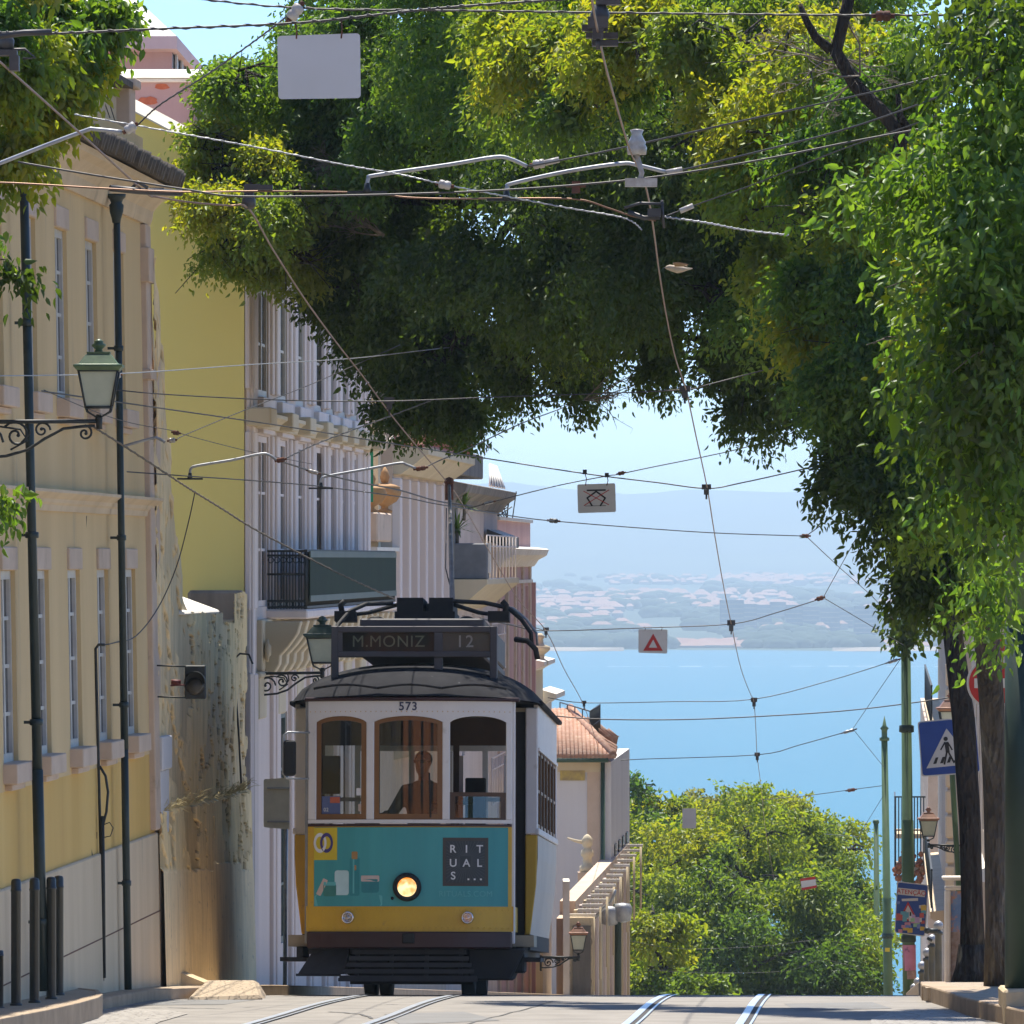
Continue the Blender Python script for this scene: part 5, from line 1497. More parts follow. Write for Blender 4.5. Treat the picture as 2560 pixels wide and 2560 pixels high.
# dark square with white letters
q0, q1, r0, r1 = X_(1106), X_(1219), Z_(2213), Z_(2092)
tb_(curved(MB(), q0, q1, r0, r1, .0065, .002, 5), "logo_square", 'ad_frame', parent=adv)
tb_(curved(MB(), q0 + .03, q1 - .03, r0 + .03, r1 - .03, .0085, .002, 5), "logo_field", 'ad_dark', parent=adv)
b = MB()
cxl, czl = (q0 + q1) / 2, (r0 + r1) / 2
hw_ = (q1 - q0) / 2 - .035; hh_ = (r1 - r0) / 2 - .035
for k in range(44):
    a = k / 44 * 6.2832; c_, s_ = math.cos(a), math.sin(a)
    L = min(hw_ / max(1e-3, abs(c_)), hh_ / max(1e-3, abs(s_)))
    p0 = (cxl + c_ * L * .28, czl + s_ * L * .28); p1 = (cxl + c_ * L, czl + s_ * L); w_ = .003
    vs = [(p0[0] - s_ * w_, 0, p0[1] + c_ * w_), (p0[0] + s_ * w_, 0, p0[1] - c_ * w_), (p1[0] + s_ * w_, 0, p1[1] - c_ * w_), (p1[0] - s_ * w_, 0, p1[1] + c_ * w_)]
    b.add([(x, fy(x) - .0112, z) for x, _, z in vs], [(0, 1, 2, 3)])
tb_(b, "logo_rays", 'ad_line', parent=adv)
for ch, px, py in (("R", 1131, 2121), ("I", 1165, 2121), ("T", 1198, 2121), ("U", 1132, 2156), ("A", 1165, 2156), ("L", 1197, 2156), ("S", 1132, 2188)):
    text(ch, 'ad_white', adv, X_(px), Z_(py), .105, .0125, "logo_letter", bold=.0015)
b = MB()
for px in (1170, 1185.5, 1201):
    x = X_(px); b.box(x - .009, x + .009, fy(x) - .0135, fy(x) - .0125, Z_(2196) - .008, Z_(2196) + .008)
tb_(b, "logo_dots", 'ad_white', parent=adv)
text("RITUALS.COM", 'ad_pale', adv, X_(1163), Z_(2233), .078, .006, "web_address", spacing=1.06)
# pictured bottles and jars
def adrect(p0, p1, y0, y1, m, off, nm, rot=0.0):
    b = MB(); xs, zs = [X_(p0), X_(p1)], [Z_(y1), Z_(y0)]
    cx_, cz_ = sum(xs) / 2, sum(zs) / 2; c_, s_ = math.cos(rot), math.sin(rot)
    hw, hz = (xs[1] - xs[0]) / 2, (zs[1] - zs[0]) / 2; n = 8; vs = []; r = min(hw, hz) * .35
    pts = []
    for (sx, sz, a0) in ((1, 1, 0), (-1, 1, 1.5708), (-1, -1, 3.1416), (1, -1, 4.7124)):
        for k in range(4):
            a = a0 + k / 3 * 1.5708
            pts.append((sx * (hw - r) + r * math.cos(a), sz * (hz - r) + r * math.sin(a)))
    vs = []
    for u, v in pts:
        x, z = cx_ + u * c_ - v * s_, cz_ + u * s_ + v * c_
        vs.append((x, fy(x) - off, z))
    b.add(vs, [tuple(range(len(vs)))])
    return tb_(b, nm, m, parent=adv)
adrect(782, 955, 2236, 2263, 'ad_pale', .0055, "pictured_ledge")
adrect(834, 870, 2174, 2236, 'ad_cup', .0060, "pictured_candle")
adrect(872, 897, 2142, 2238, 'ad_deep', .0062, "pictured_bottle")
adrect(877, 892, 2127, 2146, 'ad_gold', .0066, "pictured_bottle_cap"); adrect(880, 889, 2161, 2174, 'ad_gold', .0066, "pictured_bottle_seal")
adrect(880, 884, 2146, 2232, 'ad_pale', .0067, "pictured_bottle_glint")
adrect(805, 838, 2206, 2239, 'ad_jar', .0068, "pictured_jar"); adrect(806, 837, 2203, 2212, 'ad_pale', .0072, "pictured_jar_rim")
adrect(795, 808, 2194, 2238, 'ad_rose', .0070, "pictured_lid", -.45)
adrect(902, 946, 2196, 2230, 'ad_deep', .0068, "pictured_jar"); adrect(901, 947, 2187, 2202, 'ad_rose', .0072, "pictured_jar_lid")

# seams and rivets of the sheet metal
b = MB()
for z in (Z_(2272), Z_(2318)): 
    for k in range(34):
        x = -FW + .03 + k * (2 * FW - .06) / 33; b.ball((x, fy(x) - .001, z), .0065, 6)
for k in range(40):
    x = -FW + .02 + k * (2 * FW - .04) / 39; b.ball((x, fy(x) - .001, Z_(1776)), .005, 6)
tag(tb_(b, "rivets", 'tyellow'), kind="stuff")
# headlamp and side lamps
def lamp(px, py, R, parts):
    x, z = X_(px), Z_(py); y = fy(x)
    b = MB(); b.lathe([(R, .0), (R * 1.02, -.02), (R * .96, -.055), (R * .84, -.07), (R * .70, -.062), (R * .68, -.03)], (x, y, z), 32, axis='y')
    o = tb_(b, parts[0], parts[1])
    b = MB(); b.lathe([(R * .68, -.031), (R * .60, -.05), (R * .35, -.062), (.004, -.066)], (x, y, z), 28, axis='y')
    tb_(b, "lens", parts[2], parent=o)
    return o
hl = lamp(1017, 2216, .136, ("headlamp", 'tblack', 'bulb'))
hl["label"] = "large round headlamp glowing orange"
for px in (868, 1168): lamp(px, 2292, .062, ("marker_lamp", 'chrome', 'lens'))
b = MB(); b.ball((X_(980), fy(X_(980)) - .01, Z_(2244)), .016, 8); tb_(b, "bolt", 'tblack')

# platform sides, door posts, corner panels
for s in (-1, 1):
    b = MB(); b.box(*sorted((s * FW - s * .03, s * (FW + .015))), FB + .0, 1.30, .62, .86); tb_(b, "platform_side", 'tyellow')
    b = MB(); b.box(*sorted((s * (FW - .02), s * (FW + .03))), FB + .03, FB + .10, .5, 2.84); tb_(b, "door_post", 'twhite' if s > 0 else 'steel', .008)
    b = MB(); b.box(*sorted((s * (FW - .01), s * (FW + .02))), FB + .14, FB + .20, .5, 2.80); tb_(b, "door_post", 'steel' if s > 0 else 'tblack', .008)
    # folding door leaves, set in
    b = MB()
    for k in range(2):
        y0 = FB + .24 + k * .42
        b.box(*sorted((s * .93, s * .95)), y0, y0 + .05, .62, 2.65); b.box(*sorted((s * .93, s * .95)), y0 + .35, y0 + .40, .62, 2.65)
        b.box(*sorted((s * .93, s * .95)), y0 + .05, y0 + .35, .62, 1.25); b.box(*sorted((s * .93, s * .95)), y0 + .05, y0 + .35, 2.5, 2.65)
    fd_ = tb_(b, "folding_door", 'wooddark')
    b = MB()
    for k in range(2):
        y0 = FB + .24 + k * .42; b.box(*sorted((s * .936, s * .944)), y0 + .045, y0 + .355, 1.24, 2.51)
    tb_(b, "pane", 'pane', parent=fd_)
    b = MB(); b.box(*sorted((s * .9, s * 1.26)), .30, 1.25, .33, .37); b.box(*sorted((s * 1.04, s * 1.10)), .30, 1.25, .37, .47); tb_(b, "step", 'tblack')
    b = MB(); b.box(*sorted((s * .985, s * 1.19)), .42, 1.2, .475, .585); tb_(b, "step_riser", 'tin')
for s in (-1, 1):
    b = MB(); b.box(*sorted((s * .975, s * 1.08)), 1.372, 1.40, .60, 2.82); tb_(b, "door_gap_fill", 'tblack')  # black strip added so the door gap reads dark
# the saloon body, wider than the platform
BW, Y0, Y1 = 1.19, 1.32, 6.70
for s in (-1, 1):
    b = MB(); b.box(*sorted((s * 1.07, s * (BW + .0))), Y0, Y0 + .05, 1.58, 2.82); tb_(b, "bulkhead_panel", 'twhite', .01)
    b = MB(); b.prism([(s * 1.07, .60), (s * (BW - .07), .60), (s * (BW - .01), 1.1), (s * BW, 1.575), (s * 1.07, 1.575)], lambda a, c, t: (a, t, c), Y0, Y0 + .05); tb_(b, "bulkhead_apron", 'tyellow', .01)
    # flaring lower side with dull white advert sheet
    side = [(BW - .075, .60), (BW - .05, .80), (BW - .02, 1.05), (BW, 1.35), (BW, 1.57)]
    b = MB(); b.prism([(s * x, z) for x, z in side] + [(s * (x - .05), z) for x, z in reversed(side)], lambda a, c, t: (a, t, c), Y0 + .0505, Y1)
    tb_(b, "side_panel", 'tyellow')
    b = MB(); b.prism([(s * (x + .004), z) for x, z in side[:]] + [(s * (x + .001), z) for x, z in reversed(side)], lambda a, c, t: (a, t, c), Y0 + .02, Y1 - .1)
    tb_(b, "side_advert", 'adwhite')
    b = MB(); b.box(*sorted((s * (BW + .02), s * (BW - .03))), Y0, Y1, 1.577, 1.64); tb_(b, "waist_rail", 'twhite', .008)
    b = MB(); b.box(*sorted((s * (BW + .002), s * (BW - .04))), Y0 + .051, Y1, 2.42, 2.85); tb_(b, "side_letterboard", 'twhite')
    b = MB(); b.box(*sorted((s * (BW + .018), s * (BW - .0))), Y0 + .03, Y1, 2.40, 2.43); tb_(b, "side_moulding", 'twhite')
    nw = 6; wl = (Y1 - Y0 - .1) / nw
    for k in range(nw + 1):
        y = Y0 + .05 + wl * k
        b = MB(); b.box(*sorted((s * (BW + .001), s * (BW - .045))), y, y + .09, 1.64, 2.42); tb_(b, "side_post", 'twhite' if k in (0, nw) else 'wooddark', .006)
    for k in range(nw):
        y = Y0 + .14 + wl * k; ye = y + wl - .09
        b = MB(); x0, x1 = s * (BW - .01), s * (BW - .035)
        for (a0, a1, c0, c1) in ((y, y + .035, 1.64, 2.42), (ye - .035, ye, 1.64, 2.42), (y + .035, ye - .035, 1.64, 1.69), (y + .035, ye - .035, 2.0, 2.03), (y + .035, ye - .035, 2.37, 2.42)):
            b.box(*sorted((x0, x1)), a0, a1, c0, c1)
        o = tb_(b, "side_window", 'wood')
        b = MB(); b.box(*sorted((s * (BW - .022), s * (BW - .026))), y + .03, ye - .03, 1.68, 2.38); tb_(b, "pane", 'tglass', parent=o)
# rear platform, seen through the car
b = MB(); b.box(-1.0, 1.0, 7.9, 7.95, .62, 1.62); b.box(-1.0, 1.0, 7.9, 7.95, 2.6, 2.85)
for x in (-1.0, -.42, .36, .94): b.box(x, x + .06, 7.9, 7.95, 1.62, 2.6)
tb_(b, "rear_end", 'twhite')
b = MB(); b.box(-.98, .98, .25, 7.9, .55, .62); tb_(b, "floor", 'wooddark')
b = MB(); b.box(-1.12, 1.12, 1.36, 6.7, 2.78, 2.82); b.box(-.95, .95, .22, 1.36, 2.72, 2.75); tb_(b, "ceiling", 'tin')
# inner bulkhead with doorway and little windows
b = MB()
for (x0, x1, z0, z1) in ((-.98, -.36, .62, 1.5), (.36, .98, .62, 1.5), (-.98, .98, 2.45, 2.78), (-.98, -.90, 1.5, 2.45), (-.42, -.36, 1.5, 2.45), (.36, .42, 1.5, 2.45), (.90, .98, 1.5, 2.45)):
    b.box(x0, x1, 1.36, 1.40, z0, z1)
tb_(b, "inner_bulkhead", 'wooddark')
b = MB()
for (x0, x1) in ((.42, .90), (-.90, -.42)):
    b.box(x0, x0 + .04, 1.345, 1.36, 1.5, 2.35); b.box(x1 - .04, x1, 1.345, 1.36, 1.5, 2.35); b.box(x0, x1, 1.345, 1.36, 1.9, 1.94)
tb_(b, "inner_window_frame", 'twhite')
for k in range(5):
    for s in (-1, 1):
        b = MB(); b.box(*sorted((s * .35, s * 1.05)), 2.0 + k * .9, 2.4 + k * .9, .95, 1.05); b.box(*sorted((s * .35, s * 1.05)), 2.38 + k * .9, 2.44 + k * .9, 1.05, 1.62)
        tb_(b, "seat", 'wooddark')
b = MB()
b.box(-.62, -.30, .34, .62, .62, 1.66); b.lathe([(.10, 1.66), (.11, 1.70), (.02, 1.73)], (-.45, .48, 0), 14)
b.tube([(-.45, .42, 1.72), (-.33, .30, 1.78)], .015, 6); b.ball((-.33, .30, 1.80), .03, 8)
tb_(b, "controller_stand", 'tblack')
b = MB(); b.tube([(.40, .50, .62), (.40, .50, 1.85)], .02, 8); b.lathe([(.20, 0), (.215, .012), (.20, .024), (.19, .012)], (.40, .50, 1.85), 20); tb_(b, "brake_wheel", 'tblack')
for x in (-.78, .62):
    b = MB(); b.box(x - .09, x + .09, .42, .46, 1.95, 2.32) if x < 0 else b.box(x - .12, x + .08, .9, .95, 1.62, 2.12); tb_(b, "cab_fitting", 'tblack', .01)

# roof: lofted from the bowed front back to the body
b = MB()
st_ = [(-.035, 1.0, .03), (.06, 1.03, .11), (.25, 1.08, .20), (.55, 1.15, .29), (.95, 1.20, .36), (1.35, 1.225, .40), (2.2, 1.225, .42), (5.8, 1.225, .42), (7.0, 1.18, .36), (7.8, 1.03, .18), (8.0, 1.0, .03)]
n = 24; vs = []; fs = []
for (y, hw, hc) in st_:
    for i in range(n + 1):
        u = -1 + 2 * i / n
        bow = FB * abs(u) ** 2.2 if y < 1 else 0
        z = 2.855 + hc * (1 - abs(u) ** 2.4) ** .62
        vs.append((u * hw, y + bow * max(0, 1 - y), z))
for i in range(len(st_) - 1):
    for k in range(n):
        a = i * (n + 1) + k; fs.append((a, a + 1, a + n + 2, a + n + 1))
b.add(vs, fs, True)
e = len(st_) - 1
# underside
b.add([(-1.0, .2, 2.852), (1.0, .2, 2.852), (1.22, 1.4, 2.852), (1.22, 6.8, 2.852), (1.0, 7.9, 2.852), (-1.0, 7.9, 2.852), (-1.22, 6.8, 2.852), (-1.22, 1.4, 2.852)], [tuple(range(8))])
rf = tb_(b, "roof", 'troof')
for s in (-1, 1):
    b = MB(); b.box(*sorted((s * 1.19, s * 1.245)), 1.3, 6.8, 2.84, 2.885); tb_(b, "roof_gutter", 'troof', .01, parent=rf)
b = MB()
for i in range(13):                         # scalloped edge above the letterboard
    pass
for i in range(3):
    x0 = -.93 + i * .62
    b.tube([(x0 + .62 * k / 8, .02 + FB * abs((x0 + .62 * k / 8)) ** 2.2 - .02, 2.95 + .035 * math.sin(math.pi * k / 8) + .01) for k in range(9)], .014, 6)
tb_(b, "roof_edge_bead", 'troof', parent=rf)
# destination box on four legs
sb = tb_(MB().box(-.80, -.735, .70, .86, 2.98, 3.59).box(.745, .815, .70, .86, 2.98, 3.59).box(-.735, .745, .70, .86, 3.53, 3.59).box(-.735, .745, .70, .86, 3.29, 3.345)
         .box(.20, .285, .70, .86, 3.345, 3.53).box(.20, .285, .72, .80, 3.12, 3.29).box(-.735, .745, .82, .855, 3.345, 3.53), "destination_box", 'tgrey', .006)
tb_(MB().box(-.690, .2, .738, .742, 3.346, 3.529), "destination_blind", 'blindblack', parent=sb)
tb_(MB().box(-.735, -.690, .701, .74, 3.346, 3.529), "blind_edge", 'tgrey', parent=sb)
tb_(MB().box(.286, .744, .738, .742, 3.346, 3.529), "number_blind", 'blindgrey', parent=sb)
def bflat(y): return lambda x, z, e_: (x, y - e_, z)
text("M.MONIZ", 'blindtext', sb, -.245, 3.438, .158, flat=bflat(.733), name="blind_lettering", spacing=1.08)
text("12", 'ad_white', sb, .50, 3.438, .165, flat=bflat(.733), name="route_number", spacing=1.15, bold=.001)
M['tpole'] = surf('trolley_pole_steel', (0.30, 0.27, 0.24), (0.22, 0.19, 0.17), 6, .6)
M['signglass'] = glass("sign_glass", (.80, .82, .82), .012)
tb_(MB().box(-.735, .2, .715, .720, 3.346, 3.529).box(.286, .744, .715, .720, 3.346, 3.529), "box_glass", 'signglass', parent=sb)
# roof board, trolley base and its springs, hoses
tb_(MB().box(-.56, .66, 1.0, 6.4, 3.32, 3.40).box(-.55, .67, 1.2, 6.2, 3.40, 3.69), "trolley_board", 'tgrey', .015)
b = MB(); b.box(-.26, .0, 2.5, 3.4, 3.69, 3.96); b.box(.06, .30, 2.5, 3.4, 3.69, 3.96); b.box(-.28, .32, 2.45, 3.45, 3.72, 3.82)
b.lathe([(.3, 3.69), (.3, 3.73), (.12, 3.76), (.10, 3.92)], (.03, 2.95, 0), 16)
for s in (-1, 1):
    b.tube([(s * .28 + .02, 2.7, 3.90), (s * .55 + .02, 2.3, 3.80), (s * .78 + .02, 2.1, 3.76)], .022, 6)
    b.tube([(s * .80 + .03, 2.1, 3.74), (s * .82 + .03, 2.0, 3.86), (s * .78 + .03, 2.0, 3.90)], .03, 6)
    b.box(s * .76 - .09, s * .76 + .12, 1.95, 2.3, 3.70, 3.80)
    b.lathe([(.07, 0), (.075, .05), (.03, .07)], (s * .45, 2.2, 3.69), 10)
tb_(b, "trolley_base", 'tblack')
for s, pts in ((-1, [(-.30, 2.4, 3.90), (-.55, 2.2, 3.88), (-.70, 2.0, 3.80), (-.80, 1.8, 3.66), (-.83, 1.7, 3.56), (-.80, 1.6, 3.46)]),
               (1, [(.30, 2.4, 3.92), (.62, 2.3, 3.90), (.86, 2.1, 3.84), (1.0, 2.0, 3.72), (1.10, 1.9, 3.58), (1.11, 1.9, 3.46)])):
    b = MB(); b.tube(pts, .022, 8); tb_(b, "roof_hose", 'tblack')
    b = MB(); b.tube([(p[0] + s * .04, p[1] + .4, p[2] + .015) for p in pts], .013, 6); tb_(b, "roof_hose", 'steel')
b = MB(); b.tube([(.98, 1.1, 3.48), (1.10, 1.0, 3.46), (1.18, 1.0, 3.38), (1.20, 1.0, 3.28)], .028, 8); tb_(b, "roof_hose", 'tblack')
# trolley pole up to the wire
inv = TM.inverted()
TIP = at(1123, 1212, 83.0); 
base_l = (.27, 3.0, 3.93); tip_l = inv @ TIP
b = MB(); b.tube([base_l, Vector(base_l).lerp(tip_l, .5), tip_l], [.028, .023, .017], 8); tpole = tb_(b, "trolley_pole", 'tpole')
b = MB(); b.tube([tip_l + Vector((0, 0, -.16)), tip_l + Vector((0, 0, .02))], .045, 8); b.ball(tip_l + Vector((0, 0, .03)), .055, 8); tb_(b, "trolley_head", 'rust', parent=tpole)
b = MB(); b.tube([(.30, 2.9, 3.9), inv @ at(1114, 1420, 80), tip_l + Vector((-.03, 0, -.25))], .006, 5); tb_(b, "trolley_rope", 'tblack', parent=tpole)
# mirror on the driver's right-hand side
b = MB(); b.tube([(-FW + .03, .18, Z_(1828)), (X_(716), .05, Z_(1828)), (X_(706), .04, Z_(1835)), (X_(704), .04, Z_(1900)), (X_(704), .04, Z_(1932)), (X_(712), .05, Z_(1944)), (-FW + .02, .18, Z_(1944))], .011, 6); ma_ = tb_(b, "mirror_arm", 'galv')
b = MB(); b.box(X_(705), X_(737), .0, .06, Z_(1938), Z_(1848)); tb_(b, "mirror", 'tblack', .03, parent=ma_, seg=3)
# lifeguard, plough wings, truck, wheels
b = MB()
for k in range(5):
    z0 = .15 + k * .062; y = -.10 + k * .05; hw = .66 - k * .028
    b.box(-hw + .0, hw + .0, y, y + .028, z0, z0 + .042)
for x in (-.50, -.17, .17, .50):
    b.hexa([(x - .02, -.06, .15), (x + .02, -.06, .15), (x + .02, -.03, .15), (x - .02, -.03, .15), (x - .02, .17, .45), (x + .02, .17, .45), (x + .02, .20, .45), (x - .02, .20, .45)])
b.box(-.67, .67, -.12, -.09, .135, .17)
tb_(b, "lifeguard", 'tslat')
b = MB(); b.hexa([(X_(742), .1, .205), (X_(858), .0, .205), (X_(858), .5, .205), (X_(742), .5, .205), (X_(782), .25, .455), (X_(870), .2, .455), (X_(870), .5, .455), (X_(782), .5, .455)])
b.box(X_(738), X_(850), .05, .12, .185, .21); tb_(b, "plough_wing", 'tslat')
b = MB(); b.hexa([(X_(1170), .15, .15), (X_(1275), .15, .15), (X_(1275), 1.1, .15), (X_(1170), 1.1, .15), (X_(1165), .2, .46), (X_(1312), .2, .46), (X_(1312), 1.1, .46), (X_(1165), 1.1, .46)])
b.box(X_(1250), X_(1308), .3, .9, .22, .42); tb_(b, "equipment_box", 'tblack', .02)
b = MB(); b.box(-.98, .98, .22, 7.8, .40, .56); b.box(-.8, .8, 1.6, 5.6, .22, .45); b.box(-1.12, 1.12, 1.4, 6.6, .45, .6); tb_(b, "underframe", 'tblack')
b = MB(); b.hexa([(-.62, .95, .11), (.58, .95, .11), (.58, 1.0, .11), (-.62, 1.0, .11), (-.62, .8, .45), (.58, .8, .45), (.58, .85, .45), (-.62, .85, .45)]); tb_(b, "safety_tray", 'tblack')
for y in (2.2, 4.9):
    for s in (-1, 1):
        b = MB(); c = (s * .42, y, .385)
        b.lathe([(.30, s * -.005), (.41, .0), (.41, s * .03), (.385, s * .04), (.38, s * .125), (.30, s * .13), (.26, s * .09), (.12, s * .09), (.1, s * .14)], c, 28, axis='x')
        tb_(b, "wheel", 'tblack')
    b = MB(); b.tube([(-.5, y, .385), (.5, y, .385)], .06, 10); tb_(b, "axle", 'tblack')
b = MB()
for y in (2.2, 4.9): b.box(-.72, -.56, y - .2, y + .2, .2, .5); b.box(.56, .72, y - .2, y + .2, .2, .5)
tb_(b, "axle_box", 'tblack', .02)
# ------------------------------------------------------------------ people
def skin_body(name, joints, edges, mat, root_i=0, sub=2, parent=None):
    me = bpy.data.meshes.new(name)
    me.from_pydata([Vector(j[:3]) for j in joints], edges, [])
    o = bpy.data.objects.new(name, me); COL.objects.link(o)
    me.materials.append(mat)
    sk = o.modifiers.new("skin", 'SKIN')
    if not me.skin_vertices: me.attributes.new("skin_vertex_layer", 'FLOAT_VECTOR', 'POINT') if False else None
    return o, sk
def capsule_loft(b, pts, n=14):
    """continuous limb or trunk: pts list of (centre, rx, ry)"""
    pts = [(Vector(p[0]), p[1], p[2]) for p in pts]
    rings = []; prev = None
    for i, (c, rx, ry) in enumerate(pts):
        t = (pts[min(i + 1, len(pts) - 1)][0] - pts[max(0, i - 1)][0]).normalized()
        if prev is None: u = Vector((1, 0, 0)) if abs(t.x) < .9 else Vector((0, 1, 0))
        else: u = prev
        u = (u - t * u.dot(t)).normalized(); prev = u; w = t.cross(u)
        rings.append([c + u * rx * math.cos(k * 6.2832 / n) + w * ry * math.sin(k * 6.2832 / n) for k in range(n)])
    o = len(b.v)
    for r in rings: b.v.extend([tuple(q) for q in r])
    for i in range(len(rings) - 1):
        for k in range(n):
            k2 = (k + 1) % n
            b.f.append((o + i * n + k, o + i * n + k2, o + (i + 1) * n + k2, o + (i + 1) * n + k)); b.sm.append(True)
    b.f.append(tuple(o + k for k in range(n - 1, -1, -1))); b.sm.append(True)
    b.f.append(tuple(o + (len(rings) - 1) * n + k for k in range(n))); b.sm.append(True)
M['skin'] = surf("skin", (0.34, 0.17, 0.11), (0.28, 0.13, 0.08), 9, .5)
M['hair'] = surf("dark_hair", (0.02, 0.014, 0.01), (0.035, 0.026, 0.02), 30, .5)
M['khaki'] = surf("khaki_cloth", (0.13, 0.125, 0.075), (0.10, 0.095, 0.055), 9, .85, .002, 40)
M['trouser'] = surf("dark_trousers", (0.03, 0.032, 0.04), (0.02, 0.021, 0.027), 9, .85)
M['bluecloth'] = surf("blue_cloth", (0.20, 0.30, 0.50), (0.16, 0.24, 0.42), 9, .85)
M['redcloth'] = surf("red_cloth", (0.45, 0.05, 0.035), (0.36, 0.04, 0.03), 9, .85)
M['shades'] = surf("sunglasses", (0.015, 0.015, 0.018), None, 5, .1, spec=.8)

def remesh_body(b, name, mat, parent, voxel=.014):
    o = b.build(name, mat, parent, local=True)
    r = o.modifiers.new("join", 'REMESH'); r.mode = 'VOXEL'; r.voxel_size = voxel; r.use_smooth_shade = True
    s = o.modifiers.new("smooth", 'SMOOTH'); s.factor = .6; s.iterations = 5
    return o
def hand(b, c, fwd, up, s=1.0):
    """palm and five curled fingers reaching along fwd"""
    c = Vector(c); f = Vector(fwd).normalized(); u = Vector(up).normalized(); r = f.cross(u).normalized()
    capsule_loft(b, [(c, .026 * s, .018 * s), (c + f * .04 * s, .040 * s, .016 * s), (c + f * .085 * s, .040 * s, .014 * s), (c + f * .095 * s, .036 * s, .012 * s)], 10)
    for k, L in enumerate((.062, .072, .068, .054)):
        o = c + f * .085 * s + r * (.030 - .020 * k) * s
        capsule_loft(b, [(o, .0095 * s, .0095 * s), (o + f * L * .45 * s - u * .008 * s, .009 * s, .009 * s), (o + f * L * .75 * s - u * .026 * s, .0085 * s, .0085 * s), (o + f * L * .8 * s - u * .046 * s, .006 * s, .006 * s)], 7)
    o = c + f * .03 * s + r * .034 * s
    capsule_loft(b, [(o, .012 * s, .012 * s), (o + f * .03 * s + r * .024 * s - u * .01 * s, .011 * s, .011 * s), (o + f * .058 * s + r * .022 * s - u * .026 * s, .008 * s, .008 * s)], 7)

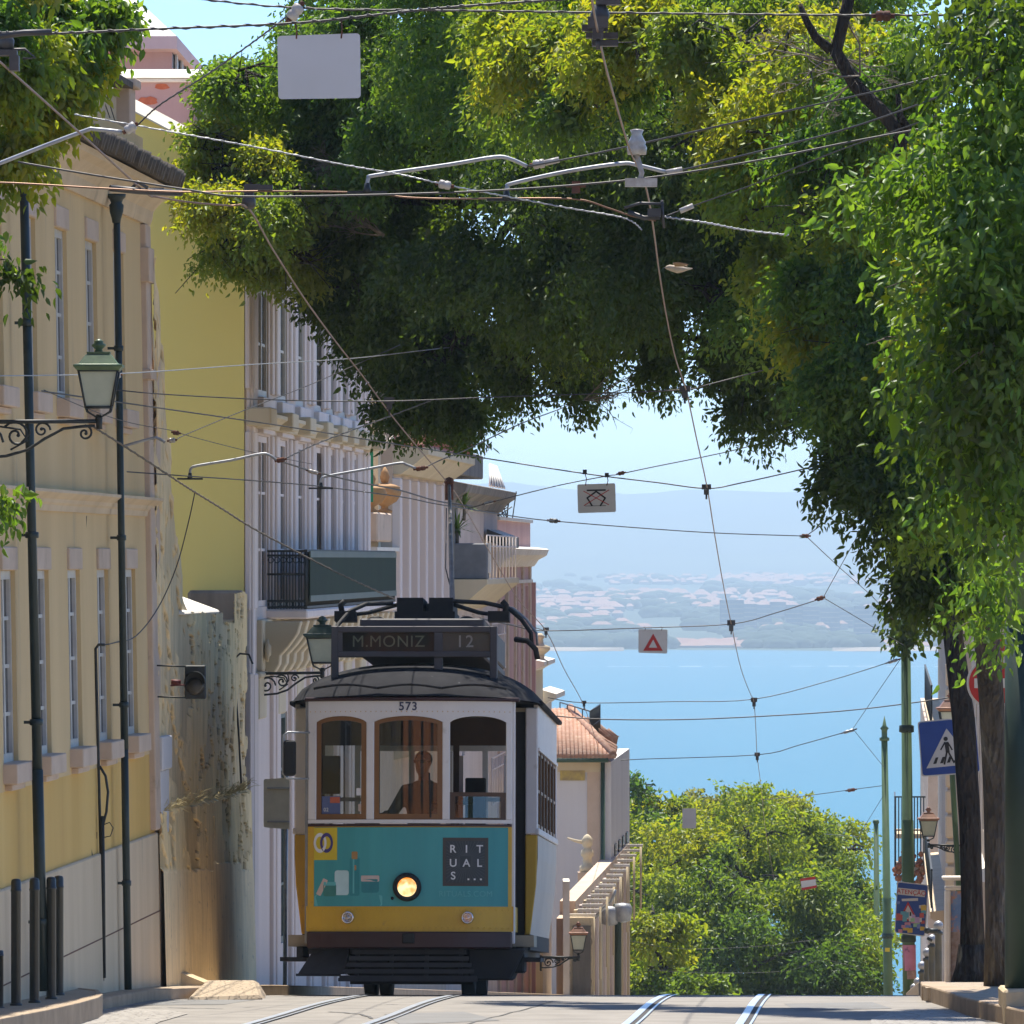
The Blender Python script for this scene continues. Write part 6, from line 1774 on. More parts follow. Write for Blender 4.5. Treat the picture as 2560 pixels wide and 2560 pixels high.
def person(name, label, M4, shirt, legs, pose, group=None, bare_legs=False, sunglasses=False, hairlen=0.0):
    """figure in its own frame: feet at 0, facing -y, 1.74 m"""
    t = bpy.data.objects.new(name, None); COL.objects.link(t)
    t.location = M4.to_translation(); t.rotation_euler = M4.to_euler()
    tag(t, label, "person", group)
    J = pose
    b = MB()
    # one continuous body: trunk, neck, head, limbs all overlapping, then fused
    capsule_loft(b, [((0, .0, .90), .15, .11), ((0, .0, .98), .165, .115), ((0, 0, 1.10), .145, .10), ((0, -.01, 1.25), .175, .115), ((0, 0, 1.36), .19, .11), ((0, .01, 1.43), .13, .085), ((0, .01, 1.47), .06, .06), ((0, .0, 1.55), .055, .058)], 18)
    h = Vector(J['head'])
    capsule_loft(b, [(h + Vector((0, .0, -.115)), .035, .04), (h + Vector((0, -.012, -.085)), .058, .066), (h + Vector((0, -.004, -.03)), .070, .086), (h + Vector((0, .004, .03)), .074, .094), (h + Vector((0, .008, .075)), .062, .080), (h + Vector((0, .01, .108)), .03, .04)], 18)
    capsule_loft(b, [(h + Vector((0, -.088, .012)), .008, .010), (h + Vector((0, -.104, -.016)), .013, .013), (h + Vector((0, -.094, -.028)), .014, .010)], 8)
    for s in (-1, 1):
        capsule_loft(b, [(h + Vector((s * .072, .008, -.03)), .008, .012), (h + Vector((s * .080, .012, .0)), .009, .02), (h + Vector((s * .076, .014, .028)), .007, .012)], 8)
    capsule_loft(b, [(h + Vector((-.026, -.082, -.058)), .006, .006), (h + Vector((0, -.088, -.058)), .008, .008), (h + Vector((.026, -.082, -.058)), .006, .006)], 8)
    for s, k in ((-1, 'L'), (1, 'R')):
        sh, el, wr = Vector((s * .18, .0, 1.38)), Vector(J['el' + k]), Vector(J['wr' + k])
        capsule_loft(b, [(sh - Vector((s * .05, 0, 0)), .06, .06), (sh, .058, .06), (sh.lerp(el, .5), .046, .048), (el, .039, .041), (el.lerp(wr, .35), .040, .042), (wr, .026, .028)], 12)
        hand(b, wr, (wr - el), Vector((0, 0, 1)) if abs((wr - el).normalized().z) < .8 else Vector((0, -1, 0)))
        hp, kn, an = Vector((s * .09, 0, .93)), Vector(J['kn' + k]), Vector(J['an' + k])
        capsule_loft(b, [(hp, .085, .09), (hp.lerp(kn, .4), .078, .082), (kn, .055, .058), (kn.lerp(an, .3), .056, .06), (an, .036, .04), (an - Vector((0, 0, .05)), .038, .045)], 12)
        capsule_loft(b, [(an + Vector((0, .06, -.055)), .03, .025), (an + Vector((0, -.04, -.05)), .042, .032), (an + Vector((0, -.13, -.06)), .044, .022), (an + Vector((0, -.175, -.065)), .03, .014)], 10)
    remesh_body(b, "body", M['skin'], t, .012)
    # clothes
    b = MB()
    capsule_loft(b, [((0, .0, .88), .172, .13), ((0, .0, .98), .178, .128), ((0, 0, 1.10), .162, .118), ((0, -.01, 1.25), .19, .13), ((0, 0, 1.36), .205, .122), ((0, .01, 1.435), .14, .095), ((0, .01, 1.475), .075, .072)], 18)
    for s, k in ((-1, 'L'), (1, 'R')):
        sh, el = Vector((s * .18, .0, 1.38)), Vector(J['el' + k]); wr = Vector(J['wr' + k])
        capsule_loft(b, [(sh - Vector((s * .05, 0, 0)), .073, .073), (sh, .072, .073), (sh.lerp(el, .5), .060, .062), (el, .054, .056), (el.lerp(wr, .45), .050, .05)], 12)
    remesh_body(b, "shirt", shirt, t, .014)
    b = MB()
    capsule_loft(b, [((0, 0, 1.0), .172, .122), ((0, 0, .93), .18, .13), ((0, 0, .84), .17, .12)], 16)
    for s, k in ((-1, 'L'), (1, 'R')):
        hp, kn, an = Vector((s * .09, 0, .93)), Vector(J['kn' + k]), Vector(J['an' + k])
        e_ = [(hp, .098, .105), (hp.lerp(kn, .4), .092, .096), (kn, .076, .08)]
        if not bare_legs: e_ += [(kn.lerp(an, .4), .07, .075), (an - Vector((0, 0, .01)), .06, .068)]
        capsule_loft(b, e_, 12)
    remesh_body(b, "shorts" if bare_legs else "trousers", legs, t, .014)
    b = MB()
    hc = h + Vector((0, .018, .038))
    b.lathe([(max(.002, .088 * math.sin(a)), .085 * -math.cos(a)) for a in np.linspace(.95, 3.14159, 9)], hc, 16, sx=.98, sy=1.12)
    if hairlen > 0: capsule_loft(b, [(h + Vector((0, .06, .05)), .07, .05), (h + Vector((0, .07, -.05)), .075, .04), (h + Vector((0, .07, -.05 - hairlen)), .06, .03)], 12)
    b.build("hair", M['hair'], t, local=True)
    if sunglasses:
        b = MB()
        for s in (-1, 1):
            b.hexa([(h.x + s * .012, h.y - .094, h.z - .002), (h.x + s * .062, h.y - .078, h.z + .0), (h.x + s * .062, h.y - .072, h.z + .0), (h.x + s * .012, h.y - .086, h.z - .002),
                    (h.x + s * .012, h.y - .094, h.z + .03), (h.x + s * .064, h.y - .078, h.z + .032), (h.x + s * .064, h.y - .072, h.z + .032), (h.x + s * .012, h.y - .086, h.z + .03)])
            b.tube([(h.x + s * .064, h.y - .074, h.z + .026), (h.x + s * .082, h.y + .01, h.z + .022)], .004, 5)
        b.tube([(h.x - .014, h.y - .092, h.z + .02), (h.x + .014, h.y - .092, h.z + .02)], .004, 5)
        b.build("sunglasses", M['shades'], t, local=True)
    else:
        b = MB()
        for s in (-1, 1): b.ball(h + Vector((s * .030, -.080, .016)), .011, 8)
        b.build("eyes", M['shades'], t, local=True)
    return t
drive = dict(head=(0.0, -.03, 1.64), elL=(-.30, -.10, 1.14), wrL=(-.34, -.33, 1.12), elR=(.29, -.10, 1.14), wrR=(.30, -.33, 1.16), knL=(-.10, -.02, .50), anL=(-.11, .0, .09), knR=(.10, -.02, .50), anR=(.12, .02, .09))
Mdrv = TM @ Matrix.Translation((.10, .86, .62)) @ Matrix.Rotation(-.35, 4, 'Z')
person("person", "driver in khaki shirt and sunglasses behind the tram's middle window", Mdrv, M['khaki'], M['trouser'], drive, sunglasses=True)
walk = dict(head=(0, -.02, 1.64), elL=(-.25, .06, 1.12), wrL=(-.24, -.06, .90), elR=(.25, -.05, 1.12), wrR=(.24, -.20, .93), knL=(-.10, -.12, .50), anL=(-.10, -.10, .09), knR=(.10, .02, .50), anR=(.10, .16, .12))
for px, d_, sh, lg, lb, rz in ((905, 118, M['whitewash'], M['bluecloth'], "person in blue shorts walking behind the tram, legs seen beside its left wheel", 0.2),
                              (1035, 121, M['bluecloth'], M['trouser'], "person in blue shirt behind the tram, seen between its wheels", -.2),
                              (820, 104, M['redcloth'], M['redcloth'], "person in red clothes on the pavement below the plough wing", .1)):
    p = at(px, 0, d_); p.z = g(d_) + .14
    person("person", lb, Matrix.Translation(p) @ Matrix.Rotation(rz, 4, 'Z'), sh, lg, walk, "walkers seen under the tram", bare_legs=True)
# ------------------------------------------------------------------ trees
RNG = np.random.default_rng(77)
def leaf_mesh(name, C, A, N, L, W, tint, mat, parent, drop=0.0):
    """one small pointed blade per leaf: C base (n,3), A axis, N blade normal, L length, W width, tint (n,3)"""
    n = len(C)
    A = A / np.linalg.norm(A, axis=1, keepdims=True)
    Sd = np.cross(A, N); Sd /= np.maximum(1e-6, np.linalg.norm(Sd, axis=1, keepdims=True))
    Nn = np.cross(Sd, A)
    L = L[:, None]; W = W[:, None]
    V = np.stack([C, C + A * L * .22 + Sd * W * .43 + Nn * W * .15, C + A * L * .55 + Sd * W * .40 + Nn * W * .12, C + A * L * .97 - Nn * L * .13,
                  C + A * L * .55 - Sd * W * .40 + Nn * W * .12, C + A * L * .22 - Sd * W * .43 + Nn * W * .15], 1).reshape(-1, 3).astype(np.float32)
    off = np.zeros(3); p = parent
    while p is not None:
        off += np.array(p.location); p = p.parent
    V -= off.astype(np.float32)
    idx = np.arange(n)[:, None] * 6
    Fc = np.concatenate([idx + np.array([[0, 1, 2, 3]]), idx + np.array([[0, 3, 4, 5]])], 1).reshape(-1).astype(np.int32)
    me = bpy.data.meshes.new(name)
    me.vertices.add(n * 6); me.vertices.foreach_set("co", V.ravel())
    me.loops.add(n * 8); me.loops.foreach_set("vertex_index", Fc)
    me.polygons.add(n * 2); me.polygons.foreach_set("loop_start", np.arange(0, n * 8, 4, dtype=np.int32))
    me.update(calc_edges=True)
    at_ = me.attributes.new("tint", 'FLOAT_COLOR', 'POINT')
    cc = np.ones((n, 6, 4), np.float32); cc[:, :, :3] = tint[:, None, :]
    at_.data.foreach_set("color", cc.ravel())
    me.materials.append(mat)
    o = bpy.data.objects.new(name, me); COL.objects.link(o); o.parent = parent
    return o

def blobs_to_leaves(blobs, ll, lw, palette, droop=.75, spread=.16, shell=.45, per=22, seed=1, lobes=7.0, dens=1.0):
    """blobs: (px, py, d, rx_px, ry_px, rd_m, twigs[, palette key]); returns leaf arrays"""
    r = np.random.default_rng(seed)
    Cs, As, Ns, Ls, Ws, Ts = [], [], [], [], [], []
    for bl in blobs:
        px, py, d, rx, ry, rd, nt_ = bl[:7]; nt_ = max(2, int(nt_ * dens))
        pk_ = palette[bl[7]] if len(bl) > 7 else palette['a']
        c = np.array(at(px, py, d)); R = np.array([rx / F * d, rd, ry / F * d])
        # boughs: smaller clumps spread through the blob, each a flattened hanging spray of twigs
        vol = float(R[0] * R[1] * R[2])
        if lobes:
            ns = int(np.clip(lobes * vol ** .55, 3, 40))
            su = r.normal(size=(ns, 3)); su /= np.linalg.norm(su, axis=1, keepdims=True)
            sc = c + su * (.25 + .68 * r.random((ns, 1)) ** .6) * R
            sr = (R.min() * .30 + R.mean() * .12) * r.uniform(.55, 1.2, ns)
            pick = r.integers(0, ns, nt_)
            u = r.normal(size=(nt_, 3)); u /= np.linalg.norm(u, axis=1, keepdims=True)
            rad = (shell + (1 - shell) * r.random(nt_)) ** .6
            P = sc[pick] + u * (rad * sr[pick])[:, None] * np.array([1.15, 1.15, .75])
            out = u * .6 + su[pick] * .5
            cl_s = r.random(ns)
        else:
            u = r.normal(size=(nt_, 3)); u /= np.linalg.norm(u, axis=1, keepdims=True)
            rad = (shell + (1 - shell) * r.random(nt_)) ** .6
            P = c + u * rad[:, None] * R
            out = u
        # a twig per cluster, arching outwards and down
        tw = out * .6 + r.normal(size=(nt_, 3)) * .45; tw[:, 2] -= .25
        tw /= np.linalg.norm(tw, axis=1, keepdims=True)
        clump = np.clip(cl_s[pick] + r.normal(size=nt_) * .22, 0, 1) if lobes else r.random(nt_)
        t = (np.arange(per)[None, :] + r.random((nt_, per))) / per
        base = P[:, None, :] + tw[:, None, :] * (t[:, :, None] - .3) * spread * 2.6
        base[:, :, 2] -= (t ** 2) * spread * .9
        base += r.normal(size=(nt_, per, 3)) * spread * .32
        ax = tw[:, None, :] * .5 + r.normal(size=(nt_, per, 3)) * .55
        ax[:, :, 2] -= droop
        nn = r.normal(size=(nt_, per, 3)); nn[:, :, 2] += .55
        m = nt_ * per
        size = np.exp(r.normal(size=m) * .22)
        Cs.append(base.reshape(m, 3)); As.append(ax.reshape(m, 3)); Ns.append(nn.reshape(m, 3))
        Ls.append(ll * size); Ws.append(lw * size * r.uniform(.8, 1.15, m))
        # tint: mix of palette entries, mostly alike within one clump
        pal = np.array(pk_)
        k = np.clip((clump[:, None] * (len(pal) - 1) + r.normal(size=(nt_, per)) * .55), 0, len(pal) - 1).reshape(m)
        i0 = np.floor(k).astype(int); i1 = np.minimum(i0 + 1, len(pal) - 1); fr = (k - i0)[:, None]
        Ts.append(pal[i0] * (1 - fr) + pal[i1] * fr)
    return [np.concatenate(x) for x in (Cs, As, Ns, Ls, Ws, Ts)]

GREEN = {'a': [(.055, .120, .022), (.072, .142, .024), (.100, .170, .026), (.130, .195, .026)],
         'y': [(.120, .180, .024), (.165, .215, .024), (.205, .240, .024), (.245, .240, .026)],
         'd': [(.030, .056, .009), (.042, .074, .011), (.060, .096, .015)],  # dark set; shaded parts of the crowns get their shade from this tint
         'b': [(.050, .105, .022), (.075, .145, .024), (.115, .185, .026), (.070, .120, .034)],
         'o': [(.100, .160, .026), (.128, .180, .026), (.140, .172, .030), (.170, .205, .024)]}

def inner_branches(root, blobs, mat, seed, n=3, r=.014):
    rr = random.Random(seed); b = MB()
    for bl in blobs:
        c = at(bl[0], bl[1], bl[2]); R = Vector((bl[3] / F * bl[2], bl[5], bl[4] / F * bl[2]))
        for k in range(n):
            v = Vector((rr.gauss(0, 1), rr.gauss(-.6, .8), rr.gauss(0, 1))).normalized()
            e = c + Vector((v.x * R.x, v.y * R.y, v.z * R.z)) * .72
            m1 = c.lerp(e, .35) + Vector((rr.gauss(0, .08), rr.gauss(0, .05), rr.gauss(.05, .08))); m2 = c.lerp(e, .7) + Vector((rr.gauss(0, .08), 0, rr.gauss(.04, .08)))
            b.tube([c, m1, m2, e], [r * 1.4, r * 1.1, r * .8, r * .4], 5)
            for q in range(3):
                o_ = m1.lerp(e, rr.uniform(.1, .9)); b.tube([o_, o_ + Vector((rr.gauss(0, .2), rr.gauss(-.1, .15), rr.gauss(-.08, .15)))], [r * .45, r * .2], 4)
    return tag(b.build("branches", mat, root), kind='stuff')
def branch(b, pts, r0, r1, n=8, jit=.0):
    m = len(pts)
    b.tube(pts, [r0 + (r1 - r0) * i / (m - 1) for i in range(m)], n)
def twigs(b, o, dr, L, k, depth, rr, r=.012):
    """bare twiglets fanning from a point"""
    for _ in range(k):
        v = (Vector(dr) + Vector((rr.gauss(0, .45), rr.gauss(0, .45), rr.gauss(0, .35)))).normalized()
        e = o + v * L * rr.uniform(.6, 1.1); m_ = o.lerp(e, .5) + Vector((rr.gauss(0, .03), rr.gauss(0, .03), rr.gauss(0, .03)))
        b.tube([o, m_, e], [r, r * .75, r * .45], 4)
        if depth > 0:
            twigs(b, m_, v, L * .6, 2, depth - 1, rr, r * .6); twigs(b, e, v, L * .6, 2, depth - 1, rr, r * .5)

# --- the big tree that arches over the street, trunk on the right pavement
ga = lambda px, d: Vector((at(px, 0, d).x, d, g(d) + .1))
big = thing("arching_tree", "huge dark tree arching over the street above the tram, darker trunk on right pavement", "tree", ga(2395, 76.5))
b = MB()
P = [ga(2432, 76.5), at(2430, 2250, 76.5), at(2425, 2060, 76.6), at(2409, 1800, 76.8), at(2384, 1600, 77), at(2362, 1420, 77.3), at(2320, 1200, 77.8), at(2290, 960, 78.4), at(2240, 760, 79)]
b.tube(P, [.14, .108, .108, .115, .10, .12, .13, .13, .13], 14)
b.lathe([(.24, -.1), (.22, .02), (.17, .18), (.14, .4)], P[0], 14)
b.build("trunk", M['bark'], big)
b = MB()
branch(b, [at(2240, 760, 79), at(2120, 620, 80), at(1900, 560, 81.5), at(1600, 540, 83), at(1300, 520, 84), at(1000, 500, 85), at(800, 520, 85.5)], .12, .03)
branch(b, [at(2290, 960, 78.4), at(2100, 900, 79), at(1850, 860, 80), at(1600, 830, 82)], .08, .02)
branch(b, [at(1300, 520, 84), at(1180, 700, 84), at(1120, 900, 84)], .05, .02); branch(b, [at(1600, 540, 83), at(1500, 700, 83), at(1400, 850, 83)], .05, .02)
b.build("limb", M['bark'], big); b = MB()
branch(b, [at(2360, 560, 63), at(2335, 500, 63), at(2295, 440, 63), at(2240, 400, 63), at(2255, 345, 63), at(2215, 290, 63), at(2140, 215, 63), at(2090, 130, 63), at(2110, 45, 63), at(2130, -30, 63)], .078, .048, 10)
branch(b, [at(2078, 125, 63), at(2040, 95, 63), at(2015, 50, 63), at(2000, 10, 63)], .045, .02); branch(b, [at(2252, 425, 63), at(2235, 437, 63)], .05, .05)
branch(b, [at(2275, 330, 63), at(2250, 290, 63), at(2245, 235, 63)], .035, .02)
b.build("limb", M['bark'], big)
rr = random.Random(12)
for (px, py, d, dx) in ((905, 430, 83.2, (-1, 0, .35)), (880, 470, 83.2, (-1, 0, .1)), (960, 590, 83.2, (-.8, 0, .4)), (1460, 1000, 82, (.8, 0, .2)), (2150, 190, 63, (-.7, 0, .4)), (2060, 150, 63, (-.5, 0, -.1))):
    b = MB(); twigs(b, at(px, py, d), dx, .42, 5, 2, rr, .009); b.build("bare_twigs", M['twig'], big)
b = MB(); branch(b, [at(960, 590, 83.2), at(900, 550, 83.2), at(860, 510, 83.2), at(850, 470, 83.2)], .022, .010)
b.build("bare_twigs", M['twig'], big)
B_big = [
    (1010, 190, 87, 300, 250, 3.2, 1900, 'a'), (800, 280, 86.5, 235, 210, 2.4, 1300, 'a'), (1000, 520, 86, 260, 230, 3.0, 1500, 'd'), (860, 500, 85.5, 230, 200, 2.2, 1000, 'd'),
    (1000, 780, 85, 170, 190, 1.8, 800, 'd'), (1110, 910, 84.5, 150, 150, 1.3, 560, 'd'), (900, 690, 85, 130, 170, 1.5, 560, 'd'), (1160, 1020, 84.5, 60, 55, .7, 110, 'd'), (1040, 980, 84.5, 90, 70, .8, 150, 'd'),
    (1340, 250, 82, 330, 280, 3.8, 2100, 'a'), (1420, 600, 81, 360, 270, 3.8, 2100, 'd'), (1350, 860, 83.5, 130, 110, 1.2, 360, 'o'), (1290, 900, 83.5, 80, 80, .8, 150, 'd'), (1450, 930, 83.5, 95, 60, .8, 150, 'd'),
    (1720, 420, 80, 370, 330, 3.6, 2300, 'd'), (1760, 730, 79.5, 280, 210, 2.6, 1300, 'd'), (1800, 930, 80.5, 130, 80, 1.1, 260, 'd'), (1640, 850, 82, 110, 80, 1.0, 220, 'd'),
    (1960, 900, 79.5, 150, 150, 1.6, 600, 'd'), (2060, 640, 79.5, 260, 300, 2.6, 1300, 'a'),
    (1430, -160, 82, 520, 230, 3.6, 1500, 'a'), (1850, -60, 80, 450, 260, 3.2, 1400, 'a'),  # boughs above the view, added to shade the crown beneath
    (980, -170, 86, 420, 200, 3.4, 1300, 'a'), (1250, 60, 84.5, 240, 140, 2.6, 700, 'a'),  # first bough lies above the view too, added to darken the centre
    # outer boughs: sunlight and drying yellow both put into the leaf tint
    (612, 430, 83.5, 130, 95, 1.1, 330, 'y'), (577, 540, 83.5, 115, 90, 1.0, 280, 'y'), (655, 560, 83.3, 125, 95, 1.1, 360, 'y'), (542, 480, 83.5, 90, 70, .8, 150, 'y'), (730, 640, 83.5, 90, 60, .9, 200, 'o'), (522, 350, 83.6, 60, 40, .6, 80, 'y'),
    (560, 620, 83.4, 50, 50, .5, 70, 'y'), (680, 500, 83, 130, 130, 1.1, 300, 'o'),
    (620, 230, 84, 80, 120, 1.0, 200, 'a'), (940, 330, 83, 110, 150, 1.0, 260, 'b'), (900, 110, 83, 160, 110, 1.2, 360, 'b'),
]
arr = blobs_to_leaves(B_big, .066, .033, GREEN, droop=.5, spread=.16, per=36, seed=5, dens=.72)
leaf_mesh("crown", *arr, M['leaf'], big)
inner_branches(big, B_big, M['bark'], 4, 4, .018)
print("big tree leaves", len(arr[0]))

# --- the bright yellow-green tree nearer, its pale trunk beside the dark one
mid = thing("sunlit_tree", "yellow green tree filling the upper right, paler lichened trunk beside the green post", "tree", ga(2475, 70))
b = MB()
P = [ga(2494, 70), at(2491, 2300, 70), at(2487, 2000, 70), at(2479, 1750, 69.8), at(2464, 1560, 69.5), at(2440, 1350, 69), at(2420, 1000, 68), at(2390, 750, 67), at(2360, 560, 66)]
b.tube(P, [.13, .100, .102, .115, .118, .12, .12, .10, .085], 14)
b.build("trunk", M['bark_grey'], mid)
b = MB()
branch(b, [at(2420, 1000, 68), at(2250, 850, 67), at(2100, 800, 66)], .05, .015); branch(b, [at(2440, 1350, 69), at(2330, 1250, 68), at(2240, 1200, 67.5)], .045, .015)
branch(b, [at(2440, 1450, 69), at(2400, 1560, 69.2), at(2405, 1640, 69.3)], .03, .02)
b.build("limb", M['bark_grey'], mid)
B_mid = [
    (1340, 110, 72, 170, 150, 1.2, 560, 'y'), (1500, 90, 71, 170, 110, 1.0, 420, 'o'), (1300, 260, 73, 100, 70, .7, 150, 'o'), (1480, 250, 71, 130, 110, 1.0, 300, 'b'),
    (1660, 170, 70, 200, 220, 1.4, 900, 'y'), (1850, 120, 69, 220, 180, 1.4, 800, 'o'), (1780, 330, 69, 160, 130, 1.1, 420, 'y'), (2050, 180, 68, 240, 220, 1.4, 1000, 'y'), (2000, 360, 67.5, 200, 130, 1.2, 520, 'a'),
    (2120, 430, 66.5, 150, 120, .9, 420, 'y'), (2060, 560, 66.5, 110, 110, .9, 300, 'y'), (2250, 250, 66.5, 200, 250, 1.3, 700, 'a'), (1910, 520, 69, 140, 130, 1.0, 320, 'o'),
    (2100, 700, 67, 190, 130, 1.2, 520, 'a'), (2030, 800, 67, 95, 75, .7, 220, 'y'), (2180, 850, 66.5, 160, 140, 1.1, 480, 'b'), (2130, 960, 67, 130, 90, .9, 260, 'a'),
    (2250, 1040, 66.5, 170, 140, 1.1, 460, 'a'), (2120, 1100, 67, 110, 90, .8, 230, 'd'), (2200, 1220, 66.5, 120, 110, .9, 280, 'd'), (2320, 1250, 66.5, 150, 150, 1.0, 400, 'a'),
    (2330, 1380, 67, 120, 80, .8, 260, 'd'), (2410, 1430, 67, 100, 80, .8, 260, 'a'), (2345, 1460, 67, 45, 50, .5, 70, 'd'),
    (2380, 600, 67.5, 220, 300, 1.2, 700, 'a'), (2450, 1050, 68, 160, 300, 1.0, 500, 'd'),
]
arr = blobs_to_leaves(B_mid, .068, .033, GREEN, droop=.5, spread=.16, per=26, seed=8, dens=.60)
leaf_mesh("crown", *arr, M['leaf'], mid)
inner_branches(mid, B_mid, M['bark_grey'], 6, 3, .013)
print("mid leaves", len(arr[0]))

# --- nearest tree: big glossy leaves hanging in from the right, trunk out of frame
near_t = thing("near_tree", "nearest tree, large fresh green leaves hanging in at the right edge", "tree", S(-4.2, 40, g(40)))
b = MB()
P = [S(-4.2, 40, g(40)), S(-4.15, 40, -.5), S(-4.0, 40, 1.4), S(-3.7, 40, 2.6), S(-3.0, 39.5, 3.4)]
b.tube(P, [.22, .18, .16, .13, .09], 12); b.build("trunk", M['bark_grey'], near_t)
b = MB()
branch(b, [S(-3.9, 40, 1.9), at(2620, 300, 40), at(2480, 330, 40), at(2330, 450, 40)], .06, .012); branch(b, [S(-4.0, 40, 1.2), at(2640, 820, 40), at(2500, 860, 39.6), at(2360, 930, 39.5)], .05, .01)
branch(b, [S(-4.1, 40, .4), at(2660, 1050, 40), at(2540, 1080, 40), at(2420, 1150, 40)], .045, .01); branch(b, [S(-3.7, 40, 2.6), at(2560, 60, 39), at(2440, 40, 39)], .05, .015)
b.build("limb", M['bark_grey'], near_t)
B_near = [
    (2480, 60, 39, 130, 140, .7, 90, 'd'), (2530, 250, 39, 110, 170, .7, 100, 'a'), (2420, 380, 39.5, 120, 90, .6, 70, 'b'), (2280, 460, 39.5, 150, 45, .4, 44, 'b'), (2200, 470, 39.6, 70, 30, .3, 18, 'b'),
    (2500, 520, 39, 150, 150, .8, 130, 'b'), (2380, 600, 39.5, 130, 110, .6, 90, 'b'), (2470, 720, 39, 160, 140, .8, 130, 'b'), (2350, 760, 39.5, 100, 80, .6, 44, 'y'), (2500, 900, 39, 140, 130, .7, 110, 'd'),
    (2390, 900, 39.5, 120, 70, .6, 46, 'a'), (2290, 860, 39.8, 70, 50, .4, 20, 'a'), (2480, 1060, 39.3, 140, 120, .7, 80, 'd'), (2380, 1080, 39.8, 100, 80, .6, 44, 'd'),
    (2500, 1170, 39.5, 110, 90, .6, 60, 'a'), (2440, 1230, 40, 70, 60, .5, 30, 'a'), (2530, 1270, 39.8, 50, 50, .5, 22, 'd'),
    (2470, 1460, 48, 60, 60, .4, 26, 'b'), (2465, 1560, 48, 26, 36, .3, 10, 'b'), (2620, 500, 39, 150, 600, 1.0, 200, 'a'),
]
arr = blobs_to_leaves(B_near, .064, .030, GREEN, droop=.6, spread=.16, per=22, seed=3, shell=.15, lobes=0, dens=.70)
leaf_mesh("crown", *arr, M['leaf'], near_t)
b = MB(); rr = random.Random(2)
for bl in B_near[:-1]:
    for k in range(3):
        o_ = at(bl[0] + rr.uniform(-.6, .6) * bl[3], bl[1] - .3 * bl[4] + rr.uniform(-.4, .4) * bl[4], bl[2] + rr.uniform(-.3, .3))
        e = o_ + Vector((rr.uniform(-.22, -.05), rr.uniform(-.1, .1), rr.uniform(-.16, .05)))
        b.tube([o_, o_.lerp(e, .5) + Vector((0, 0, .02)), e], [.004, .003, .002], 4)
tag(b.build("twigs", M['twig'], near_t), kind='stuff')

# --- tree at the top left corner, trunk out of frame
tl = thing("corner_tree", "yellowing tree reaching in at the top left corner before the cream house", "tree", S(6.55, 52, g(52)))
b = MB(); b.tube([S(6.55, 52, g(52)), S(6.55, 52, 0), S(6.5, 52, 2.2), S(6.4, 52, 4.6)], [.18, .15, .12, .08], 12); b.build("trunk", M['bark_grey'], tl)
b = MB(); branch(b, [S(6.5, 52, 2.2), at(-60, 150, 53), at(60, 100, 53), at(200, 60, 53)], .05, .012); branch(b, [S(6.5, 52, 1.5), at(-80, 330, 52), at(20, 350, 52)], .03, .01)
branch(b, [S(6.5, 52, .8), at(-100, 640, 51), at(20, 650, 51)], .015, .004, 6); branch(b, [S(6.5, 52, -.2), at(-100, 1230, 50), at(0, 1250, 50)], .012, .004, 6); b.build("limb", M['bark_grey'], tl)
B_tl = [(60, 60, 53, 150, 100, .8, 330, 'y'), (190, 40, 53, 90, 65, .6, 160, 'a'), (115, 160, 53, 95, 90, .7, 190, 'y'), (40, 220, 52.5, 100, 110, .7, 190, 'y'), (120, 270, 53, 60, 60, .5, 80, 'o'), (10, 350, 52, 60, 70, .5, 80, 'y'), (225, 60, 53, 50, 55, .4, 50, 'a'), (30, 110, 52.5, 120, 80, .6, 120, 'a'),
        (25, 668, 51, 32, 20, .12, 4, 'd'), (40, 690, 51, 24, 14, .1, 4, 'd'), (0, 620, 51, 24, 16, .1, 4, 'a'), (2, 1255, 50, 20, 28, .12, 6, 'b'), (30, 1260, 50, 14, 12, .1, 3, 'b'), (-120, 200, 52, 120, 300, .9, 200, 'a'), (60, -80, 53, 300, 90, .9, 200, 'y')]
arr = blobs_to_leaves(B_tl, .075, .036, GREEN, droop=.9, spread=.11, per=20, seed=14, lobes=9)
leaf_mesh("crown", *arr, M['leaf'], tl)

# --- ivy sprig on the first green pole is on the pole itself; trees of the square below
VG = {'a': [(.070, .120, .024), (.10, .155, .026), (.135, .185, .028), (.175, .215, .032)], 'd': [(.035, .075, .022), (.05, .10, .026), (.075, .13, .028)], 'y': [(.12, .17, .022), (.17, .21, .022), (.21, .22, .03)],  # yellow tops and dark undersides put sun and shade into the leaf colour
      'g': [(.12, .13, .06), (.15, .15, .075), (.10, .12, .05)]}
def valley_tree(label, base, blobs, seed, trunk):
    t = thing("square_tree", label, "tree", base, "trees in the square below")
    b = MB(); b.tube(trunk, [.35 - .22 * i / (len(trunk) - 1) for i in range(len(trunk))], 10)
    for k in range(5):
        bl = blobs[k % len(blobs)]; branch(b, [trunk[-2], trunk[-1].lerp(at(*bl[:3]), .5), at(*bl[:3])], .12, .03, 6)
    b.build("trunk", M['bark'], t)
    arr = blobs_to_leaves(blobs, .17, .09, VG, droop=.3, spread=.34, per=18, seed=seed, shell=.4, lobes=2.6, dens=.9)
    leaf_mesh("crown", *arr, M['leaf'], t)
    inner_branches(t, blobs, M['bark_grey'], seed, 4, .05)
    return t
def gb(px, d): return Vector((at(px, 0, d).x, d, g(d)))
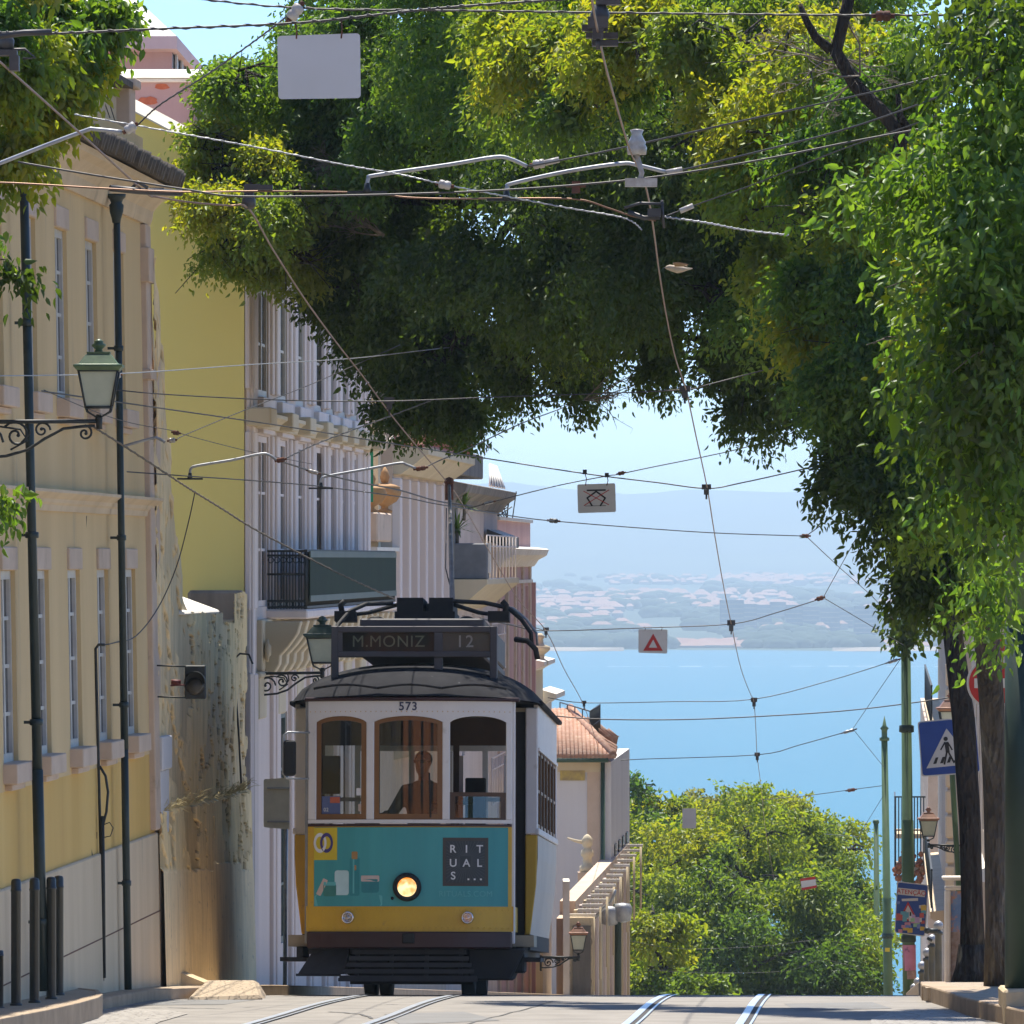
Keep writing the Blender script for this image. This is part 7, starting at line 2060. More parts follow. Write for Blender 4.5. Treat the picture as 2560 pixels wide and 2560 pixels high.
valley_tree("wide leafy square tree at centre, tinted sunlit yellow on top, below the white house", gb(1780, 262),
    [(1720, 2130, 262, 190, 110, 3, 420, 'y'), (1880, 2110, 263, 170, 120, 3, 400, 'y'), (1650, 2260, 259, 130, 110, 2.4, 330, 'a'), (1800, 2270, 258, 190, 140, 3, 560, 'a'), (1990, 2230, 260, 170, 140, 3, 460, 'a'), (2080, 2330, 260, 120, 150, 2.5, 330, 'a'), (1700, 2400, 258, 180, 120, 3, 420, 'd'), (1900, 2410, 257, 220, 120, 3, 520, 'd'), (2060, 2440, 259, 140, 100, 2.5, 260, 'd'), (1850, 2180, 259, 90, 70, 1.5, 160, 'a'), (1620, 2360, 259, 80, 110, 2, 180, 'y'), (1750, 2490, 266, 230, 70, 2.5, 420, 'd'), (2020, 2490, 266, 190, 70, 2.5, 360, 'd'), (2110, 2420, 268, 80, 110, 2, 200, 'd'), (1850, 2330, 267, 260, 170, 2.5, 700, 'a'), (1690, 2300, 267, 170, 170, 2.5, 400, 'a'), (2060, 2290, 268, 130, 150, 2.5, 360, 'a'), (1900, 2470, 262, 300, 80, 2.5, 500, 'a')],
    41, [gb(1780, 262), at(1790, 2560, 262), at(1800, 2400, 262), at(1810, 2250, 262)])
valley_tree("round square tree rising right of centre, against the water", gb(2010, 285),
    [(1960, 2030, 285, 120, 60, 2.6, 260, 'y'), (1990, 2100, 285, 160, 90, 3, 420, 'y'), (2090, 2130, 284, 100, 80, 2.4, 240, 'a'), (2130, 2210, 283, 60, 90, 2, 170, 'a'), (2060, 2240, 283, 120, 90, 2.5, 280, 'd'), (1900, 2060, 286, 70, 70, 2, 130, 'g')],
    42, [gb(2010, 285), at(2010, 2500, 285), at(2020, 2300, 285), at(2010, 2150, 285)])
valley_tree("dark pointed square tree beside the white house corner", gb(1590, 275),
    [(1600, 1975, 275, 50, 45, 1.8, 100, 'd'), (1590, 2060, 275, 70, 70, 2.2, 210, 'a'), (1650, 2040, 276, 90, 70, 2.2, 220, 'y'), (1570, 2150, 274, 60, 80, 2.2, 190, 'a'), (1680, 2110, 274, 100, 90, 2.2, 260, 'd'), (1560, 2080, 275, 30, 50, 1.5, 60, 'd')],
    43, [gb(1590, 275), at(1595, 2500, 275), at(1600, 2300, 275), at(1610, 2120, 275)])
valley_tree("thin greyish square tree with bare twigs between the two green crowns", gb(1800, 300),
    [(1790, 2020, 300, 60, 50, 2, 70, 'g'), (1740, 2010, 300, 40, 40, 1.8, 40, 'g'), (1840, 2070, 300, 80, 60, 2, 120, 'g'), (1760, 2090, 299, 110, 60, 2, 200, 'a')],
    44, [gb(1800, 300), at(1800, 2500, 300), at(1800, 2250, 300), at(1795, 2080, 300)])
valley_tree("low bright square tree at the lower left, beside the pergola terrace", gb(1640, 225),
    [(1640, 2330, 225, 70, 100, 1.8, 220, 'y'), (1690, 2450, 225, 110, 90, 2, 280, 'a'), (1610, 2450, 225, 60, 80, 1.6, 160, 'a')],
    45, [gb(1640, 225), at(1645, 2560, 225), at(1645, 2480, 225), at(1645, 2380, 225)])
M['signwhite'] = surf("sign_white", (0.55, 0.54, 0.50), (0.48, 0.47, 0.43), 3, .5, spots=(8, .66, .74, (0.35, 0.25, 0.15)))
M['signwhite2'] = surf("sign_back", (0.60, 0.60, 0.60), (0.55, 0.55, 0.54), 2, .5)
M['signred'] = surf("sign_red", (0.45, 0.025, 0.02), None, 4, .45)
M['signblue'] = surf("sign_blue", (0.015, 0.06, 0.26), (0.012, 0.05, 0.22), 4, .4)
M['signblack'] = surf("sign_black", (0.015, 0.015, 0.015), None, 4, .5)
def plate(root, name, d, corners, mat, th=.006, r=.012, yoff=0.0):
    """rounded plate, corners are four picture points"""
    P = [at(px, py, d) for px, py in corners]; poly = []
    for i in range(4):
        c, a, e = P[i], P[i - 1], P[(i + 1) % 4]
        u, v = (a - c).normalized() * r, (e - c).normalized() * r
        for t in (0.0, .25, .5, .75, 1.0):
            q = (1 - t) ** 2 * (c + u) + 2 * (1 - t) * t * c + t * t * (c + v); poly.append((q.x, q.z))
    b = MB(); b.prism(poly, lambda a, c_, t: Vector((a, t, c_)), d + yoff, d + yoff + th)
    return b.build(name, mat, root)
def flatpoly(root, name, d, pts, mat, yoff, th=.002, parent=None):
    b = MB(); b.prism([(at(px, py, d).x, zp(py, d)) for px, py in pts], lambda a, c_, t: Vector((a, t, c_)), d + yoff, d + yoff + th)
    return b.build(name, mat, root)
def pline(root, name, d, pts, w, mat, yoff):
    b = MB()
    for i in range(len(pts) - 1):
        a, c = at(*pts[i], d), at(*pts[i + 1], d); t = (c - a).normalized(); n_ = Vector((-t.z, 0, t.x)) * w * .5; e = t * w * .3
        b.add([a - n_ - e + Vector((0, yoff - .0003 * i, 0)), c - n_ + e + Vector((0, yoff - .0003 * i, 0)), c + n_ + e + Vector((0, yoff - .0003 * i, 0)), a + n_ - e + Vector((0, yoff - .0003 * i, 0))], [(0, 1, 2, 3)])
    return b.build(name, mat, root)
def hooks(root, d, pts, rr=.005):
    for (a, c) in pts:
        b = MB(); b.tube([at(*a, d), at((a[0] + c[0]) / 2 + 3, (a[1] + c[1]) / 2, d), at(*c, d)], rr, 5)
        b.build("hanger", M['rust'], root)

# ------------------------------------------------------------------ bollards
def bollard_mesh(root, h, r):
    b = MB(); b.lathe([(r * 1.02, -.2), (r, 0), (r, h - .10), (r * 1.08, h - .098), (r * 1.08, h - .085), (r, h - .083), (r, h - .025), (r * .85, h - .006), (r * .4, h), (.002, h + .002)], (0, 0, 0), 20)
    b.build("post", M['bollard'], root, local=True)
    b = MB(); b.lathe([(r * 1.25, .0), (r * 1.25, .012), (r, .02)], (0, 0, 0), 20); b.build("collar", M['bollard'], root, local=True)
M['bollard'] = surf("bollard_paint", (0.015, 0.020, 0.018), (0.025, 0.030, 0.027), 5, .35, spec=.6)
M['bollard2'] = surf("old_bollard_paint", (0.10, 0.10, 0.075), (0.07, 0.07, 0.055), 5, .4)
spots = [(40, 2514, "leftmost of the four dark green bollards standing on the kerbed island"), (86, 2507, "second dark bollard from the left on the kerbed island, before the drainpipe"),
         (128, 2498, "third dark bollard on the island, overlapping the one behind"), (147, 2488, "farthest dark bollard on the island, half hidden by its neighbour"),
         (-4, 2520, "dark bollard cut by the picture's left edge, low on the island")]
proto = None
for px, py, lb in spots:
    d = 64.0
    for dd in np.arange(56, 72, .05):
        if HZ - F * (g(dd) + .17) / dd < py: d = dd; break
    p = at(px, 0, d); p.z = g(d) + .17
    if proto is None:
        proto = thing("bollard", lb, "bollard", p, "dark bollards on the kerbed island")
        bollard_mesh(proto, .98, .039); c = proto
    else:
        c = copy_tree(proto); c.location = p; c["label"] = lb
    if px < 0: c.scale = (1, 1, .45)
# rank of iron bollards with ball heads down the right pavement
proto = None
lbs = ["nearest and tallest olive bollard with shiny ball head beside the doorway", "second olive ball head bollard of the rank", "third olive ball head bollard of the rank", "fourth olive ball head bollard of the rank",
       "small olive ball head bollard right of the pink poster", "far low olive ball head bollard by the crest"]
for i, (px, py, d) in enumerate(((2346, 2318, 96), (2330, 2352, 100), (2318, 2385, 104), (2305, 2418, 109), (2294, 2458, 116), (2285, 2472, 121))):
    p = at(px, py, d)
    if proto is None:
        proto = thing("ball_bollard", lbs[i], "bollard", p, "ball headed bollards on the right pavement")
        b = MB(); b.lathe([(.05, -1.6), (.045, -.3), (.042, -.10), (.058, -.09), (.058, -.06), (.03, -.045), (.03, -.03)], (0, 0, 0), 14); b.build("post", M['bollard2'], proto, local=True)
        b = MB(); b.ball((0, 0, .02), .062, 14); b.build("ball", M['steelball'] if 'steelball' in M else M['galv'], proto, local=True)
    else:
        c = copy_tree(proto); c.location = p; c["label"] = lbs[i]
bar = thing("gate_bar", "dark iron bar with knobs projecting from the nearest ball bollard", "bar", at(2330, 2325, 95.8))
b = MB(); b.tube([at(2318, 2326, 95.8), at(2345, 2328, 95.8)], .03, 8); b.ball(at(2318, 2326, 95.8), .045, 8); b.tube([at(2318, 2345, 95.8), at(2330, 2352, 95.8)], .02, 6); b.build("bar", M['iron'], bar)

# ------------------------------------------------------------------ lanterns
def lantern_parts(root, c, w, h, roofm, framem, s=1.0, hang=False):
    """four-sided street lantern; c = bottom centre, w = width at the eaves, h = overall height"""
    zb, zt = h * .14, h * .60
    wb, wt = w * .26, w * .40
    b = MB()
    b.hexa([(c.x + sx * a, c.y + sy * a, c.z + z) for z, a in ((zb, wb * .93), (zt, wt * .93)) for sx, sy in ((-1, -1), (1, -1), (1, 1), (-1, 1))])
    b.build("glass", M['lampglass'], root)
    b = MB()
    for sx, sy in ((-1, -1), (1, -1), (1, 1), (-1, 1)):
        b.tube([c + Vector((sx * wb, sy * wb, zb)), c + Vector((sx * wt, sy * wt, zt))], w * .022, 5)
        b.tube([c + Vector((sx * wb, sy * wb, zb)), c + Vector((sx * wb * .9, sy * wb * .9, zb * .6)), c + Vector((0, 0, 0))], w * .018, 5)
    for z, a in ((zb, wb), (zt, wt)):
        for (p, q) in (((-1, -1), (1, -1)), ((1, -1), (1, 1)), ((1, 1), (-1, 1)), ((-1, 1), (-1, -1))):
            b.tube([c + Vector((p[0] * a, p[1] * a, z)), c + Vector((q[0] * a, q[1] * a, z))], w * .026, 5)
    b.lathe([(w * .05, -.02), (w * .08, 0), (w * .05, .03)], c, 10)
    b.build("frame", M[framem], root)
    b = MB(); R = 2 ** .5
    b.lathe([(w * .42 * R, zt), (w * .50 * R, zt + h * .05), (w * .495 * R, zt + h * .075), (w * .40 * R, zt + h * .085), (w * .26 * R, zt + h * .20), (w * .23 * R, zt + h * .205), (w * .24 * R, zt + h * .235), (w * .08 * R, zt + h * .24)], c, 4, smooth=False, rot=math.pi / 4)
    b.build("roof", M[roofm], root)
    b = MB(); b.lathe([(w * .09, zt + h * .23), (w * .07, zt + h * .27), (w * .14, zt + h * .31), (w * .15, zt + h * .33), (w * .09, zt + h * .35), (w * .10, zt + h * .37), (w * .03, zt + h * .40)], c, 12)
    b.build("finial", M[roofm], root)
def spiral(b, cx, cz, r0, turns, y, rad, a0=0, sgn=1, n=22):
    pts = []
    for i in range(n):
        u = i / (n - 1); r = r0 * (1 - u * .85); a = a0 + sgn * u * turns * 6.283
        pts.append((cx + r * math.cos(a), y, cz + r * math.sin(a)))
    b.tube(pts, rad, 5); b.ball(pts[-1], rad * 1.6, 6)
def bracket(root, A, Bp, drop, rad):
    """scrolled iron bracket between wall end A and outer end Bp"""
    L = (Bp - A).length; y = A.y; sx = 1 if Bp.x > A.x else -1
    X = lambda u: A.x + (Bp.x - A.x) * u
    b = MB(); b.tube([A, Bp], rad, 8); b.tube([Bp + Vector((0, 0, .035)), Bp - Vector((0, 0, .06))], rad * 1.5, 8); b.build("arm", M['iron'], root)
    b = MB(); z = A.z
    b.tube([(X(0), y, z - drop), (X(.15), y, z - drop * .98), (X(.35), y, z - drop * .92), (X(.5), y, z - drop * .75), (X(.62), y, z - drop * .45), (X(.75), y, z - drop * .18), (X(.88), y, z - drop * .12), (X(.97), y, z - drop * .10)], rad * .8, 6)
    spiral(b, X(.90), z - drop * .30, L * .055, 1.3, y, rad * .55, 1.6, -sx)
    spiral(b, X(.60), z - drop * .22, L * .06, 1.3, y, rad * .55, 0, sx)
    spiral(b, X(.42), z - drop * .36, L * .10, 1.4, y, rad * .6, 2.5, -sx)
    spiral(b, X(.20), z - drop * .55, L * .13, 1.5, y, rad * .65, 0, sx)
    b.tube([(X(.10), y, z - drop * .2), (X(.3), y, z - drop * .12), (X(.45), y, z - drop * .2), (X(.5), y, z - drop * .5), (X(.38), y, z - drop * .75)], rad * .5, 5)
    b.tube([(X(.5), y, z), (X(.52), y, z - drop * .3), (X(.44), y, z - drop * .62)], rad * .5, 5)
    b.tube([(X(0), y, z + .03), (X(0), y, z - drop - .06)], rad * 1.1, 6)
    b.build("scrollwork", M['iron'], root)
l1 = thing("wall_lantern", "big pale green lantern on a scrolled iron bracket, over the cream house front", "street lamp", at(-110, 1055, 59))
bracket(l1, at(-110, 1055, 59), at(248, 1053, 59), .28, .016)
lantern_parts(l1, at(247, 1046, 59), .37, .60, 'lampgreen', 'iron')
l2 = thing("wall_lantern", "dark green lantern on iron scrolls just left of the tram's destination box", "street lamp", at(636, 1684, 86))
bracket(l2, at(632, 1684, 86), at(806, 1682, 86), .24, .016)
lantern_parts(l2, at(806, 1676, 86), .42, .60, 'lampdark', 'iron')
l3 = thing("wall_lantern", "copper topped lantern on a bracket right of the tall green pole", "street lamp", at(2400, 2118, 152))
bracket(l3, at(2402, 2114, 152), at(2322, 2112, 152), .13, .018)
lantern_parts(l3, at(2321, 2102, 152), .42, .66, 'lampcopper', 'iron')
pst = thing("leaning_lamp_post", "thin grey post leaning behind the dark trunk, holding the copper lantern", "post", at(2412, 2470, 150))
b = MB(); b.tube([at(2408, 2480, 152), at(2395, 2180, 152), at(2382, 1960, 152), at(2376, 1830, 152)], .055, 8); b.build("post", M['greenpole'], pst)
l4 = thing("wall_lantern", "small copper topped lantern low beside the tram's right wheel", "street lamp", at(1440, 2396, 143.5))
bracket(l4, at(1352, 2392, 143.5), at(1446, 2394, 143.5), .2, .02)
lantern_parts(l4, at(1446, 2386, 143.5), .36, .60, 'lampcopper', 'iron')
l5 = thing("copper_lantern", "copper topped lantern peeping out behind the crossing sign and dark trunk", "street lamp", at(2380, 1850, 120))
lantern_parts(l5, at(2378, 1850, 120), .46, .74, 'lampcopper', 'iron')
b = MB(); b.tube([at(2378, 1852, 120), at(2384, 1900, 120), at(2440, 1900, 120)], .02, 6); b.build("arm", M['iron'], l5)
# modern twin-headed lamp post and the small pipe post with silver rail below the white house
lp = thing("twin_lamp_post", "green lamp post with two grey spotlights among the pergola terrace", "street lamp", at(1542, 2480, 158))
b = MB(); b.tube([at(1545, 2600, 158), at(1545, 2300, 158), at(1541, 2260, 158)], .07, 8); b.build("post", M['darkpole'], lp)
for (px, py, sx) in ((1525, 2290, -1), (1556, 2282, 1)):
    b = MB(); b.lathe([(.05, -.2), (.17, -.16), (.20, .1), (.16, .18), (.02, .2)], at(px, py, 158), 12); b.build("spotlight", M['galv'], lp)
sr = thing("silver_handrail", "bright metal handrail climbing the terrace corner", "handrail", at(1490, 2300, 156))
b = MB(); b.tube([at(1486, 2296, 156), at(1510, 2268, 156), at(1526, 2256, 156), at(1534, 2240, 156), at(1538, 2224, 156)], .035, 6); b.build("rail", M['galv'], sr)

# ------------------------------------------------------------------ tram signal on the old wall
sg_ = thing("tram_signal", "black single lens tram signal on two rods beside the old wall", "traffic light", at(488, 1705, 73.6))
b = MB(); d = 73.6
b.box(at(462, 0, d).x, at(514, 0, d).x, d, d + .14, zp(1748, d), zp(1663, d)); b.build("housing", M['blackp'] if 'blackp' in M else M['iron'], sg_, bevel=.01)
b = MB(); c = at(488, 1716, d)
for k in range(12):
    pass
pts = [(c.x + .092 * math.cos(a), c.z + .04 + .10 * math.sin(a)) for a in np.linspace(-.25, 3.39, 18)]
vs = [(x, d + .0, z) for x, z in pts] + [(x * 1.0, d - .16, z) for x, z in pts]
n = len(pts); b.add(vs, [(i, i + 1, n + i + 1, n + i) for i in range(n - 1)], True)
b.add([(x + (x - c.x) * .08, y, z + .004) for x, y, z in vs], [(i, i + 1, n + i + 1, n + i) for i in range(n - 1)], True)
b.build("hood", M['iron'], sg_)
b = MB(); b.lathe([(.085, -.004), (.06, -.022), (.02, -.03), (.002, -.031)], (c.x, d, c.z), 20, axis='y'); b.build("lens", surf("smoked_lens", (0.07, 0.062, 0.05), None, 8, .3), sg_)
for py in (1663, 1741):
    b = MB(); b.tube([at(350, py, 74.0), at(372, py, 74.0)], .022, 8); b.tube([at(365, py, 73.9), at(466, py + 3, d + .1)], .009, 6); b.build("mounting_rod", M['iron'], sg_)
b = MB(); b.tube([at(428, 1705, d), at(452, 1706, d)], .025, 8); b.tube([at(426, 1714, d), at(462, 1712, d)], .008, 5); b.build("bell", surf("dull_red", (0.14, 0.03, 0.03), None, 6, .6), sg_)

# ------------------------------------------------------------------ back of a board on a post, left of the tram
bk = thing("board_on_post", "beige back of a board on a post, left of the tram's mirror", "sign", at(712, 2480, 83))
plate(bk, "board", 83, [(659, 1948), (724, 1944), (724, 2074), (659, 2068)], surf("beige_board", (0.78, 0.70, 0.52), (0.68, 0.6, 0.44), 5, .7, spots=(6, .6, .7, (0.36, 0.3, 0.2))), .012, .02)
for py in (1968, 2052):
    b = MB(); b.box(at(668, 0, 83).x, at(724, 0, 83).x, 82.97, 82.998, zp(py + 4, 83), zp(py, 83)); b.build("crossbar", M['galv'], bk)
b = MB(); b.tube([at(716, 1940, 83.05), at(712, 2500, 83.05)], .022, 8); b.build("post", M['galv'], bk)

# ------------------------------------------------------------------ poles on the right
def pole(name, label, px0, py0, px1, py1, d, r0, r1, mat, tip=None, group="green trolley poles down the hill", band=None):
    A, Bt = at(px0, py0, d), at(px1, py1, d)
    t = thing(name, label, "pole", Bt, group)
    b = MB(); b.tube([A, A.lerp(Bt, .5), A.lerp(Bt, .5) + (Bt - A) * .001, Bt], [r0, (r0 + r1) * .5, (r0 + r1) * .5 + .012, r1], 14); b.build("shaft", M[mat], t)
    if tip == 'spike':
        b = MB(); b.lathe([(r0 * 1.5, -.02), (r0 * 1.6, .05), (r0 * .9, .08), (r0 * .9, .25), (r0 * 1.4, .30), (r0 * .7, .36), (.004, .62)], A, 10); b.build("finial", M[mat], t)
    elif tip == 'cap':
        b = MB(); b.lathe([(r0, -.06), (r0 * 1.3, -.03), (r0 * 1.3, .05), (r0 * .9, .08)], A, 12); b.build("cap", M[mat], t)
    if band:
        for u in band:
            b = MB(); c = A.lerp(Bt, u); b.lathe([(r0 * 1.02, -.08), (r1 * 1.15, -.06), (r1 * 1.15, .06), (r0 * 1.02, .08)], c, 14); b.build("band", M['darkpole'], t)
    return t
p1 = pole("trolley_pole_post", "tallest green trolley pole, ivy at its top, warning sign and pink poster on it", 2263, 1480, 2274, 2620, 150, .088, .125, 'greenpole', 'spike', band=(.30, .76))
p2 = pole("trolley_pole_post", "second green trolley pole, slimmer, with spiked finial and yellow sticker", 2211, 1850, 2223, 2640, 200, .082, .125, 'greenpole', 'spike', band=(.62,))
b = MB(); c = at(2218, 2374, 199.8); b.box(c.x - .06, c.x + .06, c.y - .11, c.y - .08, c.z - .05, c.z + .05); b.build("sticker", M['ad_yellow'], p2)
p3 = pole("trolley_pole_post", "third green trolley pole, flat capped, left of the spiked one", 2190, 2055, 2195, 2640, 268, .085, .13, 'greenpole', 'cap')
p4 = pole("trolley_pole_post", "farthest green trolley pole, short and pointed against the trees", 2161, 2262, 2164, 2640, 330, .085, .12, 'greenpole', 'spike')
# ivy on the first pole
IV = thing("ivy", "sprig of ivy growing out of the tall green pole's top", "ivy", at(2263, 1530, 149.8))
arr = blobs_to_leaves([(2263, 1560, 149.8, 34, 60, .35, 26, 'd'), (2240, 1560, 149.8, 26, 44, .25, 10, 'd'), (2285, 1575, 149.8, 26, 44, .25, 10, 'd')], .16, .10, GREEN, droop=.7, spread=.16, per=7, seed=9, shell=.1, lobes=0)
leaf_mesh("leaves", *arr, M['leaf'], IV)
# the near post at the right edge
npst = thing("painted_post", "thick green post with dark lower half on a stone block, at the right edge", "post", at(2562, 2520, 61.5))
zs = zp(1560, 61.5)
b = MB(); b.tube([at(2562, -100, 61.5), at(2562, 1560, 61.5)], .152, 24); b.build("upper_shaft", M['greenpole'], npst)
b = MB(); b.tube([at(2562, 1559, 61.5), at(2562, 2475, 61.5)], .158, 24); b.build("lower_shaft", M['darkpole'], npst)
b = MB(); x0, x1 = at(2506, 0, 61.5).x, at(2620, 0, 61.5).x; zb_ = zp(2546, 61.5)
b.hexa([(x0, 61.2, zb_ - .1), (x1, 61.2, zb_ - .1), (x1, 61.9, zb_ - .1), (x0, 61.9, zb_ - .1), (x0 - .012, 61.2, zp(2470, 61.5)), (x1, 61.2, zp(2466, 61.5)), (x1, 61.9, zp(2466, 61.5)), (x0 - .012, 61.9, zp(2470, 61.5))])
b.build("base_block", M['oldbrown'], npst, bevel=.02)

# ------------------------------------------------------------------ signs
s1 = thing("hanging_sign", "large blank white sign hanging by two hooks from a wire at top", "sign", at(797, 165, 39))
plate(s1, "plate", 39, [(693, 90), (900, 83), (902, 245), (696, 248)], M['signwhite2'], .004, .02)
hooks(s1, 39, [((737, 55), (741, 97)), ((852, 47), (853, 96))], .004)
b = MB()
for px, L_ in ((741, 20), (853, 26), (745, 9)):
    q = at(px, 97, 39); b.box(q.x - .004, q.x + .003, 39.0015, 39.0035, q.z - L_ / 500, q.z)
b.build("rust_stain", surf("rust_stain", (0.36, 0.26, 0.17), None, 6, .8), s1)
s2 = thing("hanging_sign", "white sign with crossed out pantograph drawing, hanging over the street", "sign", at(1491, 1245, 84))
plate(s2, "plate", 84, [(1443, 1211), (1538, 1208), (1540, 1280), (1445, 1283)], M['signwhite'], .006, .02)
for a, c in (((1468, 1226), (1513, 1225)), ((1490, 1229), (1468, 1245)), ((1468, 1245), (1480, 1264)), ((1491, 1229), (1513, 1245)), ((1513, 1245), (1501, 1264))):
    pline(s2, "pictogram_line", 84, [a, c], .017, M['signblack'], -.003)
pline(s2, "pictogram_line", 84, [(1463, 1265), (1515, 1264)], .005, M['signblack'], -.003)
for a, c in (((1459, 1228), (1522, 1262)), ((1522, 1225), (1460, 1264))): pline(s2, "red_cross_line", 84, [a, c], .008, M['signred'], -.005)
hooks(s2, 84, [((1462, 1180), (1464, 1214)), ((1517, 1188), (1517, 1214))])
b = MB()
for (px, py) in ((1462, 1181), (1517, 1189)): q = at(px, py, 84); b.box(q.x - .022, q.x + .022, 83.97, 84.03, q.z - .02, q.z + .03)
b.build("wire_clip", M['iron'], s2)
s3 = thing("hanging_sign", "white sign with red warning triangle hanging before the far shore", "sign", at(1633, 1605, 118))
plate(s3, "plate", 118, [(1596, 1573), (1669, 1574), (1668, 1634), (1596, 1632)], M['signwhite'], .006, .02)
flatpoly(s3, "triangle", 118, [(1608, 1627), (1657, 1627), (1633, 1584)], M['signred'], -.003)
flatpoly(s3, "triangle_centre", 118, [(1622, 1619), (1643, 1619), (1633, 1599)], M['signwhite'], -.006)
hooks(s3, 118, [((1610, 1567), (1612, 1576)), ((1652, 1566), (1653, 1576))])
s4 = thing("hanging_sign", "small blank pale sign hanging before the yellow green treetops", "sign", at(1722, 2045, 176))
plate(s4, "plate", 176, [(1706, 2021), (1740, 2021), (1740, 2071), (1706, 2071)], M['signwhite2'], .006, .02)
s5 = thing("hanging_sign", "small tilted white sign with red top and bottom edges among green leaves", "sign", at(2019, 2208, 200))
plate(s5, "plate", 200, [(2000, 2197), (2038, 2191), (2042, 2219), (2005, 2226)], M['signred'], .006, .01)
plate(s5, "panel", 200, [(2002, 2203), (2039, 2198), (2041, 2213), (2004, 2220)], M['signwhite'], .002, .005, -.004)
# pedestrian crossing sign partly behind the dark trunk
s6 = thing("crossing_sign", "blue pedestrian crossing sign with walking figure, partly behind the dark trunk", "sign", at(2342, 1870, 78.5))
D6 = 78.5
plate(s6, "plate", D6, [(2294, 1804), (2440, 1790), (2452, 1932), (2304, 1942)], M['signwhite'], .008, .03)
plate(s6, "blue_field", D6, [(2297, 1807), (2437, 1794), (2449, 1929), (2307, 1939)], M['signblue'], .003, .03, -.004)
flatpoly(s6, "white_triangle", D6, [(2316, 1921), (2436, 1909), (2366, 1821)], M['signwhite'], -.007)
b = MB(); b.lathe([(.022, 0), (.022, .002)], (at(2364, 1847, D6).x, D6 - .011, zp(1847, D6)), 14, axis='y'); b.build("figure_head", M['signblack'], s6)
for pts, w in (([(2366, 1858), (2369, 1878)], .04), ([(2362, 1856), (2352, 1874)], .015), ([(2370, 1857), (2380, 1874)], .015), ([(2367, 1880), (2361, 1910)], .018), ([(2371, 1880), (2385, 1906)], .018)):
    pline(s6, "figure_limb", D6, pts, w, M['signblack'], -.010)
for k in range(4): flatpoly(s6, "crossing_bar", D6, [(2333 + k * 17, 1910 - k * 1.5), (2341 + k * 17, 1909 - k * 1.5), (2346 + k * 17, 1893 - k * 1.5), (2339 + k * 17, 1894 - k * 1.5)], M['signblack'], -.0095)
b = MB(); b.tube([at(2408, 1800, D6 + .04), at(2420, 2480, D6 + .04)], .03, 10); b.build("post", M['galv'], s6)
# no entry sign behind the trunks, and a second red sign edge
s7 = thing("no_entry_sign", "round red sign with pale rim showing between the two trunks", "sign", at(2481, 1708, 73))
c = at(2481, 1708, 73)
b = MB(); b.lathe([(.241, 0), (.241, .008)], c, 40, axis='y'); b.build("rim", M['signwhite'], s7)
b = MB(); b.lathe([(.219, -.006), (.219, -.001)], c, 40, axis='y'); b.build("red_disc", M['signred'], s7)
b = MB(); b.box(c.x - .17, c.x + .17, c.y - .010, c.y - .007, c.z - .045, c.z + .045); b.build("white_bar", M['signwhite'], s7)
b = MB(); b.tube([c + Vector((0, .05, .3)), c + Vector((0, .05, -3.5))], .03, 8); b.build("post", M['galv'], s7)
s8 = thing("red_sign", "sliver of a small red sign beside the green post's paint line", "sign", at(2508, 1612, 80))
flatpoly(s8, "plate", 80, [(2496, 1600), (2530, 1585), (2530, 1630), (2498, 1626)], M['signred'], 0, .006)
# ATENCAO warning board on the first pole, plastered with stickers
s9 = thing("warning_sign", "blue school warning board with red writing, its lower half plastered with stickers", "sign", at(2278, 2275, 149))
D9 = 149.0
plate(s9, "plate", D9, [(2243, 2203), (2322, 2212), (2313, 2342), (2236, 2332)], M['signwhite'], .01, .05)
plate(s9, "blue_field", D9, [(2245, 2206), (2319, 2214), (2311, 2339), (2238, 2330)], M['signblue'], .004, .045, -.005)
plate(s9, "white_band", D9, [(2245, 2219), (2313, 2226), (2312, 2243), (2244, 2236)], M['signwhite'], .003, .01, -.009)
ang = math.atan2(-8, 79)
def tilt(cx, cz, a):
    ca, sa = math.cos(a), math.sin(a)
    return lambda x, z, e_: (cx + x * ca - z * sa, D9 - .013 - e_, cz + x * sa + z * ca)
q = at(2278.5, 2231, D9)
text("ATENÇÃO", 'signred', s9, 0, -.002, .118, flat=tilt(q.x, q.z, -.095), name="warning_lettering", bold=.001)
for ob in [o for o in s9.children if o.name.startswith("warning_lettering")]:
    for v in ob.data.vertices: v.co = v.co - s9.location
flatpoly(s9, "triangle", D9, [(2247, 2300), (2297, 2306), (2270, 2254)], M['signred'], -.010)
flatpoly(s9, "triangle_centre", D9, [(2254, 2296), (2289, 2300), (2270, 2263)], M['signwhite'], -.013)
for cx_, cy_ in ((2264, 2284), (2276, 2286)):
    pline(s9, "figure_limb", D9, [(cx_, cy_ - 5), (cx_, cy_ + 4)], .03, M['signblack'], -.016); pline(s9, "figure_limb", D9, [(cx_ - 4, cy_ + 10), (cx_, cy_ + 3), (cx_ + 4, cy_ + 10)], .016, M['signblack'], -.016)
plate(s9, "tape_strip", D9, [(2254, 2247), (2295, 2245), (2295, 2252), (2255, 2253)], M['signwhite'], .002, .003, -.012)
rr = random.Random(44)
cols = [(0.55, 0.25, 0.32), (0.6, 0.58, 0.55), (0.62, 0.42, 0.06), (0.12, 0.34, 0.40), (0.5, 0.10, 0.08), (0.16, 0.22, 0.48), (0.45, 0.32, 0.5), (0.30, 0.5, 0.28)]
mcol = [surf("sticker_paper", c_, None, 9, .6) for c_ in cols]
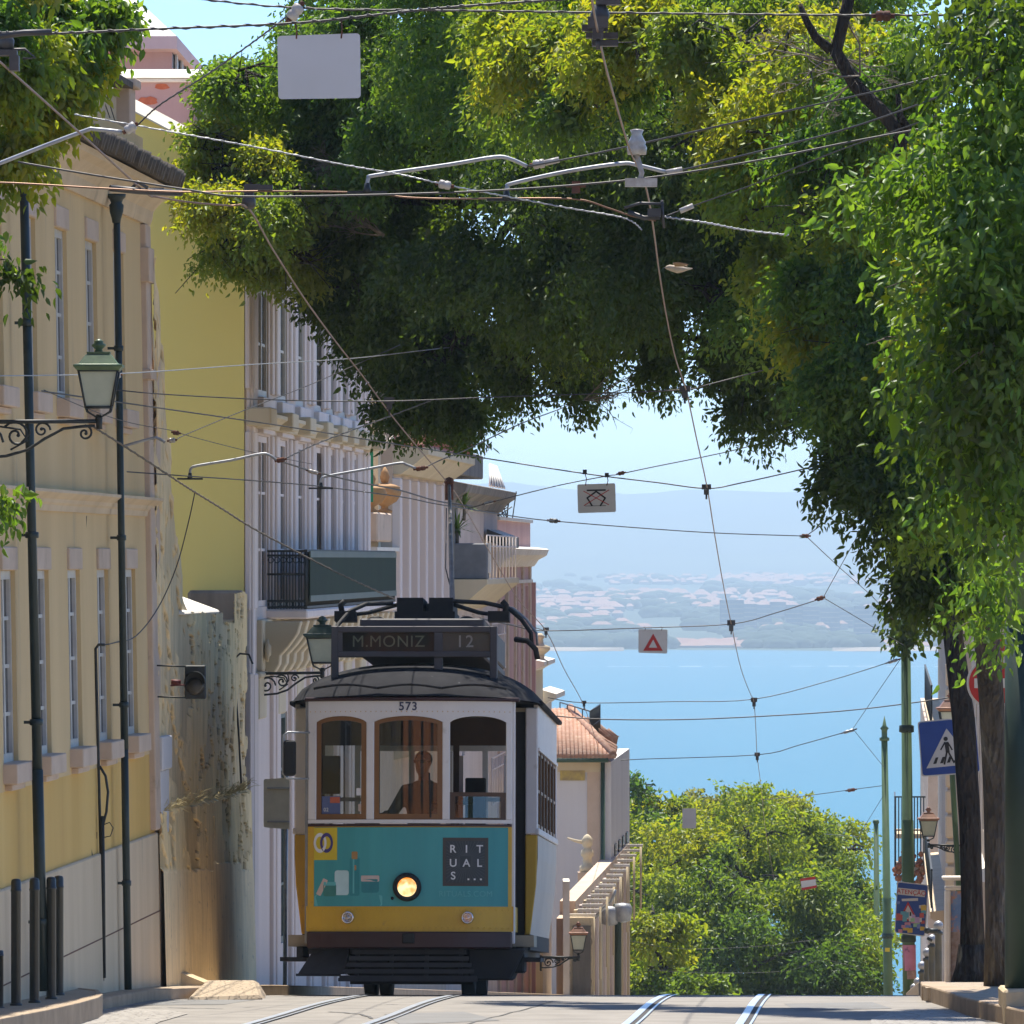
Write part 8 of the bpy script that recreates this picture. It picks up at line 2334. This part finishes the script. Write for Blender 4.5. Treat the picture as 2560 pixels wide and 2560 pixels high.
for k in range(30):
    u, v = rr.uniform(.06, .9), rr.uniform(.60, .97) if k < 25 else rr.uniform(.35, .6)
    if k >= 25: u = rr.choice((.06, .85, .9))
    px, py = 2243 + 76 * u - 6 * v, 2206 + 126 * v + 8 * u; w_, h_ = rr.uniform(4, 8), rr.uniform(3, 8)
    plate(s9, "sticker", D9, [(px - w_, py - h_), (px + w_, py - h_ + rr.uniform(-2, 2)), (px + w_, py + h_), (px - w_, py + h_)], mcol[k % 8], .001, .01, -.017 - k * .0006)
s10 = thing("pink_poster", "faded pink paper poster wrapped on the tall pole under the warning board", "poster", at(2273, 2390, 149.7))
b = MB(); c0, c1 = at(2272.5, 2362, 150), at(2273.5, 2426, 150)
b.tube([c0, c1], .130, 18, cap=False); b.build("paper", surf("pink_paper", (0.58, 0.24, 0.36), (0.5, 0.2, 0.3), 5, .7, spots=(9, .6, .66, (0.25, 0.1, 0.2))), s10)
b = MB(); b.tube([at(2274, 2427, 150), at(2274.5, 2447, 150)], .129, 18, cap=False); b.build("torn_strip", surf("old_paper", (0.42, 0.3, 0.28), (0.3, 0.18, 0.16), 9, .8), s10)

# ------------------------------------------------------------------ sparrow in flight
M['bird'] = surf("sparrow_brown", (0.32, 0.22, 0.12), (0.22, 0.14, 0.08), 30, .9)
M['birdpale'] = surf("sparrow_belly", (0.50, 0.42, 0.30), (0.42, 0.34, 0.24), 30, .9)
bt = thing("sparrow", "small brown sparrow flying with swept wings before the dark leaves", "bird", at(1694, 672, 55))
bc = at(1694, 672, 55)
b = MB()
capsule_loft(b, [(bc + Vector((-.088, 0, .006)), .004, .004), (bc + Vector((-.076, 0, .008)), .014, .014), (bc + Vector((-.058, 0, .009)), .021, .020), (bc + Vector((-.035, 0, .003)), .024, .023), (bc + Vector((.0, 0, -.004)), .030, .028), (bc + Vector((.035, 0, -.004)), .022, .02), (bc + Vector((.065, 0, -.002)), .012, .010), (bc + Vector((.105, 0, .002)), .017, .004)], 12)
b.build("body", M['birdpale'], bt)
for s in (-1, 1):
    b = MB()
    r0 = bc + Vector((-.02, s * .02, .015)); 
    pts = [r0, r0 + Vector((-.012, s * .05, .022)), r0 + Vector((.03, s * .11, .022)), r0 + Vector((.095, s * .14, .006)), r0 + Vector((.075, s * .09, .004)), r0 + Vector((.06, s * .03, -.002))]
    b.add(pts + [p + Vector((0, 0, .006)) for p in pts], [(0, 1, 2, 3, 4, 5), (11, 10, 9, 8, 7, 6)] + [(i, (i + 1) % 6, 6 + (i + 1) % 6, 6 + i) for i in range(6)])
    b.build("wing", M['bird'], bt)
b = MB(); b.lathe([(.006, 0), (.004, -.010), (.001, -.018)], bc + Vector((-.086, 0, .006)), 6, axis='x'); b.build("beak", M['iron'], bt)

# ------------------------------------------------------------------ ochre house behind the photographer, seen in the tram's windows
oh = thing("ochre_house", "tall ochre house uphill of the viewpoint, mirrored in the tram's windows", "house", (-2, -46, 0))
b = MB(); b.box(-32, 30, -58, -46, -3, 26); b.build("wall", surf("orange_render", (0.55, 0.22, 0.10), (0.48, 0.18, 0.08), .6, .9), oh)
b = MB(); b.box(-32.5, 30.5, -58.5, -45.4, 26, 26.8); b.build("cornice", M['stone'], oh)
for i in range(8):
    for k in range(4):
        x = -28 + i * 7.4; z = 1.5 + k * 6
        b = MB(); b.box(x, x + 2.2, -45.98, -45.9, z, z + 3.6); b.build("window", M['pane'], oh)
# ------------------------------------------------------------------ overhead wires
def curve_pts(pts, sub=5):
    """Catmull-Rom through picture points (px, py, d)"""
    P = [at(*p) for p in pts]
    if len(P) == 2: return [P[0].lerp(P[1], i / 6) - Vector((0, 0, 0)) for i in range(7)]
    out = []
    for i in range(len(P) - 1):
        p0, p1, p2, p3 = P[max(0, i - 1)], P[i], P[i + 1], P[min(len(P) - 1, i + 2)]
        for k in range(sub):
            t = k / sub
            out.append(.5 * ((2 * p1) + (p2 - p0) * t + (2 * p0 - 5 * p1 + 4 * p2 - p3) * t * t + (3 * p1 - p0 - 3 * p2 + p3) * t ** 3))
    out.append(P[-1])
    return out
def wire(name, label, pts, r=.006, mat='wire', straight=False, group=None, twist=False):
    if len(pts[0]) == 2: pass
    P = [at(*p) for p in pts] if straight else curve_pts(pts)
    b = MB(); b.tube(P, r, 6)
    if twist:
        Q = []
        n = len(P) * 8
        for i in range(n):
            u = i / (n - 1) * (len(P) - 1); k = min(int(u), len(P) - 2); p = P[k].lerp(P[k + 1], u - k)
            Q.append(p + Vector((0, math.cos(i * .9), math.sin(i * .9))) * r * 1.1)
        b.tube(Q, r * .7, 5)
    o = b.build(name, M[mat])
    return tag(o, label, "wire", group)
def insul(parent, px, py, d, ang, L=.13, r=.026, mat='ceramic'):
    """porcelain strain insulator on the wire, ang = picture slope in radians (upwards right)"""
    c = at(px, py, d); t = Vector((math.cos(ang), 0, math.sin(ang)))
    b = MB()
    capsule_loft(b, [(c - t * L * .5, r * .4, r * .4), (c - t * L * .42, r, r), (c - t * L * .1, r * 1.05, r * 1.05), (c, r * .85, r * .85), (c + t * L * .1, r * 1.05, r * 1.05), (c + t * L * .42, r, r), (c + t * L * .5, r * .4, r * .4)], 10)
    o = b.build("insulator", M[mat], parent)
    b = MB(); b.tube([c - t * L * .75, c - t * L * .5], r * .5, 6); b.tube([c + t * L * .5, c + t * L * .75], r * .5, 6); b.build("clevis", M['rust'], parent)
    return o
def clamp(parent, px, py, d, w=.05, h=.07, stem=.05):
    c = at(px, py, d)
    b = MB(); b.box(c.x - w, c.x + w, d - .03, d + .03, c.z - h * .2, c.z + h * .5); b.box(c.x - w * .55, c.x + w * .55, d - .025, d + .025, c.z - h * .9, c.z - h * .2 - .001)
    b.tube([c - Vector((0, 0, h * .9)), c - Vector((0, 0, h * .9 + stem))], .012, 6); b.build("hanger_clamp", M['wire'], parent)
def pull_arm(parent, pts, d, r=.014):
    """bent tubular pull-off arm, first point at the contact wire"""
    P = curve_pts([(a, c, d) for a, c in pts], 4)
    b = MB(); b.tube(P, r, 8); b.build("pull_off_arm", M['galv'], parent)
    p = at(pts[0][0], pts[0][1], d)
    b = MB(); b.box(p.x - .12, p.x + .12, d - .015, d + .015, p.z - .035, p.z - .018); b.lathe([(.03, -.03), (.02, 0), (.016, .03)], p, 8); b.build("ear_clamp", M['iron'], parent)

CR = [(1474, -40, 36), (1485, 30, 37.5), (1510, 150, 40.2), (1540, 260, 42.8), (1575, 375, 45.5), (1612, 458, 48), (1632, 560, 51), (1648, 680, 56), (1668, 800, 61), (1690, 900, 66), (1715, 975, 70), (1740, 1090, 76), (1768, 1220, 84), (1784, 1320, 91), (1806, 1450, 104), (1828, 1560, 118), (1852, 1670, 132), (1876, 1735, 144), (1885, 1755, 148), (1890, 1830, 160), (1893, 1890, 172), (1905, 1985, 195), (1912, 2060, 215), (1935, 2200, 250)]
w = wire("contact_wire", "copper contact wire of the empty track, plunging from top centre towards the water", CR, .0065, 'copper', group="trolley contact wires")
for px, py, d in ((1495, 62, 38.6), (1712, 975, 70), (1766, 1220, 84), (1828, 1560, 118), (1885, 1752, 148), (1893, 1888, 172)):
    clamp(w, px, py, d, .05 if d < 100 else .06, .08 if d < 100 else .12)
b = MB(); c = at(1500, 78, 38.7)
b.box(c.x - .09, c.x + .04, 38.66, 38.74, c.z + .0, c.z + .03); b.box(c.x - .07, c.x + .09, 38.66, 38.74, c.z - .035, c.z - .008); b.box(c.x - .04, c.x + .09, 38.66, 38.74, c.z - .075, c.z - .045); b.box(c.x - .02, c.x + .10, 38.66, 38.74, c.z + .13, c.z + .19); b.lathe([(.035, .04), (.05, .08), (.03, .13)], c, 10)
b.build("section_fitting", M['wire'], w)
c = at(1592, 378, 46)
b = MB(); b.lathe([(.055, -.02), (.06, .02), (.05, .04), (.055, .05), (.04, .075), (.03, .10), (.04, .125), (.02, .13)], c, 12); b.tube([c + Vector((0, 0, -.02)), c + Vector((.03, 0, -.13)), c + Vector((.01, 0, -.19))], .018, 6); b.box(c.x - .07, c.x + .12, 45.97, 46.03, c.z - .21, c.z - .16)
b.build("insulated_hanger", M['ceramic'], w)
CL = [(-60, 105, 39.5), (0, 155, 40.8), (100, 243, 43), (230, 360, 45.5), (360, 478, 48), (395, 493, 48.4), (480, 506, 48.8), (570, 514, 49.2), (622, 522, 49.6), (680, 620, 53), (760, 745, 58.5), (840, 855, 64), (905, 938, 68), (980, 1040, 73), (1050, 1125, 78), (1110, 1196, 82.5), (1150, 1250, 87), (1230, 1390, 99), (1300, 1505, 111), (1365, 1577, 120), (1410, 1672, 134), (1460, 1765, 149), (1500, 1880, 172), (1545, 2000, 200)]
w = wire("contact_wire", "copper contact wire of the tram's own track, from top left down to its trolley", CL, .0065, 'copper', group="trolley contact wires")
for px, py, d in ((973, 1004, 70.5), (1365, 1575, 120), (1460, 1757, 148)): clamp(w, px, py, d, .045, .08)
b = MB(); b.tube([at(275, 470, 47.7), at(350, 478, 47.8), at(455, 483, 47.9)], .020, 8); b.tube([at(330, 470, 47.8), at(345, 455, 47.8), at(370, 470, 47.8)], .012, 6); b.box(at(375, 0, 48).x, at(410, 0, 48).x, 47.95, 48.05, zp(488, 48), zp(470, 48)); b.build("crossing_frog", M['wire'], w)
b = MB(); c = at(622, 500, 49.5); b.box(c.x - .03, c.x + .07, 49.45, 49.55, c.z + .06, c.z + .10); b.lathe([(.02, -.06), (.045, -.04), (.045, .0), (.03, .03), (.035, .05)], c, 10); b.build("feeder_clamp", M['wire'], w)

# span wires, nearest first
wire("span_wire", "topmost span wire crossing the whole picture in front of the leaves", [(400, -14, 40), (745, 20, 40), (1200, 27, 40), (1700, 34, 40), (2200, 38, 40), (2560, 34, 40)], .005, twist=True)
w = [o for o in bpy.data.objects if o.name == "span_wire"][0]
insul(w, 738, 30, 40, .9, .09, .03); insul(w, 2208, 40, 40, 0, .08, .028, 'rust')
w = wire("sign_wire", "span wire that carries the big blank white sign", [(-30, 84, 39), (60, 80, 39), (120, 84, 39), (400, 72, 39), (745, 57, 39), (1000, 30, 39), (1150, 16, 39), (1450, -5, 39)], .006, twist=True)
b = MB(); b.tube([at(-10, 92, 39), at(60, 82, 39), at(130, 80, 39)], .016, 8); b.build("end_grip", M['wire'], w)
w = wire("brace_wire", "twisted brace from the top insulator down to the left pull off arm", [(738, 22, 40), (716, 42, 41), (640, 100, 42), (520, 185, 43.5), (400, 262, 45), (345, 312, 45.3)], .0045, twist=True)
insul(w, 326, 320, 45.3, .6, .07, .026)
pull_arm(w, [(-60, 430), (0, 408), (110, 365), (215, 326), (235, 323), (305, 330)], 45.3, .012)
b = MB()
for k, (u, v) in enumerate(((-5, 95), (0, 125), (20, 118), (0, 140))): pass
cf = at(15, 130, 41.2)
b.box(cf.x - .07, cf.x + .06, 41.15, 41.25, cf.z - .02, cf.z + .01); b.tube([cf + Vector((-.05, 0, .01)), cf + Vector((.1, 0, .015)), cf + Vector((.155, 0, -.03)), cf + Vector((.09, 0, -.035))], .008, 6); b.lathe([(.04, .01), (.045, .06), (.03, .09)], cf, 10); b.box(cf.x + .02, cf.x + .07, 41.15, 41.25, cf.z - .1, cf.z - .02)
b.build("corner_fitting", M['wire'], w)
wire("span_wire", "bright cable sagging across from cream house eaves to the near leaves at right", [(45, 405, 46), (200, 432, 46), (350, 456, 46), (480, 476, 46), (600, 491, 46), (900, 488, 46), (1200, 478, 46), (1420, 464, 46), (1640, 442, 46), (1900, 400, 46), (2150, 350, 46), (2440, 297, 46), (2500, 285, 46)], .0065, 'wire')
w = wire("span_wire", "lower span at the left carrying two bent arms before the dark leaves", [(-30, 456, 47.5), (60, 459, 47.5), (275, 472, 47.5), (460, 480, 47.5), (660, 478, 47.5), (920, 482, 47.3), (1010, 493, 47.2), (1120, 497, 47.2), (1270, 496, 47), (1440, 498, 47), (1520, 520, 47), (1580, 540, 47), (1640, 552, 47)], .006, 'copper')
pull_arm(w, [(918, 470), (921, 446), (940, 438), (1120, 412), (1235, 393), (1275, 397), (1318, 416)], 47.2, .012)
pull_arm(w, [(1266, 488), (1268, 468), (1282, 458), (1420, 428), (1550, 409), (1590, 412), (1665, 430)], 47, .012)
b = MB(); c = at(663, 470, 47.5); b.box(c.x - .045, c.x + .045, 47.45, 47.55, c.z - .012, c.z + .018); b.build("splice_block", M['wire'], w)
c = at(1440, 466, 47); b = MB(); b.box(c.x - .025, c.x + .025, 46.97, 47.03, c.z - .04, c.z + .03); b.box(c.x - .06, c.x + .06, 46.98, 47.02, c.z - .005, c.z + .008); b.build("rusty_clamp", M['rust'], w)
w = wire("stay_wire", "stay from the first bent arm's insulator up right into the leaves", [(1318, 416, 47.2), (1395, 402, 47.1), (1570, 366, 47), (1900, 292, 46.5), (2200, 226, 46), (2440, 165, 46)], .006)
insul(w, 1347, 410, 47.2, .15, .075, .028); b = MB(); b.tube([at(1360, 408, 47.2), at(1398, 399, 47.2)], .018, 8); b.build("wedge_grip", M['ceramic'], w)
w = wire("stay_wire", "stay from the second bent arm's grip up right to near leaves", [(1668, 432, 47), (1705, 425, 47), (1900, 378, 46.6), (2150, 312, 46.3), (2455, 202, 46)], .006)
b = MB(); b.tube([at(1666, 432, 47), at(1706, 424, 47)], .018, 8); b.build("wedge_grip", M['ceramic'], w)
w = wire("stay_wire", "thin stay under the others, from crossing clamp up to the right", [(1660, 542, 47), (1740, 512, 47), (1900, 455, 46.8), (2100, 375, 46.5), (2300, 305, 46.3), (2450, 246, 46)], .0045)
b = MB(); b.tube([at(1700, 528, 47), at(1733, 514, 47)], .016, 8); b.build("wedge_grip", M['ceramic'], w)
w = wire("twisted_tail", "short pale twisted wire ending in the leaves right of the crossing clamp", [(1660, 542, 47), (1760, 556, 47), (1860, 575, 47), (1972, 588, 47)], .005, 'galv', twist=True)
b = MB(); c = at(1640, 530, 47); b.tube([at(1560, 520, 47), at(1600, 508, 47), at(1660, 510, 47)], .010, 6); b.tube([at(1655, 500, 47), at(1657, 540, 47), at(1660, 570, 47)], .010, 6); b.tube([at(1570, 530, 47), at(1610, 545, 47), at(1650, 543, 47)], .016, 6); b.box(c.x - .05, c.x + .03, 46.97, 47.03, c.z - .03, c.z + .02); b.build("crossing_clamp", M['wire'], w)
w = wire("stay_wire", "thin pale stay from the cream house attic across the dead twigs", [(185, 286, 46), (430, 330, 46), (640, 368, 46), (860, 412, 46), (1000, 436, 46), (1110, 461, 46), (1260, 490, 46.8), (1420, 520, 47), (1560, 545, 47), (1605, 575, 47)], .004, 'galv', twist=True)
insul(w, 1112, 462, 46, -.2, .075, .026)

wire("far_span_wire", "pale wire crossing the lantern and rising over the lavender front", [(-30, 940, 60), (300, 934, 64), (620, 912, 68), (880, 896, 76), (1040, 878, 82), (1200, 860, 87)], .005, 'galv')
w = [o for o in bpy.data.objects if o.name == "far_span_wire"][0]
insul(w, 294, 940, 59.5, .3, .05, .02)
wire("span_wire", "span wire level with the lantern, running to the empty track's wire", [(-30, 953, 68), (200, 966, 68.5), (400, 985, 69), (700, 1000, 70), (970, 1003, 70.3), (1250, 992, 70.2), (1500, 984, 70), (1712, 974, 70), (1765, 963, 70), (1900, 928, 70), (2100, 880, 69)], .006)
w = wire("span_wire", "long sagging span from the cream house wall to the pantograph sign", [(85, 974, 64.5), (120, 980, 65), (280, 1003, 68), (440, 1026, 71), (640, 1055, 74), (820, 1083, 78), (960, 1106, 80), (1190, 1142, 84), (1462, 1184, 84), (1640, 1206, 84), (1766, 1221, 84), (1850, 1208, 84), (2010, 1172, 83), (2150, 1135, 82)], .007)
b = MB(); b.tube([at(78, 972, 64.5), at(92, 976, 64.5)], .022, 8); b.build("wall_eye", M['galv'], w)
w = wire("span_wire", "lower sagging wire with three bent arms before the yellow gable", [(-30, 1164, 70), (100, 1168, 70.4), (210, 1172, 71), (340, 1181, 72), (480, 1191, 73), (640, 1202, 75), (800, 1216, 77), (1000, 1242, 80.5), (1080, 1258, 82), (1160, 1271, 83.5), (1300, 1293, 86), (1390, 1303, 87), (1600, 1320, 89), (1800, 1333, 91), (2010, 1340, 93)], .0065)
pull_arm(w, [(207, 1170), (208, 1152), (222, 1143), (300, 1118), (380, 1096), (395, 1096), (413, 1106)], 71, .013)
pull_arm(w, [(475, 1190), (477, 1172), (495, 1164), (580, 1150), (650, 1135), (672, 1137), (692, 1151)], 73, .013)
pull_arm(w, [(802, 1214), (804, 1198), (820, 1190), (920, 1172), (998, 1158), (1015, 1161), (1040, 1171)], 77, .013)
insul(w, 430, 1101, 71, .1, .06, .024); insul(w, 702, 1150, 73, .2, .08, .024, 'rust'); insul(w, 1052, 1171, 77, .15, .10, .024, 'rust')
wire("brace_wire", "thin brace from first lower arm slanting up across the lavender windows", [(443, 1098, 71), (470, 1084, 72), (620, 1022, 75), (760, 968, 78), (880, 916, 80), (1000, 862, 82)], .0045)
wire("brace_wire", "brace from the second lower arm slanting up toward the dark leaves", [(714, 1146, 73), (800, 1106, 75), (960, 1046, 78), (1080, 1000, 80)], .006, twist=True)
wire("brace_wire", "brace from the third lower arm rising past the parapet to the sky", [(1066, 1167, 77), (1102, 1150, 77.5), (1170, 1122, 79), (1300, 1060, 82), (1410, 1018, 85), (1540, 958, 88), (1660, 900, 90)], .0065)
w = wire("stay_wire", "thin stay with a brown insulator over the yellow gable", [(110, 975, 64.5), (240, 1030, 67), (330, 1058, 69), (428, 1076, 71), (480, 1092, 72), (630, 1130, 75), (780, 1160, 77)], .0035)
insul(w, 440, 1082, 71, -.15, .06, .022, 'rust')
w = wire("joint_wire", "pale jointed feeder between the second and third lower arms", [(692, 1150, 73), (770, 1175, 75), (790, 1180, 75.5), (880, 1202, 77), (1000, 1226, 80), (1090, 1252, 83), (1180, 1266, 84)], .008)
insul(w, 783, 1180, 75, -.25, .10, .02)
w = wire("brace_wire", "span crossing under the pantograph sign up to far leaves, two insulators on it", [(1170, 1272, 83), (1235, 1254, 83.2), (1390, 1215, 84), (1517, 1190, 84), (1545, 1186, 84), (1620, 1170, 84), (1850, 1122, 84), (2020, 1070, 84)], .006)
insul(w, 1222, 1257, 83.2, .25, .10, .018); insul(w, 1553, 1183, 84, .2, .07, .022, 'rust')
w = wire("fork_wire", "forked wires right of the sign, one up to leaves and one down to pole", [(2150, 1235, 91), (2060, 1308, 92.5), (2015, 1340, 93), (2100, 1420, 105), (2180, 1490, 128), (2232, 1547, 150)], .0055, straight=True)
insul(w, 2013, 1340, 93, .0, .09, .026, 'rust'); insul(w, 2231, 1546, 150, -.7, .12, .04, 'rust')
insul([o for o in bpy.data.objects if o.name.startswith("span_wire") and "three bent arms" in o.get("label", "")][0], 1384, 1302, 87, -.08, .10, .026, 'wire')
w = wire("span_wire", "span carrying the red triangle sign, knotted to a fork near the far trees", [(1200, 1545, 117), (1290, 1566, 118), (1362, 1577, 118.5), (1600, 1570, 118), (1828, 1560, 118), (1940, 1532, 118), (2055, 1496, 118)], .008)
insul(w, 2050, 1496, 118, .3, .11, .035, 'rust')
wire("fork_wire", "crossing stays from that knot, one to leaves and one to tall pole", [(2150, 1328, 112), (2058, 1494, 118), (2258, 1612, 149)], .006, straight=True)
w = wire("span_wire", "span over the blue water just under the triangle sign, to the tall pole", [(1370, 1744, 148), (1462, 1757, 148.5), (1680, 1754, 148), (1885, 1748, 148), (2080, 1700, 148.5), (2235, 1652, 149.5), (2258, 1648, 150)], .009)
insul(w, 2232, 1653, 149.5, .3, .2, .03, 'galv')
wire("telephone_cable", "thick dark cable crossing the water behind the tram roof to the right", [(1390, 1790, 152), (1500, 1798, 152), (1700, 1799, 152), (1900, 1791, 152), (2100, 1778, 152), (2260, 1760, 152), (2400, 1740, 152)], .013)
w = wire("span_wire", "lowest span over open water, forking before the spiked pole", [(1535, 1903, 174), (1600, 1898, 174), (1893, 1887, 172), (2000, 1862, 174), (2128, 1826, 176)], .010)
insul(w, 2122, 1828, 176, .28, .26, .035, 'galv'); clamp(w, 1541, 1900, 174, .06, .12)
wire("fork_wire", "stays forking from that lowest span to both green poles", [(2256, 1640, 151), (2132, 1822, 176), (2210, 1918, 199)], .007, straight=True)
w = wire("span_wire", "short span above the square treetops to the spiked green pole", [(1900, 2000, 198), (2010, 1990, 198), (2130, 1974, 199), (2208, 1964, 200)], .010)
insul(w, 2128, 1975, 199, .15, .2, .045, 'rust')
wire("stay_wire", "thin stay slanting from spiked pole down into square treetops", [(2208, 1990, 199), (2145, 2092, 205), (2060, 2085, 215)], .007, straight=True)
wire("span_wire", "thin far span low across the dark square foliage", [(1575, 2352, 220), (1700, 2372, 222), (1900, 2366, 222), (2060, 2350, 222), (2165, 2378, 225)], .006, 'wire')
wire("span_wire", "lowest thin far span just above the road crest", [(1630, 2425, 215), (1760, 2432, 218), (1960, 2428, 218), (2060, 2400, 220), (2165, 2428, 222)], .006, 'wire')
wire("service_cable", "brown bundled cable sagging from the arms to the tram's roof side", [(235, 1068, 68), (330, 1128, 70), (440, 1200, 72), (490, 1232, 73), (560, 1275, 75), (640, 1325, 77), (800, 1410, 80), (900, 1458, 82), (985, 1496, 84)], .008, 'twig', twist=True)
wire("service_cable", "dark drop cable hanging from bundled cable to the conduit top", [(487, 1232, 73), (470, 1310, 73.2), (440, 1420, 73.3), (395, 1520, 73.4), (340, 1590, 72), (290, 1606, 70.5), (262, 1612, 69.6)], .006)
wire("contact_wire_tail", "thin slack wire looping from tram roof to the finial house", [(1180, 1545, 100), (1270, 1560, 110), (1340, 1570, 116), (1362, 1578, 119)], .006)
# ------------------------------------------------------------------ the summer haze
def haze():
    m = bpy.data.materials.new("haze_air"); m.use_nodes = True
    nt = m.node_tree
    nt.nodes.remove(nt.nodes["Principled BSDF"])
    v = nd(nt, "ShaderNodeVolumePrincipled")
    v.inputs["Color"].default_value = (0.68, 0.87, 1.0, 1)
    v.inputs["Density"].default_value = HAZE
    v.inputs["Anisotropy"].default_value = 0.3
    nt.links.new(v.outputs[0], nt.nodes["Material Output"].inputs["Volume"])
    b = MB()
    b.box(-2600, 2600, -70, 20500, -80, 205)
    o = b.build("haze", m)
    o["kind"] = 'stuff'
HAZE = 1.15e-4
haze()
